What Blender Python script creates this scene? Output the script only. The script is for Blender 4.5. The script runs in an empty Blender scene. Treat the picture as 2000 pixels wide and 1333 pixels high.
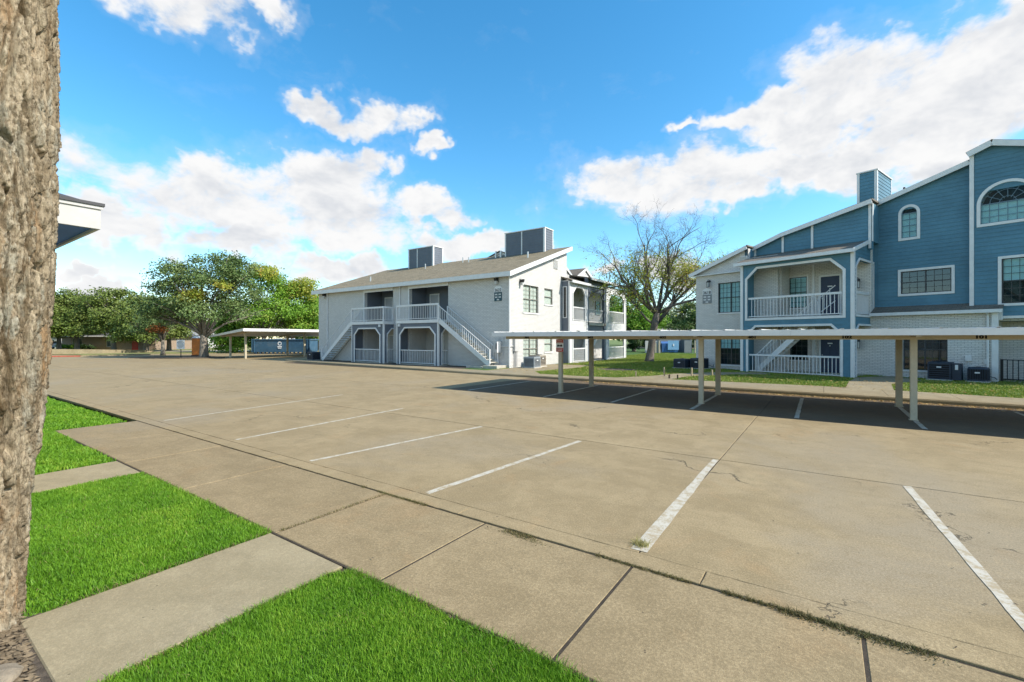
import bpy, bmesh, math, random
import numpy as np
from mathutils import Vector, Matrix
R = math.radians
random.seed(7)
rng = np.random.default_rng(7)
scene = bpy.context.scene
COL = scene.collection

# ------------------------------------------------------------------ camera
# world axes: origin at the near corner of the white building, x along its front, y into it
CAM = Vector((16.64, -23.81, 2.0))
YAW = R(34.612)
cam_d = bpy.data.cameras.new('camera')
cam_d.sensor_width = 36.0
cam_d.lens = 36.0 * 886 / 2000
cam_d.shift_y = -0.00275
cam_d.clip_start = 0.05
cam_d.clip_end = 3000
cam = bpy.data.objects.new('camera', cam_d)
cam.location = CAM
cam.rotation_euler = (R(90), 0, YAW)
COL.objects.link(cam)
scene.camera = cam

# ------------------------------------------------------------------ sun, sky, exposure
SUN_EL = R(40)
SUN_H = Vector((0.965, 0.262)).normalized()
sun_dir = Vector((SUN_H.x * math.cos(SUN_EL), SUN_H.y * math.cos(SUN_EL), math.sin(SUN_EL)))
sd = bpy.data.lights.new('sun', 'SUN')
sd.energy = 4.2
sd.angle = R(0.53)
sd.color = (1.0, 0.93, 0.82)
sun = bpy.data.objects.new('sun', sd)
sun.rotation_euler = sun_dir.to_track_quat('Z', 'Y').to_euler()
sun.location = (30, 10, 40)
COL.objects.link(sun)

EXPO = 0.62
scene.view_settings.view_transform = 'Standard'
scene.view_settings.look = 'None'
scene.view_settings.gamma = 1
scene.cycles.max_bounces = 5
scene.cycles.diffuse_bounces = 3
scene.cycles.glossy_bounces = 2
scene.cycles.transmission_bounces = 3
scene.cycles.transparent_max_bounces = 6
scene.cycles.caustics_reflective = False
scene.cycles.caustics_refractive = False
scene.view_settings.exposure = EXPO
SKY_STRENGTH = 0.1
world = bpy.data.worlds.new('World')
scene.world = world
world.use_nodes = True


def build_sky():
    nt = world.node_tree
    nt.nodes.clear()
    N = nt.nodes.new
    L = nt.links.new

    def inp(sock, v):
        if isinstance(v, bpy.types.NodeSocket):
            L(v, sock)
        else:
            sock.default_value = v

    def m(op, a, b=0.0, c=0.0, clamp=False):
        n = N('ShaderNodeMath')
        n.operation = op
        n.use_clamp = clamp
        inp(n.inputs[0], a)
        inp(n.inputs[1], b)
        inp(n.inputs[2], c)
        return n.outputs[0]

    tc = N('ShaderNodeTexCoord').outputs['Generated']
    sky = N('ShaderNodeTexSky')
    sky.sky_type = 'NISHITA'
    sky.sun_disc = False
    sky.sun_elevation = SUN_EL
    sky.sun_rotation = math.atan2(SUN_H.x, SUN_H.y)
    sky.air_density = 1.0
    sky.dust_density = 0.4
    sky.ozone_density = 2.0
    hs = N('ShaderNodeHueSaturation')
    hs.inputs['Saturation'].default_value = 1.34
    hs.inputs['Value'].default_value = 1.75
    hs.inputs['Hue'].default_value = 0.488
    L(sky.outputs[0], hs.inputs['Color'])
    sx = N('ShaderNodeSeparateXYZ')
    L(tc, sx.inputs[0])
    # azimuth round the view heading, folded so that the same kind of sky goes on all round
    ca, sa = math.cos(-YAW), math.sin(-YAW)
    vx = m('ADD', m('MULTIPLY', sx.outputs[0], ca), m('MULTIPLY', sx.outputs[1], -sa))
    vy = m('ADD', m('MULTIPLY', sx.outputs[0], sa), m('MULTIPLY', sx.outputs[1], ca))
    az = m('ARCTAN2', vx, vy)
    az = m('SUBTRACT', m('PINGPONG', m('ADD', az, R(60)), R(120)), R(60))
    el = m('ARCSINE', sx.outputs[2])

    def noise(scale, detail, rough, off=(0, 0, 0), dist=0.0):
        mp = N('ShaderNodeMapping')
        mp.inputs['Scale'].default_value = (1, 1, 1.7)
        mp.inputs['Location'].default_value = off
        L(tc, mp.inputs[0])
        n = N('ShaderNodeTexNoise')
        n.inputs['Scale'].default_value = scale
        n.inputs['Detail'].default_value = detail
        n.inputs['Roughness'].default_value = rough
        n.inputs['Distortion'].default_value = dist
        L(mp.outputs[0], n.inputs['Vector'])
        return n.outputs[0]

    warp = N('ShaderNodeTexNoise')
    warp.inputs['Scale'].default_value = 9.0
    warp.inputs['Detail'].default_value = 4
    warp.inputs['Roughness'].default_value = 0.6
    L(tc, warp.inputs['Vector'])
    cmb = N('ShaderNodeCombineXYZ')
    L(az, cmb.inputs[0])
    L(el, cmb.inputs[1])

    def vm(op, a, b=None, c=None):
        n = N('ShaderNodeVectorMath')
        n.operation = op
        for s_, v in zip(n.inputs, (a, b, c)):
            if v is not None:
                inp(s_, v)
        return n

    pos = vm('MULTIPLY_ADD', vm('SUBTRACT', warp.outputs['Color'], (0.5, 0.5, 0.5)).outputs[0], (R(16), R(9), 0), cmb.outputs[0]).outputs[0]
    n1 = noise(7.0, 7, 0.62, (3.1, 0.4, 0.2), 0.25)
    n1up = noise(7.0, 4, 0.62, (3.1 - 0.012, 0.4, 0.2 + 0.045), 0.25)
    n2 = noise(20.0, 5, 0.62, (1.3, 4.0, 0.9), 0.4)
    nb = noise(2.6, 2, 0.5, (7.3, 2.0, 5.2))
    # banks of cloud: centre and half-size in degrees of azimuth and elevation
    banks = [(-26.4, 14.3, 18.0, 4.6), (-32.8, 15.4, 6.5, 3.2), (-21.6, 17.6, 8.8, 3.8), (-16.1, 20.0, 3.6, 2.3), (-40.8, 11.2, 4.3, 2.6), (-10.9, 15.8, 5.0, 2.1),
             (-30.4, 10.0, 9.1, 1.9), (-22.1, 8.1, 6.1, 1.9), (-42.1, 4.8, 4.6, 1.5), (-43.1, 6.6, 2.8, 0.8), (-22.1, 25.0, 4.7, 1.6), (-16.7, 24.9, 4.4, 2.1),
             (-10.7, 22.6, 2.2, 1.6), (-37.0, 31.0, 7.5, 2.6), (-28.0, 32.8, 4.5, 2.0), (-6.1, 12.2, 7.9, 1.7), (3.9, 12.0, 3.2, 1.0),
             (38.5, 24.2, 8.8, 4.6), (33.0, 21.5, 7.0, 3.0), (43.8, 21.0, 8.1, 5.5), (47.0, 23.7, 5.9, 3.5), (28.4, 23.9, 5.5, 1.8), (12.1, 19.2, 7.8, 3.3), (20.4, 18.0, 8.8, 4.2),
             (32.3, 17.5, 8.3, 2.7), (24.3, 15.3, 5.9, 1.9), (37.9, 17.8, 4.4, 2.3), (20.4, 24.0, 2.8, 0.7), (11.5, 8.9, 2.8, 1.1), (18.7, 7.4, 4.1, 1.8),
             (43.8, 15.1, 4.1, 1.3), (-54, 15, 7, 4), (-56, 28, 6, 2.5), (56, 17, 6, 4), (0, 47, 14, 4.0), (-42, 46, 12, 3.5), (40, 44, 12, 4), (10, 64, 16, 5)]
    D = None
    for (a, e, ra, re_) in banks:
        q = vm('MULTIPLY_ADD', pos, (1 / R(ra), 1 / R(re_), 0), (-a / ra, -e / re_, 0)).outputs[0]
        d = vm('DOT_PRODUCT', q, q).outputs['Value']
        D = d if D is None else m('MINIMUM', D, d)
    M = m('SUBTRACT', 1.0, m('MINIMUM', D, 2.0))
    dens = m('ADD', m('MULTIPLY', m('MINIMUM', M, 0.8), 0.70), m('MULTIPLY', m('SUBTRACT', n1, 0.5), 1.8))
    dens = m('ADD', dens, m('MULTIPLY', m('SUBTRACT', n2, 0.5), 0.75))
    mr = N('ShaderNodeMapRange')
    mr.interpolation_type = 'SMOOTHSTEP'
    mr.inputs[1].default_value = -0.16
    mr.inputs[2].default_value = 0.50
    L(dens, mr.inputs[0])
    wisp = N('ShaderNodeMapRange')
    wisp.inputs[1].default_value = -0.55
    wisp.inputs[2].default_value = 0.20
    wisp.inputs[4].default_value = 0.30
    L(dens, wisp.inputs[0])
    alpha = m('MAXIMUM', mr.outputs[0], m('MULTIPLY', wisp.outputs[0], nb), clamp=True)
    lit = m('ADD', m('MULTIPLY', m('SUBTRACT', n1, n1up), 2.6), m('MULTIPLY', m('SUBTRACT', n2, 0.5), 1.1))
    lit = m('ADD', lit, m('MULTIPLY', m('SUBTRACT', 0.62, dens), 0.75))
    lr = N('ShaderNodeMapRange')
    lr.interpolation_type = 'SMOOTHSTEP'
    lr.inputs[1].default_value = -0.55
    lr.inputs[2].default_value = 0.42
    L(lit, lr.inputs[0])
    cm = N('ShaderNodeMix')
    cm.data_type = 'RGBA'
    k = 1.0 / (SKY_STRENGTH * 2 ** EXPO)
    cm.inputs[6].default_value = (0.70 * k, 0.73 * k, 0.78 * k, 1)
    cm.inputs[7].default_value = (0.97 * k, 0.97 * k, 0.97 * k, 1)
    L(lr.outputs[0], cm.inputs[0])
    fm = N('ShaderNodeMix')
    fm.data_type = 'RGBA'
    L(alpha, fm.inputs[0])
    L(hs.outputs[0], fm.inputs[6])
    L(cm.outputs[2], fm.inputs[7])
    bg = N('ShaderNodeBackground')
    bg.inputs['Strength'].default_value = SKY_STRENGTH
    L(fm.outputs[2], bg.inputs['Color'])
    out = N('ShaderNodeOutputWorld')
    L(bg.outputs[0], out.inputs['Surface'])


build_sky()

# ------------------------------------------------------------------ helpers
def at(px, depth, z=0.0):
    """point seen at a picture column, a given distance ahead of the camera"""
    k = (px - 1000) / 886.0 * depth
    c, s = math.cos(YAW), math.sin(YAW)
    return Vector((CAM.x + k * c - depth * s, CAM.y + k * s + depth * c, z))


def tag(o, label=None, cat=None, group=None, kind=None):
    if label:
        o['label'] = label
    if cat:
        o['category'] = cat
    if group:
        o['group'] = group
    if kind:
        o['kind'] = kind
    return o


def empty(name, loc=(0, 0, 0), rz=0.0, label=None, cat=None, group=None):
    o = bpy.data.objects.new(name, None)
    o.empty_display_size = 0.3
    o.location = loc
    o.rotation_euler = (0, 0, rz)
    COL.objects.link(o)
    return tag(o, label, cat, group)


class MB:
    def __init__(s):
        s.v = []
        s.f = []

    def add(s, vs, fs):
        b = len(s.v)
        s.v += [tuple(v) for v in vs]
        s.f += [tuple(i + b for i in f) for f in fs]
        return s

    def box(s, x0, x1, y0, y1, z0, z1):
        return s.add([(x0, y0, z0), (x1, y0, z0), (x1, y1, z0), (x0, y1, z0), (x0, y0, z1), (x1, y0, z1), (x1, y1, z1), (x0, y1, z1)],
                     [(3, 2, 1, 0), (4, 5, 6, 7), (0, 1, 5, 4), (1, 2, 6, 5), (2, 3, 7, 6), (3, 0, 4, 7)])

    def hexa(s, bot, top):
        """two rings of equal length joined"""
        n = len(bot)
        return s.add(list(bot) + list(top), [tuple(range(n - 1, -1, -1)), tuple(range(n, 2 * n))] + [(i, (i + 1) % n, n + (i + 1) % n, n + i) for i in range(n)])

    def chbox(s, x0, x1, y0, y1, z0, z1, c):
        """box with chamfered top edges"""
        r0 = [(x0, y0, z0), (x1, y0, z0), (x1, y1, z0), (x0, y1, z0)]
        r1 = [(x0, y0, z1 - c), (x1, y0, z1 - c), (x1, y1, z1 - c), (x0, y1, z1 - c)]
        r2 = [(x0 + c, y0 + c, z1), (x1 - c, y0 + c, z1), (x1 - c, y1 - c, z1), (x0 + c, y1 - c, z1)]
        b = len(s.v)
        s.v += r0 + r1 + r2
        q = [(b + 3, b + 2, b + 1, b), (b + 8, b + 9, b + 10, b + 11)]
        for k in (0, 4):
            for i in range(4):
                j = (i + 1) % 4
                q.append((b + k + i, b + k + j, b + k + 4 + j, b + k + 4 + i))
        s.f += q
        return s

    def bar(s, p, q, w, h, up=(0, 0, 1)):
        p, q, up = Vector(p), Vector(q), Vector(up)
        d = (q - p).normalized()
        a = d.cross(up)
        if a.length < 1e-4:
            a = Vector((1, 0, 0))
        a.normalize()
        b = a.cross(d)
        r = [(-w / 2, -h / 2), (w / 2, -h / 2), (w / 2, h / 2), (-w / 2, h / 2)]
        return s.hexa([p + a * i + b * j for i, j in r], [q + a * i + b * j for i, j in r])

    def tube(s, pts, rad, n=8, cap=True):
        pts = [Vector(p) for p in pts]
        if not hasattr(rad, '__len__'):
            rad = [rad] * len(pts)
        b = len(s.v)
        for i, p in enumerate(pts):
            d = (pts[min(i + 1, len(pts) - 1)] - pts[max(i - 1, 0)])
            if d.length < 1e-6:
                d = Vector((0, 0, 1))
            d.normalize()
            a = d.cross(Vector((0.31, 0.17, 0.93))) if abs(d.z) < 0.9 else d.cross(Vector((1, 0.1, 0)))
            a.normalize()
            c = d.cross(a)
            for k in range(n):
                t = 2 * math.pi * k / n
                s.v.append(tuple(p + a * (math.cos(t) * rad[i]) + c * (math.sin(t) * rad[i])))
        for i in range(len(pts) - 1):
            for k in range(n):
                k2 = (k + 1) % n
                s.f.append((b + i * n + k, b + i * n + k2, b + (i + 1) * n + k2, b + (i + 1) * n + k))
        if cap:
            s.f.append(tuple(b + k for k in range(n - 1, -1, -1)))
            e = b + (len(pts) - 1) * n
            s.f.append(tuple(e + k for k in range(n)))
        return s

    def lathe(s, prof, n=16, c=(0, 0, 0)):
        b = len(s.v)
        for r, z in prof:
            for k in range(n):
                t = 2 * math.pi * k / n
                s.v.append((c[0] + r * math.cos(t), c[1] + r * math.sin(t), c[2] + z))
        for i in range(len(prof) - 1):
            for k in range(n):
                k2 = (k + 1) % n
                s.f.append((b + i * n + k, b + i * n + k2, b + (i + 1) * n + k2, b + (i + 1) * n + k))
        s.f.append(tuple(b + k for k in range(n - 1, -1, -1)))
        e = b + (len(prof) - 1) * n
        s.f.append(tuple(e + k for k in range(n)))
        return s

    def rough(s, x0, x1, y0, y1, z0, z1, jit=0.006, step=0.14):
        """slab with a slightly broken, worn outline"""
        c = [(x0, y0), (x1, y0), (x1, y1), (x0, y1)]
        pts = []
        for i in range(4):
            a, b = c[i], c[(i + 1) % 4]
            n = max(1, min(60, int(math.hypot(b[0] - a[0], b[1] - a[1]) / step)))
            for k in range(n):
                t = k / n
                j = 0 if k == 0 else 1
                pts.append((a[0] + (b[0] - a[0]) * t + random.uniform(-jit, jit * 0.5) * j, a[1] + (b[1] - a[1]) * t + random.uniform(-jit, jit * 0.5) * j))
        cx, cy = (x0 + x1) / 2, (y0 + y1) / 2
        b0 = len(s.v)
        n = len(pts)
        e = 0.006
        s.v += [(x, y, z0) for x, y in pts] + [(x, y, z1 - 0.004) for x, y in pts] + [(x - math.copysign(min(e, abs(x - cx)), x - cx), y - math.copysign(min(e, abs(y - cy)), y - cy), z1) for x, y in pts]
        for k in (0, n):
            s.f += [(b0 + k + i, b0 + k + (i + 1) % n, b0 + k + n + (i + 1) % n, b0 + k + n + i) for i in range(n)]
        s.f.append(tuple(b0 + 2 * n + i for i in range(n)))
        return s

    def poly(s, pts, z):
        return s.add([(x, y, z) for x, y in pts], [tuple(range(len(pts)))])

    def slabpoly(s, pts, z0, z1):
        return s.hexa([(x, y, z0) for x, y in pts], [(x, y, z1) for x, y in pts])

    def mesh(s, name):
        me = bpy.data.meshes.new(name)
        me.from_pydata(s.v, [], s.f)
        me.update()
        return me

    def pieces(s):
        """the separate closed shapes of this builder, each as a builder of its own"""
        par = list(range(len(s.v)))

        def root(i):
            while par[i] != i:
                par[i] = par[par[i]]
                i = par[i]
            return i
        for f in s.f:
            for i in f[1:]:
                par[root(i)] = root(f[0])
        groups = {}
        for f in s.f:
            groups.setdefault(root(f[0]), []).append(f)
        out = []
        for fs in groups.values():
            idx = sorted({i for f in fs for i in f})
            mp = {i: k for k, i in enumerate(idx)}
            q = MB()
            q.v = [s.v[i] for i in idx]
            q.f = [tuple(mp[i] for i in f) for f in fs]
            out.append(q)
        return out

    def obj(s, name, mat, parent=None, smooth=False, fix=False):
        if name in ('corner_board', 'downspout', 'rake_board', 'cover', 'fascia', 'porch_post', 'roller'):
            ps = s.pieces()
            if len(ps) > 1:
                return [q.obj(name, mat, parent, smooth, fix) for q in ps][0]
        me = s.mesh(name)
        if fix:
            bm = bmesh.new()
            bm.from_mesh(me)
            bmesh.ops.recalc_face_normals(bm, faces=bm.faces)
            bm.to_mesh(me)
            bm.free()
        if smooth:
            me.polygons.foreach_set('use_smooth', [True] * len(me.polygons))
        return link(name, me, mat, parent)


def link(name, me, mat=None, parent=None, loc=None):
    o = bpy.data.objects.new(name, me)
    COL.objects.link(o)
    if mat is not None and not me.materials:
        me.materials.append(mat)
    if parent:
        o.parent = parent
    if loc is not None:
        o.location = loc
    return o


def copy_tree(o, parent=None):
    c = o.copy()
    COL.objects.link(c)
    c.parent = parent
    for ch in list(o.children):
        copy_tree(ch, c)
    return c


def np_mesh(name, verts, faces_flat, nper, mat, parent=None):
    """fast mesh from arrays: every face has nper corners"""
    me = bpy.data.meshes.new(name)
    nv = len(verts)
    nf = len(faces_flat) // nper
    me.vertices.add(nv)
    me.vertices.foreach_set('co', np.asarray(verts, np.float32).ravel())
    me.loops.add(nf * nper)
    me.loops.foreach_set('vertex_index', np.asarray(faces_flat, np.int32))
    me.polygons.add(nf)
    me.polygons.foreach_set('loop_start', np.arange(nf, dtype=np.int32) * nper)
    me.polygons.foreach_set('loop_total', np.full(nf, nper, np.int32))
    me.update(calc_edges=True)
    return link(name, me, mat, parent)


TEXTS = {}


def text(name, s, size, mat, parent, loc, rot=(R(90), 0, 0), depth=0.004, bold=0.0, sx=1.0):
    key = (s, size, bold)
    if key not in TEXTS:
        cu = bpy.data.curves.new('t', 'FONT')
        cu.body = s
        cu.size = size
        cu.align_x = 'CENTER'
        cu.align_y = 'CENTER'
        cu.extrude = depth
        cu.offset = bold
        o = bpy.data.objects.new('t', cu)
        COL.objects.link(o)
        dg = bpy.context.evaluated_depsgraph_get()
        me = bpy.data.meshes.new_from_object(o.evaluated_get(dg))
        bpy.data.objects.remove(o)
        me.materials.clear()
        me.materials.append(mat)
        TEXTS[key] = me
    o = link(name, TEXTS[key], None, parent, loc)
    o.rotation_euler = rot
    o.scale = (sx, 1, 1)
    return o


# ------------------------------------------------------------------ materials
class NT:
    def __init__(s, name):
        s.m = bpy.data.materials.new(name)
        s.m.use_nodes = True
        s.t = s.m.node_tree
        s.b = s.t.nodes['Principled BSDF']
        s.tc = None

    def n(s, typ, **kw):
        n = s.t.nodes.new(typ)
        for k, v in kw.items():
            setattr(n, k, v)
        return n

    def l(s, a, b):
        s.t.links.new(a, b)

    def set(s, sock, v):
        if isinstance(v, bpy.types.NodeSocket):
            s.l(v, sock)
        else:
            sock.default_value = v

    def coord(s, scale=(1, 1, 1), loc=(0, 0, 0), rot=(0, 0, 0), world=False):
        if s.tc is None:
            s.tc = s.n('ShaderNodeTexCoord')
            s.geo = s.n('ShaderNodeNewGeometry')
        mp = s.n('ShaderNodeMapping')
        mp.inputs['Scale'].default_value = scale
        mp.inputs['Location'].default_value = loc
        mp.inputs['Rotation'].default_value = rot
        s.l(s.geo.outputs['Position'] if world else s.tc.outputs['Object'], mp.inputs[0])
        return mp.outputs[0]

    def noise(s, scale, detail=4, rough=0.55, vec=None, dist=0.0):
        n = s.n('ShaderNodeTexNoise')
        n.inputs['Scale'].default_value = scale
        n.inputs['Detail'].default_value = detail
        n.inputs['Roughness'].default_value = rough
        n.inputs['Distortion'].default_value = dist
        s.l(vec if vec is not None else s.coord(), n.inputs['Vector'])
        return n.outputs[0]

    def math(s, op, a, b=0.0, clamp=False):
        n = s.n('ShaderNodeMath', operation=op)
        n.use_clamp = clamp
        s.set(n.inputs[0], a)
        s.set(n.inputs[1], b)
        return n.outputs[0]

    def ramp(s, fac, lo, hi, a=0.0, b=1.0, smooth=True):
        n = s.n('ShaderNodeMapRange')
        n.interpolation_type = 'SMOOTHSTEP' if smooth else 'LINEAR'
        s.set(n.inputs[0], fac)
        n.inputs[1].default_value = lo
        n.inputs[2].default_value = hi
        n.inputs[3].default_value = a
        n.inputs[4].default_value = b
        return n.outputs[0]

    def mix(s, fac, a, b, blend='MIX'):
        n = s.n('ShaderNodeMix', data_type='RGBA', blend_type=blend)
        s.set(n.inputs[0], fac)
        for sock, v in ((n.inputs[6], a), (n.inputs[7], b)):
            if isinstance(v, bpy.types.NodeSocket):
                s.l(v, sock)
            else:
                sock.default_value = (*v, 1) if len(v) == 3 else v
        return n.outputs[2]

    def bump(s, h, strength=0.3, dist=0.01, prev=None):
        n = s.n('ShaderNodeBump')
        n.inputs['Strength'].default_value = strength
        n.inputs['Distance'].default_value = dist
        s.l(h, n.inputs['Height'])
        if prev is not None:
            s.l(prev, n.inputs['Normal'])
        s.l(n.outputs[0], s.b.inputs['Normal'])
        return n.outputs[0]

    def done(s, color=None, rough=None, metal=None, spec=None):
        if color is not None:
            if isinstance(color, bpy.types.NodeSocket):
                s.l(color, s.b.inputs['Base Color'])
            else:
                s.b.inputs['Base Color'].default_value = (*color, 1)
        if rough is not None:
            s.set(s.b.inputs['Roughness'], rough)
        if metal is not None:
            s.b.inputs['Metallic'].default_value = metal
        if spec is not None:
            s.b.inputs['Specular IOR Level'].default_value = spec
        return s.m


def plain(name, col, rough=0.6, var=0.12, scale=3.0, bump=0.0, metal=0.0, spec=0.4, dirt=None):
    t = NT(name)
    n1 = t.noise(scale, 6, 0.6, t.coord(world=True))
    n2 = t.noise(scale * 9, 4, 0.6, t.coord(world=True))
    f = t.math('ADD', t.math('MULTIPLY', n1, 0.65), t.math('MULTIPLY', n2, 0.35))
    f = t.ramp(f, 0.3, 0.7)
    c = t.mix(f, tuple(x * (1 - var) for x in col), tuple(min(1, x * (1 + var * 0.6)) for x in col))
    if dirt:
        c = t.mix(t.ramp(n1, 0.52, 0.72, 0, 0.6), c, dirt)
    if bump:
        t.bump(n2, bump, 0.01)
    return t.done(c, t.ramp(n2, 0.2, 0.8, rough - 0.08, min(1, rough + 0.1)), metal, spec)


def concrete(name, c1, c2, grey, cracks=True, dark=0.0, speck=0.7):
    t = NT(name)
    co = t.coord(world=True)
    big = t.noise(0.22, 5, 0.6, co, 0.6)
    mid = t.noise(1.1, 6, 0.65, t.coord((1, 1, 1), (4, 9, 0), world=True), 0.8)
    fine = t.noise(55, 3, 0.7, co)
    fine2 = t.noise(170, 2, 0.7, co)
    streak = t.noise(2.2, 5, 0.6, t.coord((0.25, 2.2, 1), (1, 3, 0), (0, 0, R(6)), world=True), 0.5)
    c = t.mix(t.ramp(mid, 0.36, 0.64), tuple(x * 0.96 for x in c1), tuple(x * 1.04 for x in c2))
    c = t.mix(t.ramp(big, 0.50, 0.68, 0, 0.85), c, grey)
    rust = t.noise(0.9, 4, 0.6, t.coord((1, 1, 1), (15, 41, 0), world=True), 0.7)
    c = t.mix(t.ramp(rust, 0.58, 0.72, 0, 0.5), c, (c2[0] * 1.05, c2[1] * 0.90, c2[2] * 0.78))
    pale = t.noise(0.6, 5, 0.65, t.coord((1, 1, 1), (63, 8, 0), world=True), 0.9)
    c = t.mix(t.ramp(pale, 0.56, 0.70, 0, 0.55), c, tuple(x * 1.22 for x in c2))
    c = t.mix(t.ramp(streak, 0.45, 0.78, 0, 0.30), c, tuple(x * 0.72 for x in c1))
    c = t.mix(t.ramp(streak, 0.20, 0.42, 0.22, 0), c, tuple(min(1, x * 1.2) for x in c2))
    mot = t.noise(5.5, 5, 0.7, t.coord((1, 1, 1), (2, 17, 0), world=True), 0.6)
    c = t.mix(t.ramp(mot, 0.34, 0.52, 0.28, 0), c, tuple(x * 0.70 for x in c1))
    c = t.mix(t.ramp(mot, 0.52, 0.72, 0, 0.28), c, tuple(x * 1.22 for x in c2))
    # darker tyre and oil marks with a shape of their own
    blot = t.noise(0.75, 6, 0.7, t.coord((1, 1, 1), (31, 12, 0), world=True), 1.2)
    c = t.mix(t.ramp(blot, 0.60, 0.80, 0, 0.45), c, tuple(x * 0.45 for x in grey))
    spots = t.n('ShaderNodeTexVoronoi')
    spots.inputs['Scale'].default_value = 0.9
    t.l(t.coord(world=True), spots.inputs['Vector'])
    sp = t.ramp(t.math('ADD', spots.outputs['Distance'], t.math('MULTIPLY', fine, 0.05)), 0.05, 0.11, 1, 0)
    gate = t.ramp(t.noise(0.8, 2, 0.5, t.coord((1, 1, 1), (77, 2, 0), world=True)), 0.5, 0.58)
    c = t.mix(t.math('MULTIPLY', t.math('MULTIPLY', sp, gate), 0.55), c, tuple(x * 0.35 for x in c1))
    # aggregate showing through
    f = t.math('ADD', t.math('MULTIPLY', fine, 0.5), t.math('MULTIPLY', fine2, 0.5))
    c = t.mix(t.ramp(f, 0.36, 0.64, speck, 0), c, tuple(x * 0.55 for x in c1))
    c = t.mix(t.ramp(f, 0.52, 0.70, 0, speck * 0.8), c, tuple(min(0.9, x * 1.45) for x in c2))
    # small dark specks
    vs = t.n('ShaderNodeTexVoronoi')
    vs.inputs['Scale'].default_value = 6.5
    t.l(co, vs.inputs['Vector'])
    c = t.mix(t.ramp(vs.outputs['Distance'], 0.035, 0.06, 0.65, 0), c, (0.05, 0.04, 0.03))
    h = t.math('ADD', t.math('MULTIPLY', fine, 0.6), t.math('MULTIPLY', fine2, 0.4))
    if cracks:
        w = t.noise(1.6, 5, 0.65, co)
        add = t.n('ShaderNodeVectorMath', operation='MULTIPLY_ADD')
        cmb = t.n('ShaderNodeCombineXYZ')
        t.l(w, cmb.inputs[0])
        t.l(t.noise(1.7, 5, 0.65, t.coord((1, 1, 1), (9, 9, 0), world=True)), cmb.inputs[1])
        t.l(cmb.outputs[0], add.inputs[0])
        add.inputs[1].default_value = (1.5, 1.5, 0)
        t.l(co, add.inputs[2])
        v = t.n('ShaderNodeTexVoronoi', feature='DISTANCE_TO_EDGE')
        v.inputs['Scale'].default_value = 0.23
        t.l(add.outputs[0], v.inputs['Vector'])
        ck = t.ramp(v.outputs['Distance'], 0.0015, 0.0045, 1, 0)
        gate2 = t.ramp(t.noise(0.5, 3, 0.5, t.coord((1, 1, 1), (5, 55, 0), world=True)), 0.54, 0.62)
        ck = t.math('MULTIPLY', ck, gate2)
        c = t.mix(t.math('MULTIPLY', ck, 0.75), c, (0.05, 0.042, 0.03))
        h = t.math('SUBTRACT', h, t.math('MULTIPLY', ck, 1.5))
    oi = t.n('ShaderNodeObjectInfo')
    c = t.mix(t.ramp(oi.outputs['Random'], 0, 1, 0.0, 0.16, False), c, tuple(x * 0.62 for x in c1))
    t.bump(h, 0.5, 0.008)
    return t.done(c, t.ramp(mid, 0.2, 0.8, 0.82, 0.95), 0, 0.25)


def brick_paint(name, col, mortar, bscale=1.0, strength=0.55):
    t = NT(name)
    tc = t.n('ShaderNodeTexCoord')
    s = t.n('ShaderNodeSeparateXYZ')
    t.l(tc.outputs['Object'], s.inputs[0])
    cb = t.n('ShaderNodeCombineXYZ')
    t.l(t.math('ADD', s.outputs[0], s.outputs[1]), cb.inputs[0])
    t.l(s.outputs[2], cb.inputs[1])
    b = t.n('ShaderNodeTexBrick')
    b.inputs['Scale'].default_value = 1.0
    b.inputs['Brick Width'].default_value = 0.215 * bscale
    b.inputs['Row Height'].default_value = 0.075 * bscale
    b.inputs['Mortar Size'].default_value = 0.008 * bscale
    b.inputs['Mortar Smooth'].default_value = 0.4
    b.inputs['Bias'].default_value = 0.0
    b.inputs['Color1'].default_value = (*col, 1)
    b.inputs['Color2'].default_value = (*[x * 0.88 for x in col], 1)
    b.inputs['Mortar'].default_value = (*mortar, 1)
    t.l(cb.outputs[0], b.inputs['Vector'])
    grime = t.noise(0.5, 6, 0.65, t.coord((1, 1, 0.5), world=True))
    fine = t.noise(40, 3, 0.6, t.coord(world=True))
    c = t.mix(t.ramp(grime, 0.45, 0.75, 0, 0.30), b.outputs[0], tuple(x * y for x, y in zip(col, (0.82, 0.80, 0.76))))
    pit = t.noise(13, 5, 0.75, t.coord(world=True))
    c = t.mix(t.ramp(pit, 0.56, 0.70, 0, 0.42), c, mortar)
    h = t.math('SUBTRACT', t.math('MULTIPLY', fine, 0.35), b.outputs['Fac'])
    t.bump(h, strength, 0.012)
    return t.done(c, 0.7, 0, 0.3)


def shingle(name, c1, c2):
    t = NT(name)
    tc = t.n('ShaderNodeTexCoord')
    b = t.n('ShaderNodeTexBrick')
    b.inputs['Scale'].default_value = 1.0
    b.inputs['Brick Width'].default_value = 0.30
    b.inputs['Row Height'].default_value = 0.14
    b.inputs['Mortar Size'].default_value = 0.008
    b.inputs['Color1'].default_value = (*c1, 1)
    b.inputs['Color2'].default_value = (*c2, 1)
    b.inputs['Mortar'].default_value = (*[x * 0.45 for x in c1], 1)
    t.l(tc.outputs['Object'], b.inputs['Vector'])
    n = t.noise(1.3, 5, 0.65, t.coord(world=True))
    f = t.noise(30, 3, 0.7, t.coord(world=True))
    c = t.mix(t.ramp(n, 0.35, 0.7, 0, 0.5), b.outputs[0], c2)
    c = t.mix(t.ramp(f, 0.3, 0.7, 0.4, 0), c, tuple(x * 0.5 for x in c1))
    t.bump(t.math('SUBTRACT', f, b.outputs['Fac']), 0.6, 0.012)
    return t.done(c, 0.9, 0, 0.2)


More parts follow.
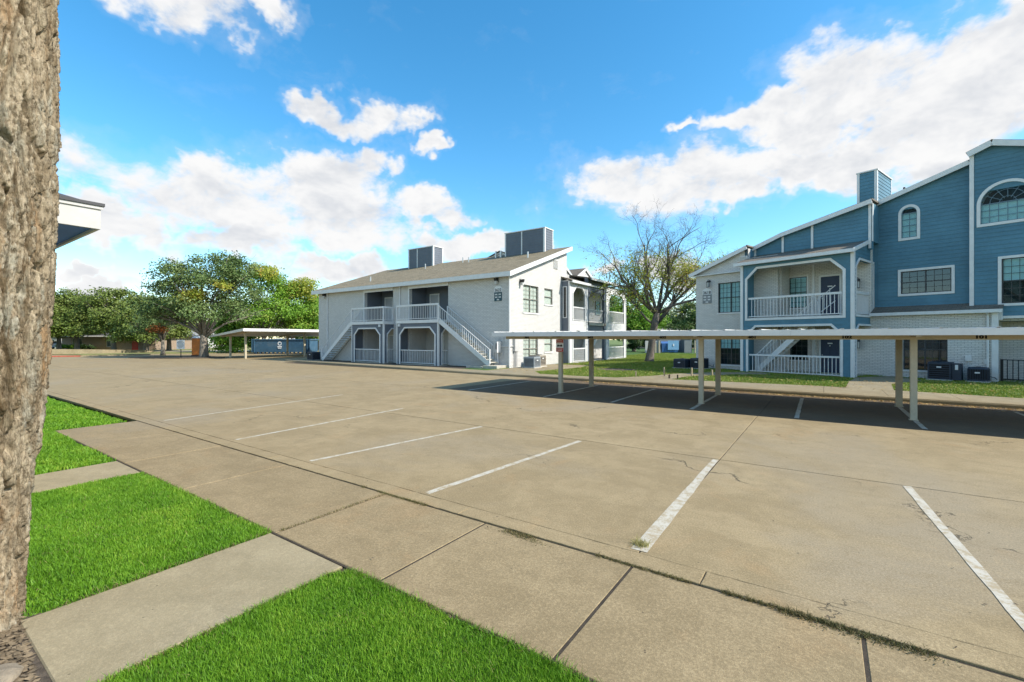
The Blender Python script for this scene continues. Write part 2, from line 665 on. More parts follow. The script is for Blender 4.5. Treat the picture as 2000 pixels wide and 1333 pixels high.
def leafmat(name, cols, trans=0.25, nscale=0.45):
    t = NT(name)
    g = t.n('ShaderNodeNewGeometry')
    r = t.n('ShaderNodeValToRGB')
    el = r.color_ramp.elements
    el[0].position = 0.0
    el[0].color = (*cols[0], 1)
    el[1].position = 1.0
    el[1].color = (*cols[-1], 1)
    for i, c in enumerate(cols[1:-1]):
        e = el.new((i + 1) / (len(cols) - 1))
        e.color = (*c, 1)
    nz = t.noise(nscale, 4, 0.65, t.coord(world=True))
    f = t.math('ADD', t.math('MULTIPLY', g.outputs['Random Per Island'], 0.55), t.math('SUBTRACT', t.math('MULTIPLY', nz, 1.5), 0.5), clamp=True)
    t.l(f, r.inputs[0])
    t.l(r.outputs[0], t.b.inputs['Base Color'])
    t.b.inputs['Roughness'].default_value = 0.55
    t.b.inputs['Specular IOR Level'].default_value = 0.3
    tr = t.n('ShaderNodeBsdfTranslucent')
    t.l(r.outputs[0], tr.inputs[0])
    mx = t.n('ShaderNodeMixShader')
    mx.inputs[0].default_value = trans
    t.l(t.b.outputs[0], mx.inputs[1])
    t.l(tr.outputs[0], mx.inputs[2])
    t.l(mx.outputs[0], t.t.nodes['Material Output'].inputs['Surface'])
    return t.m


def glassmat(name, tint, trans=0.35, rough=0.03, tint2=(0.80, 0.92, 0.93, 1)):
    t = NT(name)
    t.b.inputs['Base Color'].default_value = (*tint, 1)
    t.b.inputs['Roughness'].default_value = rough
    t.b.inputs['IOR'].default_value = 1.6
    t.b.inputs['Specular IOR Level'].default_value = 0.9
    n = t.noise(0.9, 2, 0.5, t.coord(world=True))
    t.bump(n, 0.06, 0.02)
    tp = t.n('ShaderNodeBsdfTransparent')
    tp.inputs[0].default_value = tint2
    mx = t.n('ShaderNodeMixShader')
    mx.inputs[0].default_value = trans
    t.l(t.b.outputs[0], mx.inputs[1])
    t.l(tp.outputs[0], mx.inputs[2])
    t.l(mx.outputs[0], t.t.nodes['Material Output'].inputs['Surface'])
    return t.m


def barkmat(name, c1, c2, c3, sc=6.0, bump=0.8, c4=None):
    t = NT(name)
    n1 = t.noise(sc, 8, 0.7, t.coord((1, 1, 0.16), world=True), 0.9)
    n2 = t.noise(sc * 5, 6, 0.75, t.coord((1, 1, 0.45), world=True))
    n3 = t.noise(sc * 0.35, 5, 0.65, t.coord((1, 1, 0.4), (3, 1, 2), world=True))
    c = t.mix(t.ramp(n1, 0.36, 0.62), c1, c2)
    c = t.mix(t.ramp(n3, 0.54, 0.66, 0, 0.6), c, c3)
    if c4:
        n4 = t.noise(sc * 0.5, 5, 0.7, t.coord((1, 1, 0.3), (13, 4, 8), world=True))
        c = t.mix(t.ramp(n4, 0.52, 0.64, 0, 0.65), c, c4)
    c = t.mix(t.ramp(n2, 0.34, 0.56, 0.75, 0), c, tuple(x * 0.42 for x in c1))
    t.bump(t.math('ADD', t.math('MULTIPLY', n1, 0.7), t.math('MULTIPLY', n2, 0.6)), bump, 0.03)
    return t.done(c, 0.92, 0, 0.15)


M = {}
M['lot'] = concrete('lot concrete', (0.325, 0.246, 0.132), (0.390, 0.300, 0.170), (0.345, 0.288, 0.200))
M['stall'] = concrete('shade darkened stall concrete', (0.155, 0.112, 0.070), (0.19, 0.14, 0.088), (0.13, 0.105, 0.08))  # base colour darkened to paint in the shade under the carport
M['walk'] = concrete('sidewalk concrete', (0.300, 0.226, 0.122), (0.36, 0.275, 0.155), (0.32, 0.262, 0.178), cracks=False)
M['path'] = concrete('path concrete', (0.335, 0.275, 0.165), (0.39, 0.322, 0.20), (0.35, 0.305, 0.215), cracks=False, speck=0.5)
M['kerb'] = concrete('kerb concrete', (0.31, 0.25, 0.15), (0.38, 0.315, 0.20), (0.32, 0.285, 0.21), cracks=False)
M['soil'] = plain('dark joint soil', (0.055, 0.042, 0.028), 0.95, 0.5, 8, 0.6)
M['mulch'] = plain('mulch soil', (0.11, 0.085, 0.06), 0.95, 0.6, 14, 0.9)
M['grassbase'] = plain('lawn soil green', (0.055, 0.12, 0.02), 0.95, 0.4, 6, 0.5)
M['ground'] = plain('rough ground', (0.14, 0.19, 0.05), 0.95, 0.35, 0.4, 0.5)
M['dry'] = plain('dry lawn', (0.22, 0.22, 0.075), 0.95, 0.35, 0.6, 0.5)
M['street'] = plain('street concrete', (0.36, 0.32, 0.24), 0.9, 0.2, 0.5, 0.2)


def paintline():
    t = NT('worn white line paint')
    co = t.coord(world=True)
    n = t.noise(7, 6, 0.7, co, 0.5)
    f = t.noise(60, 3, 0.7, co)
    w = t.math('ADD', t.math('MULTIPLY', n, 0.7), t.math('MULTIPLY', f, 0.3))
    c = t.mix(t.ramp(w, 0.44, 0.60, 0, 0.85), (0.50, 0.465, 0.385), (0.34, 0.265, 0.155))
    t.bump(f, 0.3, 0.004)
    return t.done(c, 0.8, 0, 0.25)


M['line'] = paintline()
M['brick'] = brick_paint('white painted brick', (0.69, 0.675, 0.645), (0.31, 0.31, 0.30), 1.15, 0.8)
M['brick2'] = brick_paint('off white painted brick', (0.76, 0.735, 0.69), (0.36, 0.355, 0.34), 1.05, 0.8)
M['redbrick'] = brick_paint('tan brick', (0.34, 0.24, 0.17), (0.40, 0.36, 0.30), 1.0)
M['white'] = plain('white trim paint', (0.72, 0.72, 0.71), 0.5, 0.09, 4)
M['rail'] = plain('white railing paint', (0.70, 0.70, 0.69), 0.5, 0.08, 4)
M['siding'] = plain('blue grey siding', (0.092, 0.218, 0.295), 0.65, 0.2, 0.9, 0.10)
M['siding2'] = plain('slate grey siding', (0.135, 0.155, 0.185), 0.65, 0.12, 1.5, 0.08)
M['beige'] = plain('grey render', (0.52, 0.51, 0.49), 0.7, 0.1, 2)
M['shingle'] = shingle('weathered tan shingles', (0.20, 0.165, 0.105), (0.33, 0.275, 0.185))
M['shingle2'] = shingle('brown shingles', (0.17, 0.145, 0.115), (0.25, 0.215, 0.17))
M['soffit'] = plain('soffit paint', (0.07, 0.17, 0.52), 0.7, 0.08, 3)
M['concstep'] = plain('cast concrete step', (0.50, 0.46, 0.38), 0.9, 0.2, 3, 0.2)
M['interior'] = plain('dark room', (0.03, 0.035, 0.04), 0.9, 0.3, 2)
M['blind'] = plain('white blinds', (0.80, 0.84, 0.84), 0.7, 0.06, 5)
M['frame_dark'] = plain('bronze window frame', (0.05, 0.052, 0.055), 0.45, 0.2, 4)
M['frame_tan'] = plain('tan aluminium frame', (0.30, 0.28, 0.24), 0.5, 0.15, 4)
M['muntin_blue'] = plain('blue grey muntin', (0.13, 0.20, 0.25), 0.5, 0.1, 4)
M['glass'] = glassmat('window glass', (0.02, 0.05, 0.055), 0.93, tint2=(0.84, 0.97, 0.98, 1))
M['glass_clear'] = glassmat('clear window glass', (0.02, 0.03, 0.03), 0.92, tint2=(0.94, 0.96, 0.93, 1))
M['glass_dark'] = glassmat('dark window glass', (0.012, 0.02, 0.024), 0.3)
M['door'] = plain('navy door paint', (0.022, 0.040, 0.085), 0.45, 0.12, 3)
M['door_grey'] = plain('grey door paint', (0.42, 0.43, 0.45), 0.5, 0.1, 3)
M['black'] = plain('black metal', (0.02, 0.02, 0.022), 0.5, 0.2, 5)
M['chrome'] = plain('brushed metal', (0.55, 0.54, 0.52), 0.35, 0.1, 9, metal=0.8)
M['lampglass'] = plain('lamp glass', (0.55, 0.55, 0.52), 0.3, 0.1, 6)
M['ac_dark'] = plain('dark blue condenser paint', (0.028, 0.040, 0.062), 0.5, 0.2, 4)
M['ac_black'] = plain('black coil', (0.008, 0.008, 0.010), 0.8, 0.2, 12)
M['ac_tan'] = plain('tan condenser paint', (0.36, 0.32, 0.26), 0.55, 0.12, 4)
M['ac_grey'] = plain('grey condenser paint', (0.26, 0.29, 0.31), 0.5, 0.12, 4)
M['carport'] = plain('carport beige steel', (0.50, 0.44, 0.32), 0.5, 0.14, 2.2, dirt=(0.38, 0.32, 0.23))
M['carport_w'] = plain('carport white fascia', (0.74, 0.73, 0.71), 0.45, 0.08, 2.0)
M['panel'] = plain('carport roof sheet', (0.62, 0.60, 0.56), 0.45, 0.12, 2.0, metal=0.1)
M['post_b'] = plain('carport post tan', (0.42, 0.36, 0.26), 0.55, 0.16, 3, dirt=(0.26, 0.19, 0.12))
M['stencil'] = plain('black stencil paint', (0.012, 0.012, 0.012), 0.7, 0.3, 20)
M['signwhite'] = plain('sign white', (0.72, 0.73, 0.73), 0.45, 0.06, 6)
M['signteal'] = plain('sign dark teal', (0.02, 0.075, 0.095), 0.45, 0.1, 6)
M['signgrey'] = plain('sign grey', (0.20, 0.22, 0.23), 0.45, 0.1, 6)
M['signred'] = plain('sign red', (0.42, 0.035, 0.025), 0.5, 0.15, 9)
M['wood'] = plain('weathered stake', (0.38, 0.31, 0.20), 0.85, 0.25, 12, 0.4)
M['bark'] = barkmat('rough grey bark', (0.19, 0.14, 0.082), (0.50, 0.415, 0.29), (0.36, 0.21, 0.095), 9.0, 1.0, (0.43, 0.42, 0.34))
M['bark2'] = barkmat('dark branch bark', (0.11, 0.095, 0.08), (0.22, 0.195, 0.165), (0.16, 0.12, 0.08), 5.0, 0.6)
M['bark3'] = barkmat('oak bark', (0.16, 0.14, 0.11), (0.27, 0.24, 0.20), (0.2, 0.16, 0.11), 4.0, 0.6)
M['leaf_oak'] = leafmat('oak leaves', [(0.055, 0.10, 0.030), (0.10, 0.165, 0.045), (0.15, 0.215, 0.065), (0.21, 0.25, 0.10)], 0.18)
M['leaf_dark'] = leafmat('dark evergreen leaves', [(0.07, 0.115, 0.02), (0.125, 0.18, 0.032), (0.175, 0.23, 0.05), (0.23, 0.265, 0.075)], 0.18)
M['leaf_lime'] = leafmat('bright green leaves', [(0.08, 0.18, 0.018), (0.16, 0.32, 0.03), (0.23, 0.40, 0.045), (0.32, 0.36, 0.06)], 0.35)
M['leaf_autumn'] = leafmat('yellow green autumn leaves', [(0.20, 0.27, 0.04), (0.36, 0.44, 0.06), (0.46, 0.48, 0.09), (0.50, 0.33, 0.07)], 0.5)
M['leaf_rust'] = leafmat('rust leaves', [(0.28, 0.07, 0.02), (0.40, 0.13, 0.035), (0.38, 0.20, 0.06)], 0.3)
M['hedge'] = leafmat('hedge leaves', [(0.018, 0.04, 0.010), (0.04, 0.08, 0.018), (0.07, 0.12, 0.03)], 0.15)
M['grass'] = leafmat('lawn grass blades', [(0.060, 0.165, 0.012), (0.125, 0.285, 0.018), (0.185, 0.375, 0.026), (0.31, 0.44, 0.05)], 0.30, 1.3)
M['grass_far'] = leafmat('winter lawn blades', [(0.11, 0.18, 0.02), (0.19, 0.27, 0.035), (0.27, 0.33, 0.055), (0.38, 0.37, 0.11)], 0.30)
M['weed'] = leafmat('dry weeds', [(0.07, 0.06, 0.03), (0.13, 0.13, 0.04), (0.20, 0.15, 0.07), (0.16, 0.20, 0.05)], 0.2)
M['straw'] = leafmat('dry straw blades', [(0.20, 0.17, 0.06), (0.32, 0.29, 0.10), (0.40, 0.36, 0.15), (0.26, 0.18, 0.08)], 0.25)
M['chips'] = plain('brown wood chips', (0.22, 0.165, 0.10), 0.9, 0.45, 20, 0.5)
M['litter'] = leafmat('fallen leaves', [(0.30, 0.15, 0.05), (0.42, 0.26, 0.09), (0.48, 0.36, 0.15), (0.25, 0.11, 0.05)], 0.15)
M['container'] = plain('blue container paint', (0.045, 0.115, 0.185), 0.55, 0.25, 1.2, dirt=(0.10, 0.14, 0.17))
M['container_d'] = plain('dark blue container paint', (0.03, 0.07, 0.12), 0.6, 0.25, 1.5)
M['bin_blue'] = plain('bin blue', (0.05, 0.14, 0.36), 0.5, 0.15, 2)
M['bin_pale'] = plain('bin pale blue', (0.20, 0.40, 0.62), 0.5, 0.12, 2)
M['orange'] = plain('orange plastic', (0.62, 0.19, 0.03), 0.45, 0.12, 3)
M['carpaint'] = plain('silver car paint', (0.55, 0.56, 0.58), 0.25, 0.05, 2, metal=0.3)
M['rubber'] = plain('tyre rubber', (0.02, 0.02, 0.02), 0.85, 0.2, 8)
M['tail'] = plain('tail lamp red', (0.5, 0.03, 0.02), 0.25, 0.1, 8)
M['rock'] = plain('limestone rock', (0.27, 0.22, 0.155), 0.9, 0.3, 9, 0.7)
M['redkerb'] = plain('red kerb paint', (0.50, 0.12, 0.07), 0.8, 0.25, 4)
M['roof_dark'] = plain('dark roofing', (0.08, 0.08, 0.085), 0.85, 0.2, 2)
M['rooftan'] = plain('pale roofing', (0.30, 0.29, 0.27), 0.85, 0.2, 2)
# ------------------------------------------------------------------ ground, lot, walks, lawns
def struct(o, label=None):
    return tag(o, label, None, None, 'structure')


struct(MB().poly([(-500, -500), (500, -500), (500, 500), (-500, 500)], -0.14).obj('ground', M['ground']))
lot = empty('parking_lot')
struct(lot, 'tan concrete parking lot with worn white stall lines')
MB().poly([(-64, -19.895), (42, -19.895), (42, -2.6), (-20, -2.6), (-20, 30), (-64, 30)], -0.007).obj('joint_bed', M['soil'], lot)
ROWS = [(-19.66, -15.72), (-15.70, -10.62), (-10.60, -4.0)]
COLS = [42, 26.0, 15.21, 4.4, -6.4, -17.2, -28.0, -40.0, -64.0]
for (y0, y1) in ROWS:
    for i in range(len(COLS) - 1):
        x1, x0 = COLS[i], COLS[i + 1]
        xj = 0.007 if x0 != 15.21 else 0.009
        MB().rough(x0 + 0.006, x1 - 0.006, y0 + 0.003, y1 - 0.003, -0.05, random.uniform(-0.0015, 0.0015), 0.005, 0.2).obj('slab', M['stall'] if y0 > -11 and x0 > 4 else M['lot'], lot)  # slabs below the carport roof get the concrete with painted shade
for (x0, x1) in ((-28, -20), (-40, -28), (-64, -40)):
    MB().chbox(x0 + 0.007, x1 - 0.007, -3.98, 30, -0.05, 0.0, 0.006).obj('slab', M['lot'], lot)
xs = -12.0
while xs < 30:
    ln = random.choice((1.25, 2.6, 3.1)) if xs > 11 else 4.2
    MB().rough(xs + 0.004, xs + ln - 0.004, -19.898, -19.6635, -0.06, random.uniform(-0.002, 0.003), 0.006, 0.09).obj('kerb_stone', M['lot'], lot)
    xs += ln


def stripe(p, q, w, wq=None, parent=lot, z=0.0042, n=14, jit=0.006):
    p, q = Vector(p), Vector(q)
    d = (q - p).normalized()
    a = Vector((-d.y, d.x))
    wq = wq or w
    L_, R_ = [], []
    for i in range(n + 1):
        t = i / n
        c = p.lerp(q, t)
        hw = (w * (1 - t) + wq * t) / 2
        L_.append(c + a * (hw + random.uniform(-jit, jit)))
        R_.append(c - a * (hw + random.uniform(-jit, jit)))
    mb = MB()
    vs = [(v.x, v.y, z) for v in L_] + [(v.x, v.y, z) for v in R_]
    mb.add(vs, [(n + 1 + i, n + 2 + i, i + 1, i) for i in range(n)])
    return mb.obj('stall_line', M['line'], parent)


for p, q, w in (((3.45, -19.55), (2.6, -14.0), 0.085), ((7.1, -19.55), (6.75, -14.95), 0.085), ((9.75, -19.6), (10.25, -15.75), 0.085),
                ((12.42, -19.62), (12.72, -15.8), 0.095)):
    stripe(p, q, w)
stripe((15.20, -19.62), (15.155, -15.75), 0.155, 0.085)
stripe((17.82, -20.0 + 0.45), (17.55, -15.74), 0.09)
stripe((20.4, -19.5), (20.3, -15.8), 0.10)
for x in (5.35, 8.72, 11.14, 13.52, 16.03, 18.43, 20.9, 23.4, 25.9):
    stripe((x + 0.02, -10.45), (x - 0.02, -5.9), 0.10)

# near sidewalk: one panel per bay, joints between
walk = empty('sidewalk')
struct(walk, 'sidewalk panels along the near edge of the parking lot')
ZW = -0.010
MB().poly([(2.85, -21.36), (30, -21.36), (30, -19.896), (2.85, -19.896)], ZW - 0.006).obj('joint_bed', M['soil'], walk)
jx = [2.86, 5.2, 7.35, 9.6, 11.97, 13.60, 15.24, 16.85, 18.5, 20.2, 22, 24, 26, 28, 30]
for i in range(len(jx) - 1):
    g = 0.008 if jx[i] > 11 else 0.004
    MB().chbox(jx[i] + g, jx[i + 1] - g, -21.34, -19.913, ZW - 0.05, ZW + random.uniform(-0.003, 0.003), 0.008).obj('panel', M['walk'], walk)
# two paths off it towards the building on the left
path = empty('garden_path')
struct(path, 'pale concrete path crossing the lawn in the foreground')
for y0, y1 in ((-23.15, -21.37),):
    MB().chbox(11.93, 13.14, y0, y1, ZW - 0.05, ZW + 0.002, 0.008).obj('panel', M['path'], path)
path2 = empty('garden_path')
struct(path2, 'narrow concrete path between the lawns further left')
MB().chbox(7.1, 8.18, -22.9, -21.37, ZW - 0.05, ZW + 0.002, 0.008).obj('panel', M['path'], path2)
MB().chbox(5.6, 7.6, -24.9, -22.92, ZW - 0.05, ZW + 0.002, 0.008).obj('panel', M['path'], path2)

ZL = -0.024
LAWN_NEAR = [(13.16, -26.5), (13.16, -21.50), (13.30, -21.37), (15.3, -21.36), (15.62, -21.40), (15.85, -21.62), (16.1, -22.4), (16.6, -26.5)]
LAWN_MID = [(8.2, -24.5), (8.2, -21.37), (11.91, -21.37), (11.90, -23.1), (11.7, -24.5)]
LAWN_FAR = [(2.84, -24.0), (2.84, -20.10), (-30, -20.2), (-30, -26)]
LAWN_F2 = [(2.86, -24.0), (2.86, -21.38), (7.08, -21.38), (7.0, -24.0)]
for poly, lab in ((LAWN_NEAR, 'bright green lawn corner at the bottom of the picture'), (LAWN_MID, 'green lawn between the two foreground paths'),
                  (LAWN_F2, 'small green lawn beyond the narrow path'), (LAWN_FAR, 'green lawn strip along the far end of the kerb')):
    struct(MB().poly(poly, ZL).obj('lawn', M['grassbase']), lab)
# concrete apron right of the near lawn
MB().poly([(2.9, -25), (15.6, -25), (15.6, -21.3), (2.9, -21.3)], -0.029).obj('joint_bed', M['soil'], walk)
MB().poly([(15.55, -21.35), (30, -21.35), (30, -30), (17.2, -30), (16.55, -26.5), (16.08, -22.4), (15.83, -21.62)], ZW - 0.003).obj('apron', M['walk'], walk)


def in_poly(P, poly):
    x, y = P[:, 0], P[:, 1]
    ins = np.zeros(len(P), bool)
    n = len(poly)
    for i in range(n):
        x0, y0 = poly[i]
        x1, y1 = poly[(i + 1) % n]
        c = ((y0 > y) != (y1 > y)) & (x < (x1 - x0) * (y - y0) / ((y1 - y0) + 1e-12) + x0)
        ins ^= c
    return ins


def cam_uv(P):
    c, s = math.cos(YAW), math.sin(YAW)
    dx, dy = P[:, 0] - CAM.x, P[:, 1] - CAM.y
    return dx * c + dy * s, -dx * s + dy * c


def sample(poly, dens, dmax=200, dmin=1.4, holes=()):
    a = np.array(poly)
    lo, hi = a.min(0), a.max(0)
    n = int((hi - lo).prod() * dens)
    P = rng.uniform(lo, hi, (n, 2))
    P = P[in_poly(P, poly)]
    k, d = cam_uv(P)
    P = P[(d > dmin) & (d < dmax) & (np.abs(k) < d * 1.32 + 0.6)]
    for h in holes:
        P = P[~in_poly(P, h)]
    return P


def blades(name, P, z, h, w, mat, lean=0.55, parent=None, kind='stuff', label=None):
    n = len(P)
    hh = rng.uniform(h[0], h[1], n)
    hh *= np.where(rng.random(n) < 0.04, 1.5, 1.0)
    hh *= 0.70 + 0.55 * (np.sin(P[:, 0] * 3.1 + 1.3 * np.sin(P[:, 1] * 2.3)) * np.sin(P[:, 1] * 3.7 + P[:, 0]) * 0.5 + 0.5)
    ww = rng.uniform(w[0], w[1], n)
    ang = rng.uniform(0, 2 * np.pi, n)
    la = rng.uniform(0, 2 * np.pi, n)
    ln = rng.uniform(0.1, lean, n) * hh
    side = np.stack([np.cos(ang), np.sin(ang)], 1)
    ld = np.stack([np.cos(la), np.sin(la)], 1)
    V = np.zeros((n, 5, 3))
    base = np.concatenate([P, np.full((n, 1), z)], 1)
    V[:] = base[:, None, :]
    V[:, 0, :2] -= side * ww[:, None] / 2
    V[:, 1, :2] += side * ww[:, None] / 2
    V[:, 2, :2] += side * ww[:, None] * 0.4 + ld * (ln * 0.35)[:, None]
    V[:, 3, :2] += -side * ww[:, None] * 0.4 + ld * (ln * 0.35)[:, None]
    V[:, 2, 2] += hh * 0.6
    V[:, 3, 2] += hh * 0.6
    V[:, 4, :2] += ld * ln[:, None]
    V[:, 4, 2] += hh
    b = np.arange(n)[:, None] * 5
    F = np.concatenate([b + [0, 1, 2], b + [0, 2, 3], b + [3, 2, 4]], 1).reshape(-1)
    o = np_mesh(name, V.reshape(-1, 3), F, 3, mat, parent)
    tag(o, label, 'grass' if not parent else None, None, kind)
    return o


def patchy2(P):
    v = np.sin(P[:, 0] * 2.3 + 0.7) * np.sin(P[:, 1] * 2.9) + 0.6 * np.sin(P[:, 0] * 5.1 + P[:, 1] * 4.3)
    return P[v + rng.normal(0, 0.35, len(P)) > 0.0]


blades('lawn_grass', sample(LAWN_NEAR, 26000, 6), ZL, (0.018, 0.05), (0.0028, 0.005), M['grass'], 0.8, label='short bright grass of the foreground lawn corner')
blades('lawn_grass', sample(LAWN_MID, 13000, 12), ZL, (0.02, 0.05), (0.0042, 0.0075), M['grass'], 0.8, label='short grass of the lawn between the foreground paths')
blades('lawn_grass', sample(LAWN_F2, 3000, 20), ZL, (0.03, 0.065), (0.010, 0.016), M['grass'], 0.8, label='short grass of the lawn beyond the narrow path')
blades('lawn_grass', sample(LAWN_FAR, 1300, 40), ZL, (0.03, 0.07), (0.016, 0.026), M['grass'], 0.8, label='short grass of the far lawn strip by the kerb')

for pl_, dn, w_ in ((LAWN_NEAR, 900, (0.0025, 0.004)), (LAWN_MID, 420, (0.004, 0.006))):
    blades('dry_grass', patchy2(sample(pl_, dn, 10)), ZL, (0.015, 0.045), w_, M['straw'], 1.6, label='dry straw coloured blades among the grass of the ' + ('foreground lawn corner' if dn > 500 else 'lawn between the paths'))


# ragged grass edge and weeds in the joints
def along(pts, n, spread):
    out = []
    for i in range(len(pts) - 1):
        a, b = np.array(pts[i]), np.array(pts[i + 1])
        L_ = np.linalg.norm(b - a)
        k = max(1, int(n * L_))
        t = rng.uniform(0, 1, (k, 1))
        out.append(a + (b - a) * t + rng.normal(0, spread, (k, 2)))
    return np.concatenate(out)


def patchy(P, f=2.1, thr=0.1):
    v = np.sin(P[:, 0] * f) + np.sin(P[:, 0] * f * 2.7 + 1.0) * 0.8 + np.sin(P[:, 0] * f * 7.1 + 2.0) * 0.5 + np.sin(P[:, 1] * f * 3.3) * 0.4
    return P[v > thr]


W1 = patchy(along([(11.5, -19.915), (19.5, -19.915)], 900, 0.012), 1.7, 0.55)
W2 = along([(16.35, -19.93), (17.2, -19.93)], 1500, 0.022)
W3 = patchy(along([(15.24, -21.3), (15.24, -19.95)], 420, 0.007), 9.0, 0.5)
W4 = along([(11.97, -21.3), (11.97, -19.95)], 260, 0.008)
W5 = np.array([15.17, -19.5]) + rng.normal(0, 0.035, (260, 2))
W6 = along([(13.9, -19.94), (14.25, -19.94)], 1100, 0.02)
blades('joint_weeds', np.concatenate([W1, W2, W3, W4, W6]), ZW, (0.008, 0.032), (0.003, 0.006), M['weed'], 1.9, label='dry weeds growing in the kerb and sidewalk joints')
blades('weed_tuft', W5, 0.0, (0.02, 0.06), (0.004, 0.008), M['straw'], 2.2, label='dry weed tuft at the near end of the middle stall line')
W7 = np.concatenate([np.array([14.1, -19.98]) + rng.normal(0, 1, (300, 2)) * [0.16, 0.025], np.array([16.9, -19.97]) + rng.normal(0, 1, (240, 2)) * [0.2, 0.03]])
blades('joint_debris', W7, ZW, (0.003, 0.012), (0.004, 0.01), M['weed'], 4.0, label='brown debris gathered along the kerb joint')
E1 = np.concatenate([along([(13.17, -25), (13.17, -21.5), (13.3, -21.36), (15.3, -21.35), (15.66, -21.4), (15.9, -21.7)], 260, 0.014),
                     along([(8.2, -21.36), (11.92, -21.36), (11.92, -23)], 160, 0.012)])
EG = np.concatenate([along([(13.165, -25), (13.165, -21.5), (13.3, -21.365), (15.3, -21.355), (15.66, -21.4), (15.9, -21.7)], 420, 0.016), along([(8.2, -21.365), (11.92, -21.365), (11.92, -23)], 300, 0.014)])
blades('edge_grass', EG, ZL, (0.02, 0.055), (0.003, 0.006), M['grass'], 1.5, label='ragged grass hanging over the lawn edges')
blades('edge_straw', E1, ZW - 0.005, (0.012, 0.04), (0.004, 0.007), M['weed'], 1.8, label='dry straw and clippings along the lawn edges')


def litter(name, P, z, size, mat, label, group=None):
    n = len(P)
    s = rng.uniform(size[0], size[1], n)
    a = rng.uniform(0, 2 * np.pi, n)
    c, sn = np.cos(a), np.sin(a)
    tz = rng.uniform(0, 0.5, n) * s
    V = np.zeros((n, 4, 3))
    V[:, :, 0] = P[:, None, 0]
    V[:, :, 1] = P[:, None, 1]
    V[:, :, 2] = z + 0.004
    for i, (u, v) in enumerate(((-1, 0), (0, -0.45), (1, 0), (0, 0.45))):
        V[:, i, 0] += (u * c - v * sn) * s
        V[:, i, 1] += (u * sn + v * c) * s
        V[:, i, 2] += tz * (1 if i in (1, 2) else 0.1)
    F = np.arange(n * 4)
    o = np_mesh(name, V.reshape(-1, 3), F, 4, mat)
    tag(o, label, 'leaves', None, 'stuff')
    return o


litter('fallen_leaves', np.concatenate([along([(7.5, -4.72), (15, -5.18), (26, -5.55)], 150, 0.13), along([(6, -4.9), (26, -5.7)], 18, 0.5)]), 0.0, (0.02, 0.05), M['litter'],
       'tan leaves drifted against the far kerb behind the carport')
near = [p for p in zip(rng.uniform(3, 22, 240), rng.uniform(-21.3, -11, 240))]
litter('leaf_scraps', np.array(near), 0.003, (0.006, 0.018), M['mulch'], 'tiny dark leaf scraps scattered on the concrete')

# far side: kerb, sidewalk, back lawn, walks
KERB = [(-22, -2.55), (-18, -2.85), (-5.3, -3.7), (0, -4.25), (9, -4.45), (15, -4.92), (30, -5.3), (42, -5.4)]
BACK = [(-22, -1.4), (-18, -1.6), (-5.3, -2.3), (0, -2.7), (5.5, -3.3), (8.2, -3.05), (11.0, -2.5), (17.4, -2.1), (22, -3.0), (30, -3.9), (42, -4.0)]
kerb = MB()
for i in range(len(KERB) - 1):
    (x0, y0), (x1, y1) = KERB[i], KERB[i + 1]
    prof = [(0.0, -0.05), (0.0, 0.075), (0.03, 0.115), (0.17, 0.12), (0.17, -0.05)]
    kerb.hexa([(x0, y0 + a, b) for a, b in prof], [(x1, y1 + a, b) for a, b in prof])
struct(kerb.obj('kerb', M['kerb'], fix=True), 'concrete kerb at the far side of the lot')


def yat(line, x):
    for i in range(len(line) - 1):
        if line[i][0] <= x <= line[i + 1][0]:
            t = (x - line[i][0]) / (line[i + 1][0] - line[i][0])
            return line[i][1] + t * (line[i + 1][1] - line[i][1])
    return line[-1][1]


fw = empty('sidewalk')
struct(fw, 'sidewalk along the apartment buildings behind the far kerb')
xx = -21.9
while xx < 41:
    x2 = min(41.9, xx + 1.75)
    n = [(xx + 0.006, yat(KERB, xx) + 0.176), (x2 - 0.006, yat(KERB, x2) + 0.176), (x2 - 0.006, yat(BACK, x2)), (xx + 0.006, yat(BACK, xx))]
    MB().slabpoly(n, -0.05, 0.112 + random.uniform(-0.003, 0.003)).obj('panel', M['kerb'], fw)
    xx = x2
MB().slabpoly([(x, y + 0.18) for x, y in KERB] + [(x, y - 0.01) for x, y in reversed(BACK)], -0.06, 0.095).obj('joint_bed', M['soil'], fw, fix=True)
back = BACK + [(42, 110), (-22, 110)]
struct(MB().slabpoly(back, -0.1, 0.075).obj('lawn', M['grassbase'], fix=True), 'lawn around the apartment buildings')
WALK1 = [(8.3, -3.05), (10.8, -2.54), (11.0, -0.2), (12.6, 2.3), (14.3, 3.6), (13.8, 4.7), (11.6, 3.4), (10.0, 1.0), (9.5, -1.0)]
WALK2 = [(17.3, -2.1), (18.7, -2.38), (18.9, 0.6), (20.2, 3.4), (19.5, 5.9), (17.9, 3.75), (17.5, 1.0)]
WALK3 = [(0.2, -2.7), (4.2, -3.15), (2.9, -1.6), (3.5, 2.0), (3.3, 5.2), (0.3, 5.2)]
for w_, lab in ((WALK1, 'concrete walk leading between the two apartment buildings'), (WALK2, 'concrete walk to the entry of the blue grey building'),
                (WALK3, 'concrete pad beside the white gable wall')):
    struct(MB().slabpoly(w_, 0.0, 0.106).obj('walkway', M['kerb'], fix=True), lab)
BED = [(-20.9, -1.35), (-18, -1.5), (-5.3, -2.2), (-2.2, -2.3), (-2.2, -0.02), (-20.9, -0.02)]  # outline of the painted shade strip along the white building's front
struct(MB().slabpoly(BED, 0.0, 0.085).obj('shade_strip', M['mulch'], fix=True), 'dark strip painted in as shade along the front of the white building')  # dark sheet paints in the shade the building casts along its front
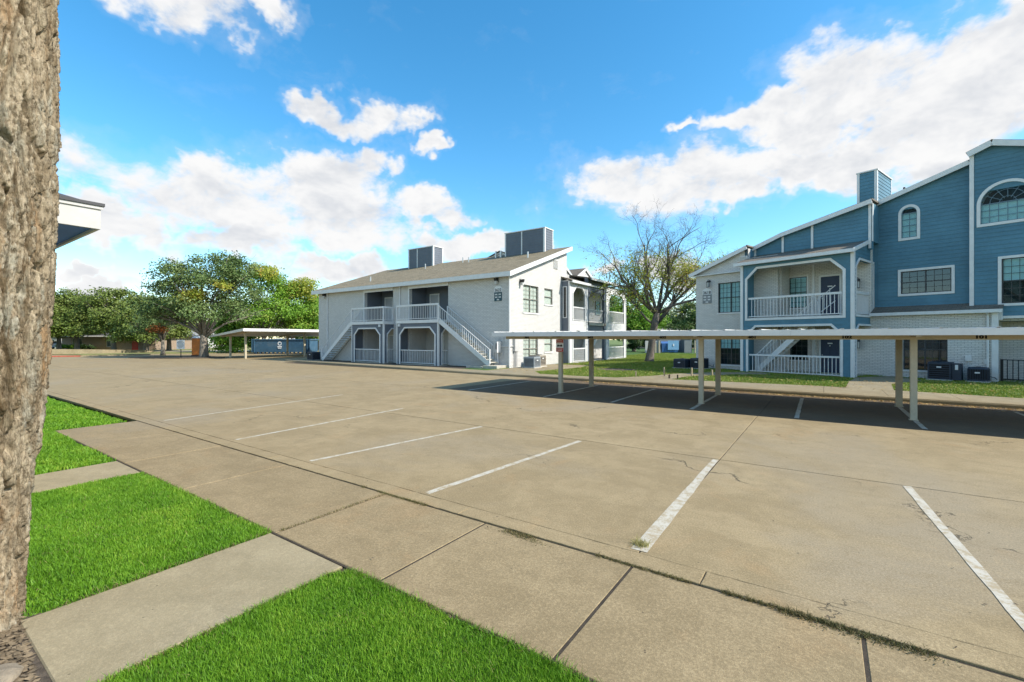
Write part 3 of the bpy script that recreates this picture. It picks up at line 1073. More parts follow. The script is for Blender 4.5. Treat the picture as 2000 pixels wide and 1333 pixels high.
ring = [(6.2 + 1.35 * math.cos(t) * random.uniform(0.85, 1.1), 2.6 + 1.0 * math.sin(t) * random.uniform(0.85, 1.1)) for t in [k * 0.35 for k in range(18)]]
struct(MB().slabpoly(ring, 0.0, 0.088).obj('mulch_circle', M['mulch'], fix=True), 'dark bare mulch circle in the lawn between the buildings')
LB = [(x, y + 0.03) for x, y in BACK if x >= -0.1] + [(42, 34), (-2, 34)]
holes = [WALK1, WALK2, WALK3, ring, [(-21, -0.2), (0.75, -0.2), (0.75, 18.7), (-21, 18.7)]]
blades('lawn_grass', sample(LB, 420, 62, holes=holes), 0.073, (0.03, 0.07), (0.018, 0.034), M['grass_far'], 0.9, label='winter green grass around the apartment buildings')
litter('fallen_leaves', sample([(0.8, -3.2), (30, -3.6), (30, 3), (12, 3), (0.8, 14)], 9, 60), 0.135, (0.03, 0.06), M['litter'], 'pale leaves scattered on the lawn by the buildings')

# left: street side lawns, wall, red kerb, island
FARL = [at(-30, 60).xy[:], at(160, 53).xy[:], at(330, 58).xy[:], at(480, 62).xy[:], at(700, 72).xy[:], at(760, 260).xy[:], at(-60, 260).xy[:]]
struct(MB().slabpoly([tuple(p) for p in FARL], -0.1, 0.06).obj('lawn', M['dry'], fix=True), 'dry lawn across the drive at far left')
STREET = [tuple(at(-200, 66).xy), tuple(at(250, 65.5).xy), tuple(at(480, 67).xy), tuple(at(900, 76).xy), tuple(at(900, 82).xy), tuple(at(480, 73).xy), tuple(at(250, 70).xy), tuple(at(-200, 71).xy)]
struct(MB().slabpoly(STREET, 0.0, 0.066).obj('street', M['street'], fix=True), 'pale street behind the far lawn')
a, b, c = at(30, 53), at(200, 58), at(300, 63)
mb = MB()
for p, q, h0, h1 in ((a, b, 0.75, 0.55), (b, c, 0.55, 0.28)):
    d = (q - p).normalized() * 0.0
    n_ = Vector((-(q - p).y, (q - p).x, 0)).normalized() * 0.25
    mb.hexa([p, q, q + n_, p + n_], [p + Vector((0, 0, h0)), q + Vector((0, 0, h1)), q + n_ + Vector((0, 0, h1)), p + n_ + Vector((0, 0, h0))])
tag(mb.obj('retaining_wall', M['kerb'], fix=True), 'low concrete retaining wall at far left', 'wall')
a, b = at(40, 47.6), at(156, 49.0)
struct(MB().bar(a + Vector((0, 0, 0.06)), b + Vector((0, 0, 0.06)), 0.18, 0.14).obj('kerb', M['redkerb']), 'red painted kerb at far left')
b2, c2 = at(157, 49.1), at(300, 54.5)
struct(MB().bar(b2 + Vector((0, 0, 0.06)), c2 + Vector((0, 0, 0.06)), 0.18, 0.14).obj('kerb', M['kerb']), 'pale kerb next to the red kerb')
isl = [tuple(at(250, 45.3).xy), tuple(at(350, 44.2).xy), tuple(at(432, 45.3).xy), tuple(at(440, 47.3).xy), tuple(at(400, 49).xy), tuple(at(300, 48.5).xy)]
struct(MB().slabpoly(isl, -0.02, 0.07).obj('planting_island', M['mulch'], fix=True), 'bare mulch island under the oak')
# ------------------------------------------------------------------ building kit (building-local coordinates)
def m3(ax, pos, u, d, z):
    """point on a wall: ax 'x' faces -y at y=pos, ax 'y' faces +x at x=pos; d metres out of the wall"""
    return (u, pos - d, z) if ax == 'x' else (pos + d, u, z)


def wbox(mb, ax, pos, u0, u1, d0, d1, z0, z1, z1b=None):
    z1b = z1 if z1b is None else z1b
    P = lambda u, d, z: m3(ax, pos, u, d, z)
    mb.hexa([P(u0, d0, z0), P(u1, d0, z0), P(u1, d1, z0), P(u0, d1, z0)], [P(u0, d0, z1), P(u1, d0, z1b), P(u1, d1, z1b), P(u0, d1, z1)])


def wprism(mb, ax, pos, poly, d0, d1, d1top=None):
    """polygon (u, z) pulled out of the wall from d0 to d1"""
    mb.hexa([m3(ax, pos, u, d0, z) for u, z in poly], [m3(ax, pos, u, d1, z) for u, z in poly])


def pl(line):
    def f(u):
        if u <= line[0][0]:
            return line[0][1]
        for i in range(len(line) - 1):
            if u <= line[i + 1][0]:
                t = (u - line[i][0]) / (line[i + 1][0] - line[i][0])
                return line[i][1] + t * (line[i + 1][1] - line[i][1])
        return line[-1][1]
    return f


def wall(mb, ax, pos, thick, u0, u1, z0, top, openings=()):
    """solid wall with rectangular openings; top is a height or a polyline of (u, z)"""
    line = [(u0, top), (u1, top)] if not hasattr(top, '__len__') else top
    f = pl(line)
    cuts = sorted({u0, u1} | {o[0] for o in openings} | {o[1] for o in openings} | {p[0] for p in line if u0 < p[0] < u1})
    cuts = [c for c in cuts if u0 - 1e-6 <= c <= u1 + 1e-6]
    for a, b in zip(cuts[:-1], cuts[1:]):
        if b - a < 1e-5:
            continue
        mid = (a + b) / 2
        segs = sorted([(o[2], o[3]) for o in openings if o[0] < mid < o[1]])
        z = z0
        for (s, e) in segs:
            if s > z + 1e-5:
                wbox(mb, ax, pos, a, b, -thick, 0, z, s)
            z = max(z, e)
        wbox(mb, ax, pos, a, b, -thick, 0, z, f(a), f(b))


def clip_under(poly, p, q):
    """keep the part of a (u, z) polygon below the line p-q"""
    k = (q[1] - p[1]) / (q[0] - p[0])
    g = lambda v: p[1] + k * (v[0] - p[0]) - v[1]
    out = []
    for i in range(len(poly)):
        a, b = poly[i], poly[(i + 1) % len(poly)]
        ga, gb = g(a), g(b)
        if ga >= 0:
            out.append(a)
        if (ga > 0) != (gb > 0) and abs(ga - gb) > 1e-9:
            t = ga / (ga - gb)
            out.append((a[0] + t * (b[0] - a[0]), a[1] + t * (b[1] - a[1])))
    return out


def siding(parent, ax, pos, u0, u1, z0, top, openings=(), pitch=0.19, mat=None, joined=False, arches=()):
    """lap boards, one object per course, each board leaning out at its foot"""
    line = [(u0, top), (u1, top)] if not hasattr(top, '__len__') else top
    zmax = max(p[1] for p in line)
    allmb = MB()
    z = z0
    while z < zmax - 0.01:
        zb = min(z + pitch, zmax)
        mb = MB() if not joined else allmb
        cz = sorted({z, zb} | {o[k] for o in openings for k in (2, 3) if z + 0.012 < o[k] < zb - 0.012})
        for za, zc in zip(cz[:-1], cz[1:]):
            mid = (za + zc) / 2
            cu = sorted({u0, u1} | {p[0] for p in line if u0 < p[0] < u1})
            spans = list(zip(cu[:-1], cu[1:]))
            cutl = [(o[0], o[1]) for o in openings if o[2] < mid < o[3]]
            for (uc, zc0, r) in arches:
                if zc0 <= mid < zc0 + r:
                    hw = math.sqrt(max(0, r * r - (mid - zc0) ** 2))
                    cutl.append((uc - hw, uc + hw))
            for (a, b) in cutl:
                ns = []
                for s in spans:
                    if b <= s[0] or a >= s[1]:
                        ns.append(s)
                    else:
                        if a > s[0] + 0.005:
                            ns.append((s[0], a))
                        if b < s[1] - 0.005:
                            ns.append((b, s[1]))
                spans = ns
            for (a, b) in spans:
                poly = [(a, za), (b, za), (b, zc), (a, zc)]
                for p, q in zip(line[:-1], line[1:]):
                    if q[0] > a + 1e-6 and p[0] < b - 1e-6:
                        poly = clip_under(poly, p, q)
                if len(poly) < 3:
                    continue
                dd = lambda zz: 0.024 - 0.017 * (zz - z) / pitch
                n = len(poly)
                if not joined:
                    mb = MB()
                mb.add([m3(ax, pos, u, 0.001, zz) for u, zz in poly] + [m3(ax, pos, u, dd(zz), zz) for u, zz in poly],
                       [tuple(range(n - 1, -1, -1)), tuple(range(n, 2 * n))] + [(i, (i + 1) % n, n + (i + 1) % n, n + i) for i in range(n)])
                if not joined:
                    mb.obj('siding_board', mat, parent, fix=True)
        z += pitch
    if joined and allmb.f:
        tag(allmb.obj('siding', mat, parent, fix=True), None, None, None, 'stuff')


def trim_ring(parent, ax, pos, inner, w, d0, d1, closed=True, name='trim'):
    """flat boards round an opening, mitred; inner polygon given anticlockwise in (u, z)"""
    n = len(inner)
    outer = []
    for i in range(n):
        p = Vector(inner[i])
        a = Vector(inner[i - 1]) if (closed or i > 0) else None
        b = Vector(inner[(i + 1) % n]) if (closed or i < n - 1) else None
        ns = []
        if a is not None:
            d = (p - a).normalized()
            ns.append(Vector((d.y, -d.x)))
        if b is not None:
            d = (b - p).normalized()
            ns.append(Vector((d.y, -d.x)))
        if len(ns) == 2:
            m_ = (ns[0] + ns[1])
            m_ = m_ / max(0.2, m_.length_squared / 2)
        else:
            m_ = ns[0]
        outer.append(p + m_ * w)
    mb = MB()
    for i in range(n if closed else n - 1):
        j = (i + 1) % n
        poly = [tuple(inner[i]), tuple(inner[j]), tuple(outer[j]), tuple(outer[i])]
        wprism(mb, ax, pos, poly, d0, d1)
    return mb.obj(name, M['white'], parent, fix=True)


def chamfer_poly(u0, u1, z0, z1, c):
    return [(u1, z0), (u1, z1 - c), (u1 - c, z1), (u0 + c, z1), (u0, z1 - c), (u0, z0)]


PANES = {}


def pane(parent, ax, pos, u0, u1, z0, z1, d, mat):
    k = (ax, round(u1 - u0, 3), round(z1 - z0, 3), mat.name)
    if k not in PANES:
        mb = MB()
        wbox(mb, ax, 0, 0, u1 - u0, -0.006, 0, 0, z1 - z0)
        PANES[k] = mb.mesh('pane')
        PANES[k].materials.append(mat)
    return link('pane', PANES[k], None, parent, m3(ax, pos, u0, d, z0))


def window(parent, ax, pos, u0, u1, z0, z1, sashes=2, cu=2, cz=3, d=-0.06, frame=None, munt=None, glass=None, lower_dark=True, blind='full', fw=0.045, split=0.5, sill=True, lower_cz=None):
    frame = frame or M['frame_dark']
    munt = munt or frame
    glass = glass or M['glass']
    mb = MB()
    wbox(mb, ax, pos, u0, u0 + fw, d - 0.04, d + 0.03, z0, z1)
    wbox(mb, ax, pos, u1 - fw, u1, d - 0.04, d + 0.03, z0, z1)
    wbox(mb, ax, pos, u0 + fw, u1 - fw, d - 0.04, d + 0.03, z0, z0 + fw)
    wbox(mb, ax, pos, u0 + fw, u1 - fw, d - 0.04, d + 0.03, z1 - fw, z1)
    sw = (u1 - u0 - 2 * fw) / sashes
    for i in range(1, sashes):
        c = u0 + fw + i * sw
        wbox(mb, ax, pos, c - fw * 0.6, c + fw * 0.6, d - 0.04, d + 0.025, z0 + fw, z1 - fw)
    zs = z0 + (z1 - z0) * split
    w = mb.obj('window', frame, parent)
    mm = MB()
    for i in range(sashes):
        a = u0 + fw + i * sw + (fw * 0.6 if i else 0)
        b = u0 + fw + (i + 1) * sw - (fw * 0.6 if i < sashes - 1 else 0)
        wbox(mm, ax, pos, a, b, d - 0.03, d + 0.02, zs - fw * 0.5, zs + fw * 0.5)
        for (s, e, nz) in ((z0 + fw, zs - fw * 0.5, lower_cz or cz), (zs + fw * 0.5, z1 - fw, cz)):
            for q in range(1, cu):
                c = a + (b - a) * q / cu
                wbox(mm, ax, pos, c - 0.009, c + 0.009, d - 0.008, d + 0.010, s, e)
            for q in range(1, nz):
                c = s + (e - s) * q / nz
                wbox(mm, ax, pos, a, b, d - 0.007, d + 0.009, c - 0.009, c + 0.009)
            for q in range(cu):
                for r in range(nz):
                    pane(w, ax, pos, a + (b - a) * q / cu, a + (b - a) * (q + 1) / cu, s + (e - s) * r / nz, s + (e - s) * (r + 1) / nz, d - 0.008 + 0.0005 * ((q + r) % 2), glass)
    mm.obj('muntin', munt, w)
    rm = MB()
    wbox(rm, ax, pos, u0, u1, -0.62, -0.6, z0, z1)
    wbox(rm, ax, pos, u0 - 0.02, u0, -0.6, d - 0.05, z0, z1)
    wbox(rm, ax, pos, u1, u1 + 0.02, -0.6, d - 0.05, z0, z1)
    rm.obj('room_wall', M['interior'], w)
    zb = z0 + fw if blind == 'full' else (zs if blind == 'half' else None)
    if zb is not None:
        bm_ = MB()
        z = zb
        while z < z1 - 0.05:
            wbox(bm_, ax, pos, u0 + fw, u1 - fw, d - 0.075, d - 0.07, z, min(z + 0.046, z1 - fw))
            z += 0.05
        bm_.obj('blind', M['blind'], w)
    if sill:
        sb = MB()
        wbox(sb, ax, pos, u0 - 0.05, u1 + 0.05, d, 0.05, z0 - 0.09, z0)
        sb.obj('sill', M['white'], w)
    return w


def arch_window(parent, ax, pos, uc, hw, z0, zs, cu, cz, sub_arcs, frame, munt, d=-0.05, fan=True, blind=True):
    """round-headed window: rectangle z0..zs, half round above"""
    n = 20
    arc = [(uc + hw * math.cos(t), zs + hw * math.sin(t)) for t in [math.pi * k / n for k in range(n + 1)]]
    inner = [(uc + hw, z0)] + arc + [(uc - hw, z0)]
    t = trim_ring(parent, ax, pos, inner[:], 0.12, 0.0, 0.045, True, 'window_trim')
    mb = MB()
    for p, q in zip(inner, inner[1:] + inner[:1]):
        mb.bar(m3(ax, pos, p[0], d + 0.02, p[1]), m3(ax, pos, q[0], d + 0.02, q[1]), 0.05, 0.05, up=m3(ax, 0, 0, 1, 0))
    w = mb.obj('window', frame, parent)
    mm = MB()
    wbox(mm, ax, pos, uc - hw, uc + hw, d, d + 0.03, zs - 0.02, zs + 0.02)
    for q in range(1, cu):
        c = uc - hw + 2 * hw * q / cu
        wbox(mm, ax, pos, c - 0.012, c + 0.012, d, d + 0.018, z0, zs - 0.02)
    for q in range(1, cz):
        c = z0 + (zs - z0) * q / cz
        wbox(mm, ax, pos, uc - hw, uc + hw, d, d + 0.017, c - 0.012, c + 0.012)
    if fan:
        for k in range(1, 6):
            a_ = math.pi * k / 6
            mm.bar(m3(ax, pos, uc + hw * 0.22 * math.cos(a_), d + 0.012, zs + hw * 0.22 * math.sin(a_)), m3(ax, pos, uc + hw * math.cos(a_), d + 0.012, zs + hw * math.sin(a_)), 0.02, 0.02, up=m3(ax, 0, 0, 1, 0))
        for rr in (0.30, 0.66):
            pts = [(uc + hw * rr * math.cos(math.pi * k / 14), zs + hw * rr * math.sin(math.pi * k / 14)) for k in range(15)]
            for p, q in zip(pts[:-1], pts[1:]):
                mm.bar(m3(ax, pos, p[0], d + 0.013, p[1]), m3(ax, pos, q[0], d + 0.013, q[1]), 0.018, 0.018, up=m3(ax, 0, 0, 1, 0))
    mm.obj('muntin', munt, w)
    g = MB()
    wprism(g, ax, pos, [(uc + hw * math.cos(math.pi * k / n), zs + hw * math.sin(math.pi * k / n)) for k in range(n + 1)], d - 0.012, d - 0.006)
    g.obj('pane', M['glass'], w, fix=True)
    for q in range(cu):
        for r in range(cz):
            pane(w, ax, pos, uc - hw + 2 * hw * q / cu, uc - hw + 2 * hw * (q + 1) / cu, z0 + (zs - z0) * r / cz, z0 + (zs - z0) * (r + 1) / cz, d - 0.008, M['glass'])
    bmx = MB()
    if blind:
        z = z0
        while z < zs:
            wbox(bmx, ax, pos, uc - hw, uc + hw, d - 0.075, d - 0.07, z, z + 0.046)
            z += 0.05
        bmx.obj('blind', M['blind'], w)
    rm = MB()
    wprism(rm, ax, pos, inner, -0.6, -0.58)
    rm.obj('room_wall', M['interior'], w, fix=True)
    return w


BAL = {}


def railing(parent, p, q, h=1.05, sp=0.125, name='railing', mat=None, posts=(True, True), low=0.10, bw=0.028, capw=0.075, caph=0.06):
    """hand rail from p to q (deck level points); balusters are its children"""
    mat = mat or M['rail']
    p, q = Vector(p), Vector(q)
    up = Vector((0, 0, 1))
    mb = MB()
    mb.bar(p + up * h, q + up * h, capw, caph)
    mb.bar(p + up * low, q + up * low, 0.045, 0.045)
    for e, on in ((p, posts[0]), (q, posts[1])):
        if on:
            mb.bar(e + up * (low - 0.1), e + up * (h + 0.03), 0.085, 0.085)
    r = mb.obj(name, mat, parent)
    L_ = (q - p).xy.length
    n = max(1, int(L_ / sp))
    hb = h - low - 0.04
    k = (round(hb, 3), mat.name, bw)
    if k not in BAL:
        BAL[k] = MB().box(-bw / 2, bw / 2, -bw / 2, bw / 2, 0, hb).mesh('baluster')
        BAL[k].materials.append(mat)
    for i in range(1, n):
        c = p.lerp(q, i / n) + up * (low + 0.02)
        link('baluster', BAL[k], None, r, c)
    return r


def roof_plane(parent, o, along, slope, lx, ly, mat, thick=0.16, name='roof'):
    """flat roof plane: origin o, local x along the eave, local y up the slope"""
    ex = Vector(along).normalized()
    ey = Vector(slope).normalized()
    nz = ex.cross(ey).normalized()
    me = MB().box(0, lx, 0, ly, -thick, 0).mesh(name)
    ob = link(name, me, mat, parent)
    mt = Matrix.Identity(4)
    for i in range(3):
        mt[i][0], mt[i][1], mt[i][2], mt[i][3] = ex[i], ey[i], nz[i], o[i]
    ob.matrix_basis = mt
    return ob


def lantern(loc, rz, label, s=1.0, group=None, small=False):
    """wall lamp; local -y points away from the wall"""
    e = empty('wall_lamp', loc, rz, label, 'wall lamp', group)
    if small:
        MB().box(-0.06 * s, 0.06 * s, -0.03, 0, -0.06 * s, 0.12 * s).obj('back_plate', M['black'], e)
        MB().hexa([(-0.05 * s, -0.16 * s, -0.02 * s), (0.05 * s, -0.16 * s, -0.02 * s), (0.05 * s, -0.03, -0.02 * s), (-0.05 * s, -0.03, -0.02 * s)],
                  [(-0.06 * s, -0.19 * s, 0.10 * s), (0.06 * s, -0.19 * s, 0.10 * s), (0.06 * s, -0.03, 0.10 * s), (-0.06 * s, -0.03, 0.10 * s)]).obj('hood', M['black'], e)
        MB().box(-0.045 * s, 0.045 * s, -0.15 * s, -0.05, -0.14 * s, -0.021 * s).obj('shade', M['lampglass'], e)
        return e
    MB().lathe([(0.055 * s, 0), (0.055 * s, 0.02), (0.02, 0.03)], 12).obj('back_plate', M['frame_dark'], e).rotation_euler = (R(90), 0, 0)
    MB().tube([(0, -0.02, 0), (0, -0.08 * s, 0.08 * s), (0, -0.16 * s, 0.07 * s), (0, -0.17 * s, 0.0)], 0.012 * s, 6).obj('arm', M['frame_dark'], e)
    c = (0, -0.17 * s, 0)
    mb = MB()
    mb.lathe([(0.02 * s, 0.03 * s), (0.10 * s, -0.05 * s), (0.10 * s, -0.065 * s)], 6, c)
    mb.lathe([(0.09 * s, -0.30 * s), (0.09 * s, -0.285 * s), (0.05 * s, -0.27 * s)], 6, c)
    for k in range(6):
        a_ = 2 * math.pi * k / 6
        x, y = 0.085 * s * math.cos(a_), 0.085 * s * math.sin(a_) - 0.17 * s
        mb.bar((x, y, -0.29 * s), (x, y, -0.06 * s), 0.012 * s, 0.012 * s)
    mb.obj('cage', M['frame_dark'], e)
    MB().lathe([(0.07 * s, -0.28 * s), (0.075 * s, -0.07 * s)], 6, c).obj('shade', M['lampglass'], e)
    return e


def door(parent, ax, pos, u0, u1, z0, z1, mat, plate=True, name='door'):
    mb = MB()
    wbox(mb, ax, pos, u0, u1, 0.004, 0.03, z0, z1)
    d = mb.obj(name, mat, parent)
    w = u1 - u0
    h = z1 - z0
    pm = MB()
    for (a, b) in ((0.12, 0.46), (0.54, 0.88)):
        for (s, e) in ((0.06, 0.34), (0.40, 0.72), (0.78, 0.93)):
            wbox(pm, ax, pos, u0 + w * a, u0 + w * b, 0.031, 0.042, z0 + h * s, z0 + h * e)
    pm.obj('door_panel', mat, d)
    MB().lathe([(0.03, 0), (0.035, 0.02), (0.012, 0.045)], 10, (0, 0, 0)).obj('knob', M['chrome'], d).matrix_basis = Matrix.Translation(m3(ax, pos, u0 + 0.07, 0.035, z0 + h * 0.45)) @ Matrix.Rotation(R(90), 4, 'X' if ax == 'x' else 'Y')
    if plate:
        q = MB()
        wbox(q, ax, pos, u0 + w * 0.37, u0 + w * 0.63, 0.043, 0.05, z0 + h * 0.735, z0 + h * 0.765)
        wbox(q, ax, pos, u0 + w * 0.47, u0 + w * 0.53, 0.043, 0.055, z0 + h * 0.675, z0 + h * 0.70)
        q.obj('number_plate', M['signwhite'], d)
    tr = MB()
    wbox(tr, ax, pos, u0 - 0.09, u0, 0.002, 0.05, z0, z1 + 0.09)
    wbox(tr, ax, pos, u1, u1 + 0.09, 0.002, 0.05, z0, z1 + 0.09)
    wbox(tr, ax, pos, u0, u1, 0.002, 0.05, z1, z1 + 0.09)
    tr.obj('door_frame', M['white'], d)
    return d


def stairs(parent, x0, z0, x1, z1, ya, yb, n, mat=None, rail_sides=(0,), axis='x', rh=0.95):
    """straight open flight from (x0,z0) low to (x1,z1) high along the given axis"""
    mat = mat or M['rail']
    P = (lambda u, v, z: (u, v, z)) if axis == 'x' else (lambda u, v, z: (v, u, z))
    mb = MB()
    st = None
    for v in (ya, yb):
        s_ = MB().bar(P(x0, v, z0 + 0.02), P(x1, v, z1 - 0.08), 0.05, 0.27)
        o = s_.obj('stringer', mat, parent)
        st = st or o
    for i in range(n):
        t = (i + 0.5) / n
        u = x0 + (x1 - x0) * t
        z = z0 + (z1 - z0) * (i + 1) / (n + 1)
        w = abs(x1 - x0) / n * 0.62
        a = P(u - w, min(ya, yb) + 0.03, z - 0.03)
        b = P(u + w, max(ya, yb) - 0.03, z + 0.02)
        MB().box(min(a[0], b[0]), max(a[0], b[0]), min(a[1], b[1]), max(a[1], b[1]), a[2], b[2]).obj('tread', M['concstep'], parent)
    for v in [(ya, yb)[k] for k in rail_sides]:
        railing(parent, P(x0, v, z0 + 0.05), P(x1, v, z1), h=rh, sp=0.17, name='stair_railing', low=0.12, bw=0.026, capw=0.045, caph=0.045)


def sign_plate(loc, rz, number, label, s=1.0, dark=None):
    e = empty('building_sign', loc, rz, label, 'sign')
    w, h = 0.60 * s, 1.0 * s
    pts = [(w / 2, 0.58 * h), (w / 2, 0.80 * h)] + [(w / 2 * math.cos(t), 0.80 * h + 0.2 * h * math.sin(t)) for t in [math.pi * k / 10 for k in range(1, 10)]] + [(-w / 2, 0.80 * h), (-w / 2, 0.58 * h)]
    mb = MB()
    wprism(mb, 'x', 0, pts, 0.0, 0.03)
    mb.obj('top_panel', M['signwhite'], e, fix=True)
    MB().box(-w / 2, w / 2, -0.03, 0, 0, 0.578 * h).obj('lower_panel', dark, e)
    text('number', number, 0.27 * s, M['stencil'], e, (0, -0.034, 0.70 * h), bold=0.004)
    q = MB()
    for (z, xs_) in ((0.43, (-0.19, -0.10, 0.10, 0.19)), (0.25, (-0.19, -0.10, 0.10, 0.19)), (0.09, (-0.05, 0.05))):
        for x in xs_:
            q.box((x - 0.035) * s, (x + 0.035) * s, -0.034, -0.0305, (z - 0.045) * h, (z + 0.045) * h)
    q.box(-0.006 * s, 0.006 * s, -0.033, -0.0305, 0.18 * h, 0.50 * h)
    q.obj('unit_marks', M['signwhite'], e)
    return e


# ------------------------------------------------------------------ white brick building with the twin stairs
A = empty('apartment_building', (0, 0, 0), 0, 'two storey white brick apartment building with outside stairs and two grey roof boxes', 'building')
SL = 0.347
ZE = 6.22
top_front = 6.16
OPEN = [(-14.5, -11.04, 3.3, 5.93), (-14.5, -11.04, 0.1, 3.0), (-9.2, -5.27, 3.3, 5.93), (-9.2, -5.27, 0.1, 3.0)]
mb = MB()
wall(mb, 'x', 0, 0.25, -21.0, 0.0, 0.0, top_front, OPEN)
mb.obj('front_wall', M['brick'], A)
mb = MB()
GW = [(1.62, 3.58, 3.74, 5.62), (4.4, 5.6, 4.45, 5.6), (1.62, 3.52, 0.36, 2.22), (4.4, 5.55, 1.02, 2.2)]
wall(mb, 'y', 0, 0.25, 0.252, 7.84, 0.0, [(0.252, ZE + 0.05), (7.84, ZE + SL * 7.84 - 0.03)], GW)
mb.obj('gable_wall', M['brick'], A)
mb = MB()
wall(mb, 'y', -20.75, 0.25, 0.252, 7.84, 0.0, [(0.252, ZE + 0.05), (7.84, ZE + SL * 7.84 - 0.03)])
mb.box(-20.75, -0.26, 7.6, 7.84, 5.0, ZE + SL * 7.7 - 0.05)
mb.obj('side_wall', M['brick'], A)
# recess rooms: back and side walls, ceilings
for (x0, x1) in ((-14.5, -11.04), (-9.2, -5.27)):
    for (z0, z1) in ((3.3, 5.93), (0.1, 3.0)):
        mb = MB()
        mb.box(x0 - 0.1, x1 + 0.1, 1.75, 1.9, z0, z1 + 0.1)
        mb.box(x0 - 0.12, x0, 0.252, 1.75, z0, z1 + 0.1)
        mb.box(x1, x1 + 0.12, 0.252, 1.75, z0, z1 + 0.1)
        mb.box(x0, x1, 0.252, 1.75, z1 + 0.002, z1 + 0.1)
        mb.obj('recess_wall', M['siding2'] if z0 > 2 else M['beige'], A)
    MB().box(x0 - 0.12, x1 + 0.12, -0.98, 1.75, 3.06, 3.295).obj('deck_floor', M['beige'], A)
    MB().box(x0 - 0.12, x1 + 0.12, -0.95, 1.75, 0.0, 0.13).obj('slab', M['concstep'], A)
    # header board under the eave
    MB().box(x0 - 0.02, x1 + 0.02, -0.05, -0.002, 5.72, 5.98).obj('header_trim', M['white'], A)
    MB().box(x0 - 0.12, x0 - 0.001, -0.04, -0.002, 3.3, 5.95).obj('jamb_trim', M['white'], A)
    MB().box(x1 - 1.55, x1 - 0.25, 1.70, 1.745, 3.3, 5.55).obj('jamb_trim', M['white'], A)
    w = window(A, 'x', 1.69, x1 - 1.45, x1 - 0.35, 3.35, 5.45, 2, 1, 1, d=0.005, frame=M['frame_dark'], glass=M['glass_dark'], blind='none', sill=False, split=0.02)
    door(A, 'x', 1.75, x0 + 0.5, x0 + 1.35, 3.3, 5.35, M['door_grey'], False)
    door(A, 'x', 1.75, x0 + 1.0, x0 + 1.85, 0.13, 2.2, M['door_grey'], False)
    window(A, 'x', 1.69, x1 - 1.3, x1 - 0.3, 0.2, 2.3, 1, 1, 1, d=0.005, frame=M['frame_dark'], glass=M['glass_dark'], blind='none', sill=False, split=0.02)
# projecting enclosures below the decks
for (x0, x1, o0, o1) in ((-14.85, -10.97, -14.45, -11.42), (-9.48, -5.28, -9.1, -5.62)):
    zt = 3.08
    mb = MB()
    wall(mb, 'x', -0.98, 0.1, x0, x1, 0.1, zt, [(o0, o1, 0.1, 2.72)])
    c = 0.48
    for s, u in ((1, o0), (-1, o1)):
        wprism(mb, 'x', -0.98, [(u, 2.72), (u, 2.72 - c), (u + s * c, 2.72)] if s > 0 else [(u, 2.72 - c), (u, 2.72), (u - c, 2.72)], -0.1, 0)
    wall(mb, 'y', x1, 0.1, -0.88, -0.002, 0.1, zt, [(-0.62, -0.002, 0.1, 2.72)])
    wprism(mb, 'y', x1, [(-0.62, 2.3), (-0.2, 2.72), (-0.62, 2.72)], -0.1, 0)
    wall(mb, 'y', x0 + 0.1, 0.1, -0.88, -0.002, 0.1, zt)
    mb.obj('enclosure_wall', M['siding2'], A, fix=True)
    siding(A, 'x', -0.98, x0 + 0.06, x1 - 0.08, 2.72 + 0.11, zt - 0.01, [], 0.19, M['siding2'], True)
    trim_ring(A, 'x', -0.98, chamfer_poly(o0, o1, 0.1, 2.72, c), 0.10, 0.0, 0.045, False)
    trim_ring(A, 'y', x1, [(-0.002, 2.72), (-0.2, 2.72), (-0.62, 2.3), (-0.62, 0.1)], 0.08, 0.0, 0.045, False)
    cb = MB()
    cb.box(x1 - 0.09, x1 + 0.02, -1.0, -0.88, 0.08, zt)
    cb.box(x0 - 0.02, x0 + 0.06, -1.0, -0.88, 0.08, zt)
    cb.obj('corner_board', M['white'], A)
    MB().box(x0 - 0.06, x1 + 0.06, -1.05, -0.003, zt, 3.30).obj('deck_edge', M['white'], A)
    railing(A, (x0 + 0.02, -0.98, 3.30), (x1 - 0.02, -0.98, 3.30), h=1.06, capw=0.10, caph=0.13, sp=0.17)
    if x0 < -12:
        railing(A, (x1 - 0.02, -0.93, 3.30), (x1 - 0.02, -0.06, 3.30), h=1.06, posts=(False, True), capw=0.09, caph=0.13)
    railing(A, (o0 + 0.02, -0.93, 0.13), (o1 - 0.02, -0.93, 0.13), h=1.0, posts=(False, False), capw=0.06, sp=0.165)
    railing(A, (x1 - 0.05, -0.58, 0.13), (x1 - 0.05, -0.03, 0.13), h=1.0, posts=(False, False), capw=0.06, sp=0.165)
    MB().box(x0 + 0.25 if x0 > -12 else x1 - 0.45, x0 + 0.40 if x0 > -12 else x1 - 0.30, -1.12, -1.005, 2.86, 3.04).obj('flood_light', M['signwhite'], A)
stl = empty('staircase')
stl.parent = A
stairs(stl, -18.95, 0.12, -14.9, 3.28, -0.98, -0.1, 16, rail_sides=(0, 1))
strr = empty('staircase')
strr.parent = A
stairs(strr, -0.85, 0.28, -5.22, 3.28, -0.98, -0.1, 16, rail_sides=(0, 1))
MB().chbox(-1.25, -0.15, -1.15, -0.02, 0.05, 0.27, 0.02).obj('landing', M['concstep'], A)
MB().chbox(-2.6, -1.26, -1.2, -0.6, 0.05, 0.2, 0.02).obj('landing', M['concstep'], A)
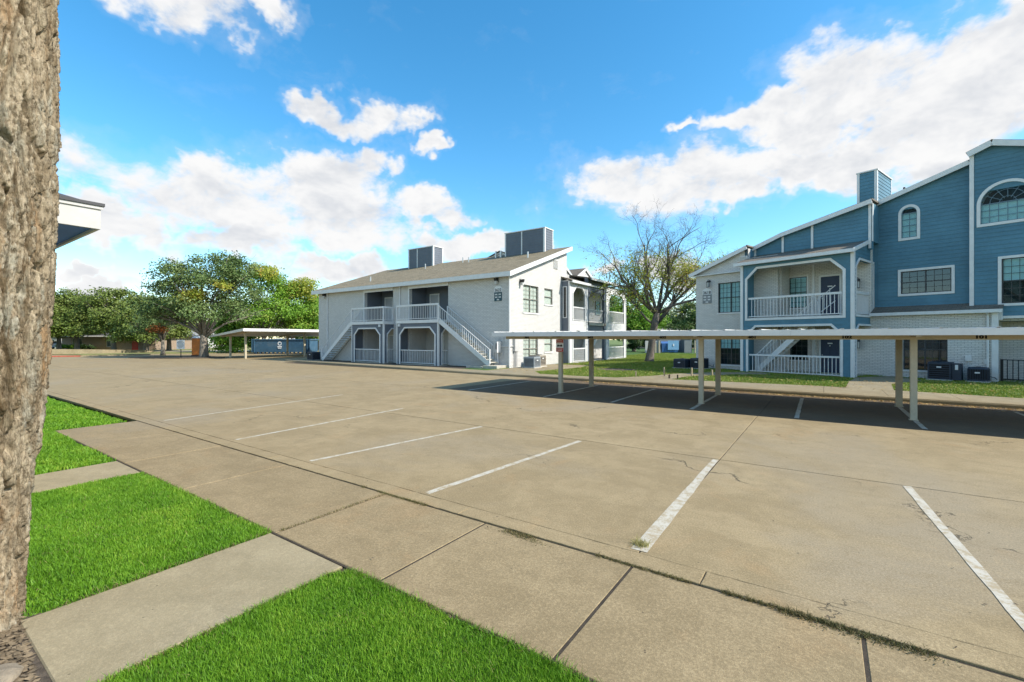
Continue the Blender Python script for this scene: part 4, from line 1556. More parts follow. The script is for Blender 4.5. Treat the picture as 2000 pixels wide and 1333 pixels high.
# windows of the gable wall
for (a, b, z0, z1) in (GW[0], GW[2]):
    window(A, 'y', 0, a, b, z0, z1, 2, 2, 3, d=-0.09, frame=M['frame_tan'], munt=M['frame_tan'], blind='full', glass=M['glass_clear'])
for (a, b, z0, z1) in (GW[1], GW[3]):
    w = window(A, 'y', 0, a, b, z0, z1, 1, 1, 1, d=-0.06, frame=M['frame_tan'], blind='full', glass=M['glass_clear'])
mb = MB()
wbox(mb, 'y', 0, 5.75, 6.35, 0.001, 0.05, 7.2, 7.9)
v = mb.obj('louvre_vent', M['white'], A)
for k in range(8):
    q = MB()
    wbox(q, 'y', 0, 5.80, 6.30, 0.051, 0.085, 7.25 + k * 0.078, 7.29 + k * 0.078)
    q.obj('louvre', M['beige'], v)
# roof
ang = math.atan(SL)
roof_plane(A, (-21.4, -0.42, ZE - SL * 0.42 + 0.16), (1, 0, 0), (0, 1, SL), 21.75, (7.84 + 0.62) / math.cos(ang), M['shingle'], 0.12, 'roof')
fm = MB().box(-21.4, 0.35, -0.47, -0.422, ZE - 0.30, ZE + 0.0)
fm.obj('fascia', M['white'], A)
MB().box(-21.0, 0.0, -0.42, -0.002, ZE - 0.14, ZE - 0.08).obj('soffit', M['white'], A)
for x in (0.352, -21.44):
    mb = MB()
    mb.hexa([(x, -0.47, ZE - SL * 0.47 - 0.16), (x + 0.04, -0.47, ZE - SL * 0.47 - 0.16), (x + 0.04, 8.06, ZE + SL * 8.06 - 0.16), (x, 8.06, ZE + SL * 8.06 - 0.16)],
            [(x, -0.47, ZE - SL * 0.47 + 0.15), (x + 0.04, -0.47, ZE - SL * 0.47 + 0.15), (x + 0.04, 8.06, ZE + SL * 8.06 + 0.15), (x, 8.06, ZE + SL * 8.06 + 0.15)])
    mb.obj('rake_board', M['white'], A, fix=True)
mb = MB()
mb.hexa([(0.0, 0, ZE - 0.02), (0.351, 0, ZE - 0.02), (0.351, 7.9, ZE + SL * 7.9 - 0.02), (0.0, 7.9, ZE + SL * 7.9 - 0.02)],
        [(0.0, 0, ZE + 0.03), (0.351, 0, ZE + 0.03), (0.351, 7.9, ZE + SL * 7.9 + 0.03), (0.0, 7.9, ZE + SL * 7.9 + 0.03)])
mb.obj('soffit', M['white'], A, fix=True)
mb = MB()
mb.tube([(0.05, -0.06, 0.25), (0.05, -0.06, 5.9), (0.05, -0.35, 6.02)], 0.05, 6)
mb.tube([(-19.6, -0.06, 0.2), (-19.6, -0.06, 6.0)], 0.05, 6)
mb.tube([(-10.22, -0.06, 3.4), (-10.22, -0.06, 6.0)], 0.05, 6)
mb.obj('downspout', M['white'], A)
# pipes through the roof
for (x, y, h, r) in ((-15.8, 1.6, 0.35, 0.06), (-13.0, 5.4, 0.4, 0.05), (-8.6, 6.2, 0.4, 0.05), (-6.2, 6.9, 0.5, 0.08), (-5.7, 6.9, 0.5, 0.08), (-1.6, 4.7, 0.4, 0.06), (-9.6, 6.6, 0.4, 0.05)):
    MB().tube([(x, y, ZE + SL * y), (x, y, ZE + SL * y + h + 0.2)], r, 8).obj('vent_pipe', M['chrome'], A)
# grey boxes on the roof
for (x0, x1, xm, y0, y1, zt) in ((-16.9, -13.6, -15.7, 7.0, 8.3, 10.62), (-5.3, -1.5, -3.65, 7.0, 8.3, 10.68)):
    zb = ZE + SL * y0 - 0.3
    mb = MB().box(x0, x1, y0, y1, zb, zt)
    ch = mb.obj('roof_box', M['siding2'], A)
    siding(ch, 'x', y0, x0 + 0.05, x1 - 0.05, ZE + SL * y0, zt - 0.06, [], 0.2, M['siding2'], True)
    siding(ch, 'y', x1, y0 + 0.05, y1 - 0.05, ZE + SL * y0, zt - 0.06, [], 0.2, M['siding2'], True)
    tb = MB()
    for (xa, xb) in ((x0 - 0.03, x0 + 0.09), (xm - 0.05, xm + 0.05), (x1 - 0.12, x1 + 0.03)):
        tb.box(xa, xb, y0 - 0.035, y0 - 0.001, zb, zt)
    tb.box(x1 + 0.001, x1 + 0.031, y0 - 0.001, y0 + 0.1, zb, zt)
    tb.box(x1 + 0.001, x1 + 0.031, y1 - 0.1, y1, zb, zt)
    tb.box(x0 - 0.06, x1 + 0.06, y0 - 0.06, y1 + 0.05, zt, zt + 0.07)
    tb.obj('corner_board', M['white'], ch)
# rear wing with the porches that face the lawn
mb = MB()
wall(mb, 'y', -1.1, 0.2, 7.0, 18.6, 0.0, 6.7, [])
wall(mb, 'y', -1.0, 0.2, 7.9, 18.6, 6.6, 7.3, [])
mb.box(-20.7, -1.3, 18.3, 18.5, 0, 6.9)
mb.box(-20.9, -20.7, 7.9, 18.5, 0, 6.9)
mb.obj('rear_wall', M['beige'], A)
mb = MB()
mb.box(-1.1, 0.68, 7.05, 18.65, 3.06, 3.30)
mb.box(-1.1, 0.68, 7.05, 18.65, 0.02, 0.14)
mb.obj('porch_floor', M['concstep'], A)
MB().box(-1.1, 0.66, 7.06, 18.65, 6.30, 6.42).obj('porch_ceiling', M['white'], A)
pale = plain('pale grey siding', (0.60, 0.60, 0.59), 0.65, 0.1, 2)
for (a, b, oa, ob, zt) in ((7.0, 10.05, 7.55, 9.65, 6.35), (14.0, 18.7, 14.55, 18.2, 6.60)):
    for (z0, z1, lo, hi) in ((3.06, zt, 3.36, 5.95), (0.1, 3.055, 0.14, 2.6)):
        mb = MB()
        wall(mb, 'y', 0.7, 0.1, a, b, z0, z1, [(oa, ob, lo, hi)])
        c = 0.5
        wprism(mb, 'y', 0.7, [(oa, hi - c), (oa + c, hi), (oa, hi)], -0.1, 0)
        wprism(mb, 'y', 0.7, [(ob, hi), (ob - c, hi), (ob, hi - c)], -0.1, 0)
        mb.obj('porch_wall', pale, A, fix=True)
        trim_ring(A, 'y', 0.7, chamfer_poly(oa, ob, lo, hi, c), 0.09, 0.0, 0.04, False)
        railing(A, (0.66, oa + 0.02, lo - 0.03), (0.66, ob - 0.02, lo - 0.03), h=1.07, posts=(False, False), capw=0.08, caph=0.09)
    cb = MB()
    cb.box(0.6, 0.73, a - 0.06, a + 0.06, 0.1, zt)
    cb.box(0.6, 0.73, b - 0.06, b + 0.06, 0.1, zt)
    cb.obj('corner_board', M['white'], A)
mb = MB()
wall(mb, 'x', 7.0, 0.12, 0.002, 0.6, 0.1, 6.35, [(0.18, 0.42, 3.6, 5.9)])
mb.obj('porch_side_wall', M['siding2'], A)
trim_ring(A, 'x', 7.0, [(0.42, 3.6), (0.42, 5.9), (0.18, 5.9), (0.18, 3.6)], 0.06, 0, 0.04, True)
window(A, 'x', 7.0, 0.18, 0.42, 3.6, 5.9, 1, 1, 1, d=-0.04, blind='none', glass=M['glass_dark'], sill=False, fw=0.02)
for za, zb_ in ((5.85, 7.0), (2.6, 3.34)):
    mb = MB()
    wall(mb, 'y', 0.55, 0.1, 10.12, 13.92, za, zb_, [])
    mb.obj('porch_wall', M['siding2'], A)
mb = MB()
for y in (10.3, 13.7):
    mb.box(0.45, 0.68, y - 0.12, y + 0.12, 0.1, 6.9)
mb.bar((0.56, 10.4, 5.3), (0.56, 11.0, 5.84), 0.09, 0.09)
mb.bar((0.56, 13.6, 5.3), (0.56, 13.0, 5.84), 0.09, 0.09)
mb.obj('porch_post', M['siding2'], A)
railing(A, (0.55, 10.45, 3.33), (0.55, 13.55, 3.33), h=1.05, posts=(False, False), capw=0.08)
ps = empty('staircase')
ps.parent = A
stairs(ps, 11.2, 0.2, 14.6, 3.2, -0.85, 0.1, 14, rail_sides=(1,), axis='y')
for (y0, z0) in ((8.0, 3.35), (9.1, 3.35), (8.0, 0.16), (9.1, 0.16)):
    door(A, 'y', -1.1, y0, y0 + 0.85, z0, z0 + 2.05, M['frame_dark'], False)
window(A, 'y', -1.1, 15.6, 16.7, 4.2, 5.5, 1, 2, 2, d=0.045, frame=M['frame_tan'], sill=False)
roof_plane(A, (0.98, 6.9, 6.38), (0, 1, 0), (-1, 0, 0.36), 3.25, 1.4, M['shingle2'], 0.1)
roof_plane(A, (0.98, 10.2, 6.93), (0, 1, 0), (-1, 0, 0.2), 8.6, 2.4, M['shingle2'], 0.1)
mb = MB()
mb.box(0.981, 1.03, 6.85, 10.18, 6.22, 6.40)
mb.box(0.981, 1.03, 10.19, 18.85, 6.76, 6.95)
mb.box(0.7, 0.98, 6.86, 10.18, 6.24, 6.28)
mb.obj('fascia', M['white'], A)
for (y0, y1, zp, ze) in ((7.9, 11.6, 8.45, 7.45), (12.6, 16.4, 8.35, 7.4)):
    ym = (y0 + y1) / 2
    mb = MB()
    wprism(mb, 'y', -1.6, [(y0, 6.8), (y1, 6.8), (y1, ze), (ym, zp), (y0, ze)], -8.8, 0)
    g_ = mb.obj('dormer', pale, A, fix=True)
    sl = (zp - ze) / (ym - y0)
    L_ = math.hypot(ym - y0 + 0.3, (ym - y0 + 0.3) * sl)
    roof_plane(g_, (-1.52, y1 + 0.3, ze - 0.3 * sl + 0.12), (-1, 0, 0), (0, -1, sl), 9.0, L_, M['shingle2'], 0.1)
    roof_plane(g_, (-10.52, y0 - 0.3, ze - 0.3 * sl + 0.12), (1, 0, 0), (0, 1, sl), 9.0, L_, M['shingle2'], 0.1)
    rb = MB()
    rb.bar((-1.49, y0 - 0.32, ze - 0.32 * sl), (-1.49, ym, zp + 0.0), 0.05, 0.2)
    rb.obj('rake_board', M['white'], g_)
    MB().bar((-1.49, y1 + 0.32, ze - 0.32 * sl), (-1.49, ym, zp + 0.0), 0.05, 0.2).obj('rake_board', M['white'], g_)
roof_plane(A, (-1.3, 18.9, 6.75), (-1, 0, 0), (0, -1, 0.05), 19.6, 10.9, M['shingle2'], 0.1)
# a cross gable that shows over the front ridge
mb = MB()
wprism(mb, 'x', 9.5, [(-10.6, 8.2), (-5.7, 8.2), (-5.7, 9.05), (-7.6, 9.75), (-10.6, 8.75)], -0.1, 0)
g_ = mb.obj('dormer', pale, A, fix=True)
rb = MB()
rb.bar((-10.8, 9.45, 8.72), (-7.6, 9.45, 9.82), 0.06, 0.22)
rb.bar((-7.6, 9.45, 9.82), (-5.5, 9.45, 9.02), 0.06, 0.22)
rb.obj('rake_board', M['white'], g_)
roof_plane(g_, (-7.6, 9.3, 9.93), (0, 1, 0), (-3.2, 0, -1.1), 6, 3.4, M['shingle2'], 0.08)
roof_plane(g_, (-5.5, 9.3, 9.13), (0, 1, 0), (-2.1, 0, 0.8), 6, 2.25, M['shingle2'], 0.08)

sign_plate((-0.88, -0.004, 4.42), 0, '3622', 'dark teal and white address sign reading 3622 on the white brick corner', 1.0, M['signteal'])
lantern((-0.94, -0.004, 5.74), 0, 'small black wall lamp above the 3622 sign', 1.6, small=True)
lantern((-19.96, -0.004, 5.76), 0, 'small black wall lamp at the far left end of the white building', 1.6, small=True)
lantern((0.004, 1.25, 5.72), R(90), 'small wall lamp beside the upper window of the sunlit gable wall', 1.6, small=True)
lantern((-12.2, 1.74, 4.75), 0, 'black lantern in the upper left recess of the white building', 1.3)
lantern((-12.2, 1.74, 1.55), 0, 'black lantern in the lower left recess of the white building', 1.3)
e = empty('meter_box', (-0.85, -0.003, 1.05), 0, 'grey electric meter box with open door beside the right stair', 'meter box')
MB().box(-0.27, 0.27, -0.16, 0, 0, 0.75).obj('cabinet', M['beige'], e)
MB().box(-0.12, 0.06, -0.165, -0.161, 0.22, 0.62).obj('window', M['interior'], e)
MB().box(0.16, 0.19, -0.42, -0.161, 0.02, 0.73).obj('door', M['white'], e)
MB().tube([(0.1, -0.08, 0.75), (0.1, -0.08, 1.0)], 0.03, 6).tube([(0.27, -0.08, 0.42), (0.8, -0.06, 0.42), (0.9, -0.06, 0.42), (0.9, 0.6, 0.44)], 0.035, 6).tube([(0.15, -0.05, 0), (0.15, -0.05, -0.25), (0.4, -0.05, -0.3), (0.4, -0.05, 1.4)], 0.02, 6).obj('conduit', M['beige'], e)
e = empty('meter_box', (0.004, 0.62, 0.85), R(90), 'beige utility cabinet with conduits on the sunlit gable wall', 'meter box')
MB().box(-0.22, 0.22, -0.18, 0, 0.3, 1.3).obj('cabinet', M['beige'], e)
mbx = MB()
for k in range(4):
    mbx.tube([(-0.15 + 0.1 * k, -0.08, 0.3), (-0.15 + 0.1 * k, -0.08, -0.7)], 0.022, 6)
mbx.obj('conduit', M['beige'], e)
# ------------------------------------------------------------------ blue grey building on the right
BO = Vector((17.76, 3.54, 0))
BR = R(-18.31)
B = empty('apartment_building', BO, BR, 'three storey apartment building with blue grey lap siding, brick wing and chamfered balcony', 'building')


def bw(x, y, z):
    c, s = math.cos(BR), math.sin(BR)
    return (BO.x + x * c - y * s, BO.y + x * s + y * c, z)


RL = [(-9.2, 6.08), (-4.0, 7.92), (0.22, 8.87)]           # left rake
fRL = pl(RL)
# brick wing on the left
WLW = [(-7.40, -5.85, 3.58, 5.45), (-7.33, -5.86, 0.38, 2.35)]
mb = MB()
wall(mb, 'x', 1.2, 0.25, -8.9, -3.9, 0.0, [(-8.9, fRL(-8.9)), (-5.55, fRL(-5.55)), (-5.549, 6.75), (-3.9, 6.75)], WLW)
mb.obj('brick_wall', M['brick2'], B)
for (a, b, z0, z1) in WLW:
    window(B, 'x', 1.2, a, b, z0, z1, 2, 3, 3, d=-0.09, frame=M['frame_dark'], blind='full' if z0 > 2 else 'half')
mb = MB()
mb.box(-8.9, -8.65, 1.46, 12.0, 0, 6.1)
mb.box(-8.9, 8.4, 11.9, 12.1, 0, 6.1)
mb.obj('end_wall', M['brick2'], B)
# brick wall behind the balcony and the ground floor on the right
bwin = (1.32, 2.92, 0.46, 2.45)
mb = MB()
wall(mb, 'x', 2.5, 0.25, -3.9, 4.5, 0.0, [(-3.9, 6.9), (0.05, 6.9), (0.051, 3.2), (4.5, 3.2)], [bwin, (-3.84, -2.9, 3.75, 5.5), (-3.78, -2.86, 0.75, 2.35)])
mb.box(-3.92, -3.8, 1.46, 2.499, 0, 6.8)
mb.box(4.30, 4.5, 2.76, 4.2, 0, 3.1)
mb.obj('brick_wall', M['brick2'], B)
sol = MB()
for k in range(36):
    x0 = 0.15 + k * 0.12
    sol.box(x0, x0 + 0.105, 2.488, 2.499, 2.93, 3.13)
sol.obj('soldier_course', M['brick2'], B)
window(B, 'x', 2.5, *bwin, 2, 3, 3, d=-0.09, frame=M['frame_dark'], blind='none', lower_cz=2, glass=M['glass_dark'])
window(B, 'x', 2.5, -3.84, -2.9, 3.75, 5.5, 1, 3, 3, d=-0.06, frame=M['frame_dark'], blind='full', glass=M['glass'])
window(B, 'x', 2.5, -3.78, -2.86, 0.75, 2.35, 1, 3, 3, d=-0.06, frame=M['frame_dark'], blind='none', glass=M['glass'])
trim_ring(B, 'x', 2.5, [(-2.9, 3.75), (-2.9, 5.5), (-3.84, 5.5), (-3.84, 3.75)], 0.09, 0, 0.035, True, 'window_trim')
MB().box(-2.62, -2.5, 2.44, 2.498, 3.2, 6.5).obj('jamb_trim', M['white'], B)
MB().box(-2.62, -2.5, 2.44, 2.498, 0.1, 3.0).obj('jamb_trim', M['white'], B)
door(B, 'x', 2.5, -2.2, -1.32, 3.2, 5.38, M['door'])
door(B, 'x', 2.5, -2.2, -1.32, 0.12, 2.25, M['door'])
# balcony block, front
UP = (-5.02, -0.42, 3.12, 5.88)
LOW = (-4.97, -0.52, 0.08, 2.62)
mb = MB()
wall(mb, 'x', 0, 0.14, -5.35, 0.0, 0.08, 6.22, [UP, LOW])
wall(mb, 'y', 0.0, 0.14, 0.142, 3.12, 0.08, [(0.142, 6.22), (3.12, 7.12)], [(0.36, 2.93, 3.16, 5.86), (0.36, 2.93, 0.08, 2.62)])
wall(mb, 'y', -5.21, 0.14, 0.142, 1.19, 0.08, 6.4)
c1, c2 = 0.55, 0.42
wprism(mb, 'x', 0, [(UP[0], UP[3] - c1), (UP[0] + c1, UP[3]), (UP[0], UP[3])], -0.14, 0)
wprism(mb, 'x', 0, [(UP[1], UP[3]), (UP[1] - c1, UP[3]), (UP[1], UP[3] - c1)], -0.14, 0)
wprism(mb, 'x', 0, [(LOW[0], LOW[3] - c2), (LOW[0] + c2, LOW[3]), (LOW[0], LOW[3])], -0.14, 0)
wprism(mb, 'x', 0, [(LOW[1], LOW[3]), (LOW[1] - c2, LOW[3]), (LOW[1], LOW[3] - c2)], -0.14, 0)
wprism(mb, 'y', 0, [(0.36, 5.5), (0.78, 5.86), (0.36, 5.86)], -0.14, 0)
wprism(mb, 'y', 0, [(0.36, 2.3), (0.68, 2.62), (0.36, 2.62)], -0.14, 0)
mb.obj('balcony_wall', M['siding'], B, fix=True)
siding(B, 'x', 0, -5.24, -0.10, 0.10, 6.2, [(UP[0] - 0.02, UP[1] + 0.02, UP[2] - 0.02, UP[3] + 0.02), (LOW[0] - 0.02, LOW[1] + 0.02, 0, LOW[3] + 0.02)], 0.185, M['siding'])
siding(B, 'y', 0, 0.03, 3.06, 0.10, [(0.03, 6.2), (3.06, 7.08)], [(0.34, 2.95, 3.14, 5.88), (0.34, 2.95, 0, 2.64)], 0.185, M['siding'])
trim_ring(B, 'x', 0, [(UP[1], UP[2]), (UP[1], UP[3] - c1), (UP[1] - c1, UP[3]), (UP[0] + c1, UP[3]), (UP[0], UP[3] - c1), (UP[0], UP[2])], 0.12, 0.0, 0.05, True)
trim_ring(B, 'x', 0, chamfer_poly(LOW[0], LOW[1], LOW[2], LOW[3], c2), 0.11, 0.0, 0.05, False)
trim_ring(B, 'y', 0, [(2.93, 3.16), (2.93, 5.86), (0.78, 5.86), (0.36, 5.5), (0.36, 3.16)], 0.10, 0.0, 0.05, True)
trim_ring(B, 'y', 0, [(2.93, 2.62), (0.68, 2.62), (0.36, 2.3), (0.36, 0.08)], 0.09, 0.0, 0.05, False)
cb = MB()
cb.box(-0.10, 0.055, -0.055, 0.0, 0.06, 6.22)
cb.box(0.0, 0.054, 0.001, 0.10, 0.06, 6.24)
cb.box(-5.40, -5.25, -0.055, 0.0, 0.06, 6.22)
cb.obj('corner_board', M['white'], B)
MB().box(-5.2, -0.15, 0.15, 2.49, 2.95, 3.16).obj('balcony_floor', M['beige'], B)
MB().box(-5.2, -0.15, 0.15, 2.49, 0.02, 0.12).obj('slab', M['concstep'], B)
MB().box(-5.2, -0.15, 0.15, 2.49, 6.14, 6.20).obj('balcony_ceiling', M['white'], B)
railing(B, (-4.98, 0.07, 3.12), (-0.46, 0.07, 3.12), h=1.12, sp=0.165, posts=(False, False), capw=0.10, caph=0.11)
railing(B, (-4.93, 0.07, 0.06), (-0.56, 0.07, 0.06), h=1.0, sp=0.165, posts=(False, False), capw=0.09, caph=0.09)
railing(B, (-0.07, 0.42, 3.14), (-0.07, 2.90, 3.14), h=1.12, sp=0.15, posts=(False, False), capw=0.10, caph=0.14)
st = empty('staircase')
st.parent = B
stairs(st, -4.7, 0.15, -1.9, 3.05, 0.5, 1.15, 14, rail_sides=(0, 1), rh=0.9)
rl = railing(B, (-2.9, 1.3, 2.35), (-1.15, 1.3, 3.85), h=0.9, sp=0.25, posts=(False, False), capw=0.04, caph=0.04, name='stair_railing')
# balcony roof
roof_plane(B, (-5.62, -0.30, 6.30), (1, 0, 0), (0, 1, 0.29), 5.70, 3.62, M['shingle2'], 0.06)
mb = MB()
mb.box(-5.66, 0.09, -0.35, -0.302, 6.13, 6.30)
mb.hexa([(0.081, -0.35, 6.12), (0.125, -0.35, 6.12), (0.125, 3.16, 7.14), (0.081, 3.16, 7.14)], [(0.081, -0.35, 6.31), (0.125, -0.35, 6.31), (0.125, 3.16, 7.33), (0.081, 3.16, 7.33)])
mb.box(-5.60, 0.05, -0.30, -0.06, 6.15, 6.18)
mb.obj('fascia', M['white'], B, fix=True)
# upper set-back wall under the left rake
mb = MB()
wall(mb, 'x', 2.0, 0.2, -5.55, 0.22, 6.5, [(-5.55, fRL(-5.55)), (-4.0, 7.92), (0.22, 8.85)])
mb.box(0.02, 0.22, 2.2, 3.2, 6.9, 8.84)
mb.box(-5.75, -5.55, 1.2, 2.19, 6.4, fRL(-5.6))
mb.obj('upper_wall', M['siding'], B)
siding(B, 'x', 2.0, -5.50, 0.16, 6.62, [(-5.50, fRL(-5.5) - 0.02), (-4.0, 7.9), (0.16, 8.82)], [], 0.185, M['siding'])
for x in (-5.5, -3.95, -2.45, 0.13):
    MB().box(x - 0.05, x + 0.06, 1.935, 1.972, 6.55, fRL(x) - 0.04).obj('corner_board', M['white'], B)
cb = MB()
cb.box(0.221, 0.26, 1.94, 2.06, 6.9, 8.8)
cb.obj('corner_board', M['white'], B)
mb = MB()
wbox(mb, 'x', 1.2, -6.05, -5.58, 0.001, 0.05, 6.40, 6.92)
v = mb.obj('louvre_vent', M['white'], B)
for k in range(6):
    q = MB()
    wbox(q, 'x', 1.2, -6.0, -5.63, 0.051, 0.09, 6.44 + 0.078 * k, 6.485 + 0.078 * k)
    q.obj('louvre', M['beige'], v)
# left roofs, two pitches
for (p, q) in ((RL[0], (-5.5, fRL(-5.5))), ((-5.5, fRL(-5.5)), RL[1]), (RL[1], RL[2])):
    L_ = math.hypot(q[0] - p[0], q[1] - p[1])
    roof_plane(B, (p[0], 0.95 if p[0] < -6 else 1.75, p[1] + 0.14), (q[0] - p[0], 0, q[1] - p[1]), (0, 1, 0), L_ + (0.06 if p[0] > -5 else 0.0), 10.5, M['shingle2'], 0.10)
mb = MB()
mb.bar((-9.25, 0.93, 6.06), (-5.52, 0.93, fRL(-5.52)), 0.05, 0.22)
mb.bar((-5.62, 1.73, fRL(-5.62)), (-4.0, 1.73, 7.93), 0.05, 0.22)
mb.bar((-4.0, 1.73, 7.93), (0.27, 1.73, 8.88), 0.05, 0.22)
mb.obj('rake_board', M['white'], B)
MB().box(-9.0, -5.4, 0.96, 1.2, 6.0, 6.04).obj('eave_soffit', M['white'], B)
# tall siding wall
TW = [(0.10, 8.92), (3.62, 10.06)]
w2 = (1.10, 2.96, 4.22, 5.34)
aw = (1.42, 0.30, 7.02, 8.24)      # centre, half width, sill, spring
mb = MB()
wall(mb, 'x', 3.14, 0.2, -0.3, 3.62, 3.1, [(-0.3, 8.80)] + TW, [w2, (aw[0] - aw[1], aw[0] + aw[1], aw[2], aw[3] + aw[1] * 0.7)])
mb.box(0.10, 0.3, 3.35, 11.9, 6.0, 8.85)
mb.obj('tall_wall', M['siding'], B)
siding(B, 'x', 3.14, 0.17, 3.60, 3.2, [(0.17, 8.92), (3.60, 10.03)], [(w2[0] - 0.02, w2[1] + 0.02, w2[2] - 0.02, w2[3] + 0.02), (aw[0] - aw[1] - 0.01, aw[0] + aw[1] + 0.01, aw[2], aw[3])], 0.185, M['siding'],
       arches=[(aw[0], aw[3], aw[1] + 0.01)])
window(B, 'x', 3.14, *w2, 2, 3, 2, d=-0.05, frame=M['frame_dark'], blind='half', sill=False, glass=M['glass_dark'])
trim_ring(B, 'x', 3.14, [(w2[1], w2[2]), (w2[1], w2[3]), (w2[0], w2[3]), (w2[0], w2[2])], 0.11, 0.0, 0.05, True, 'window_trim')
arch_window(B, 'x', 3.14, aw[0], aw[1], aw[2], aw[3], 2, 4, 0, M['muntin_blue'], M['muntin_blue'], fan=False)
L_ = math.hypot(3.5, 1.13)
roof_plane(B, (0.12, 2.9, 8.92 + 0.14), (3.52, 0, 1.14), (0, 1, 0), L_ + 0.05, 9.2, M['shingle2'], 0.10)
mb = MB()
mb.bar((0.06, 2.88, 8.92), (3.58, 2.88, 10.06), 0.05, 0.22)
mb.obj('rake_board', M['white'], B)
# right bay
BP = [(3.63, 10.34), (4.32, 10.62), (8.4, 9.15)]
aw2 = (4.78, 0.83, 7.12, 7.98)
w3 = (4.60, 6.2, 3.52, 5.48)
mb = MB()
wall(mb, 'x', 2.85, 0.2, 3.63, 8.4, 2.88, BP, [w3, (aw2[0] - aw2[1], aw2[0] + aw2[1], aw2[2], aw2[3] + aw2[1] * 0.7)])
mb.box(3.63, 3.83, 3.06, 11.9, 3.0, 10.2)
mb.box(8.2, 8.4, 3.06, 11.9, 0.0, 9.1)
mb.obj('bay_wall', M['siding'], B)
siding(B, 'x', 2.85, 3.75, 8.4, 2.98, [(3.75, 10.36), (4.32, 10.6), (8.4, 9.13)], [(w3[0] - 0.02, w3[1] + 0.02, w3[2] - 0.02, w3[3] + 0.02), (aw2[0] - aw2[1] - 0.01, aw2[0] + aw2[1] + 0.01, aw2[2], aw2[3])], 0.185, M['siding'],
       arches=[(aw2[0], aw2[3], aw2[1] + 0.01)])
window(B, 'x', 2.85, *w3, 2, 3, 3, d=-0.05, frame=M['frame_dark'], blind='half', sill=False, glass=M['glass'])
trim_ring(B, 'x', 2.85, [(w3[1], w3[2]), (w3[1], w3[3]), (w3[0], w3[3]), (w3[0], w3[2])], 0.11, 0.0, 0.05, True, 'window_trim')
arch_window(B, 'x', 2.85, *aw2, 6, 3, 2, M['muntin_blue'], M['muntin_blue'])
cb = MB()
cb.box(3.60, 3.745, 2.79, 2.849, 3.35, 10.3)
cb.box(4.52, 8.42, 2.79, 2.86, 2.86, 2.975)
cb.box(4.52, 4.64, 2.70, 2.84, 2.80, 3.3)
cb.obj('corner_board', M['white'], B)
mb = MB()
mb.bar((3.56, 2.62, 10.33), (4.32, 2.62, 10.63), 0.05, 0.24)
mb.bar((4.32, 2.62, 10.63), (8.6, 2.62, 9.08), 0.05, 0.24)
mb.obj('rake_board', M['white'], B)
roof_plane(B, (3.5, 2.6, 10.45), (0.82, 0, 0.32), (0, 1, 0), 0.9, 9.5, M['shingle2'], 0.08)
roof_plane(B, (4.32, 2.6, 10.77), (4.2, 0, -1.51), (0, 1, 0), 4.6, 9.5, M['shingle2'], 0.08)
# lean-to roof over the brick ground floor
roof_plane(B, (0.05, 2.28, 3.26), (1, 0, 0), (0, 1, 0.42), 4.62, 0.95, M['shingle2'], 0.05)
mb = MB()
mb.box(0.03, 4.68, 2.23, 2.278, 3.12, 3.27)
mb.box(0.05, 4.6, 2.28, 2.48, 3.125, 3.155)
mb.obj('fascia', M['white'], B)
cb = MB()
cb.box(4.34, 4.54, 2.44, 2.499, 0.05, 3.12)
cb.box(4.501, 4.54, 2.5, 2.6, 0.05, 3.12)
cb.obj('corner_board', M['white'], B)
MB().tube([(4.22, 2.44, 0.15), (4.22, 2.44, 3.0), (4.22, 2.34, 3.1)], 0.045, 6).obj('downspout', M['white'], B)
# recessed entry on the right
mb = MB()
wall(mb, 'x', 4.2, 0.2, 4.3, 8.4, 0.0, 2.87)
mb.box(4.3, 8.4, 3.06, 4.2, 2.76, 2.87)
mb.obj('entry_wall', M['brick2'], B)
MB().box(4.5, 8.4, 2.87, 4.2, 0.0, 0.1).obj('slab', M['concstep'], B)
railing(B, (4.60, 2.9, 0.1), (7.4, 2.9, 0.1), h=0.95, sp=0.16, mat=M['black'], bw=0.03, capw=0.05, caph=0.04, posts=(True, True))
# grey box on the roof
x0, x1, y0, y1, zt = -0.86, -0.02, 3.7, 6.3, 10.95
ch = MB().box(x0, x1, y0, y1, 8.4, zt).obj('roof_box', M['siding'], B)
siding(ch, 'x', y0, x0 + 0.08, x1 - 0.08, 8.6, zt - 0.06, [], 0.185, M['siding'], True)
siding(ch, 'y', x1, y0 + 0.08, y1 - 0.08, 8.6, zt - 0.06, [], 0.185, M['siding'], True)
tb = MB()
tb.box(x0 - 0.03, x0 + 0.09, y0 - 0.035, y0 - 0.001, 8.5, zt)
tb.box(x1 - 0.10, x1 + 0.03, y0 - 0.035, y0 - 0.001, 8.5, zt)
tb.box(x1 + 0.001, x1 + 0.03, y0, y0 + 0.1, 8.5, zt)
tb.box(x1 + 0.001, x1 + 0.03, y1 - 0.1, y1, 8.5, zt)
tb.box(x0 - 0.06, x1 + 0.06, y0 - 0.06, y1 + 0.06, zt, zt + 0.06)
tb.obj('corner_board', M['white'], ch)
for (x, y) in ((1.0, 4.2), (1.5, 4.6), (-3.2, 4.5)):
    MB().tube([(x, y, 8.4), (x, y, 9.6 + 0.25 * (x > 0) + 0.16 * (x > 1.2) if x > 0 else 8.7)], 0.05, 8).obj('vent_pipe', M['black'], B)
# stair rail at the far corner of the wing
railing(B, (-9.9, 3.2, 0.1), (-9.0, 2.6, 0.9), h=0.95, sp=0.16, posts=(True, True), capw=0.04, caph=0.04)
MB().box(-10.2, -8.92, 2.5, 4.0, 0.02, 0.25).obj('slab', M['concstep'], B)

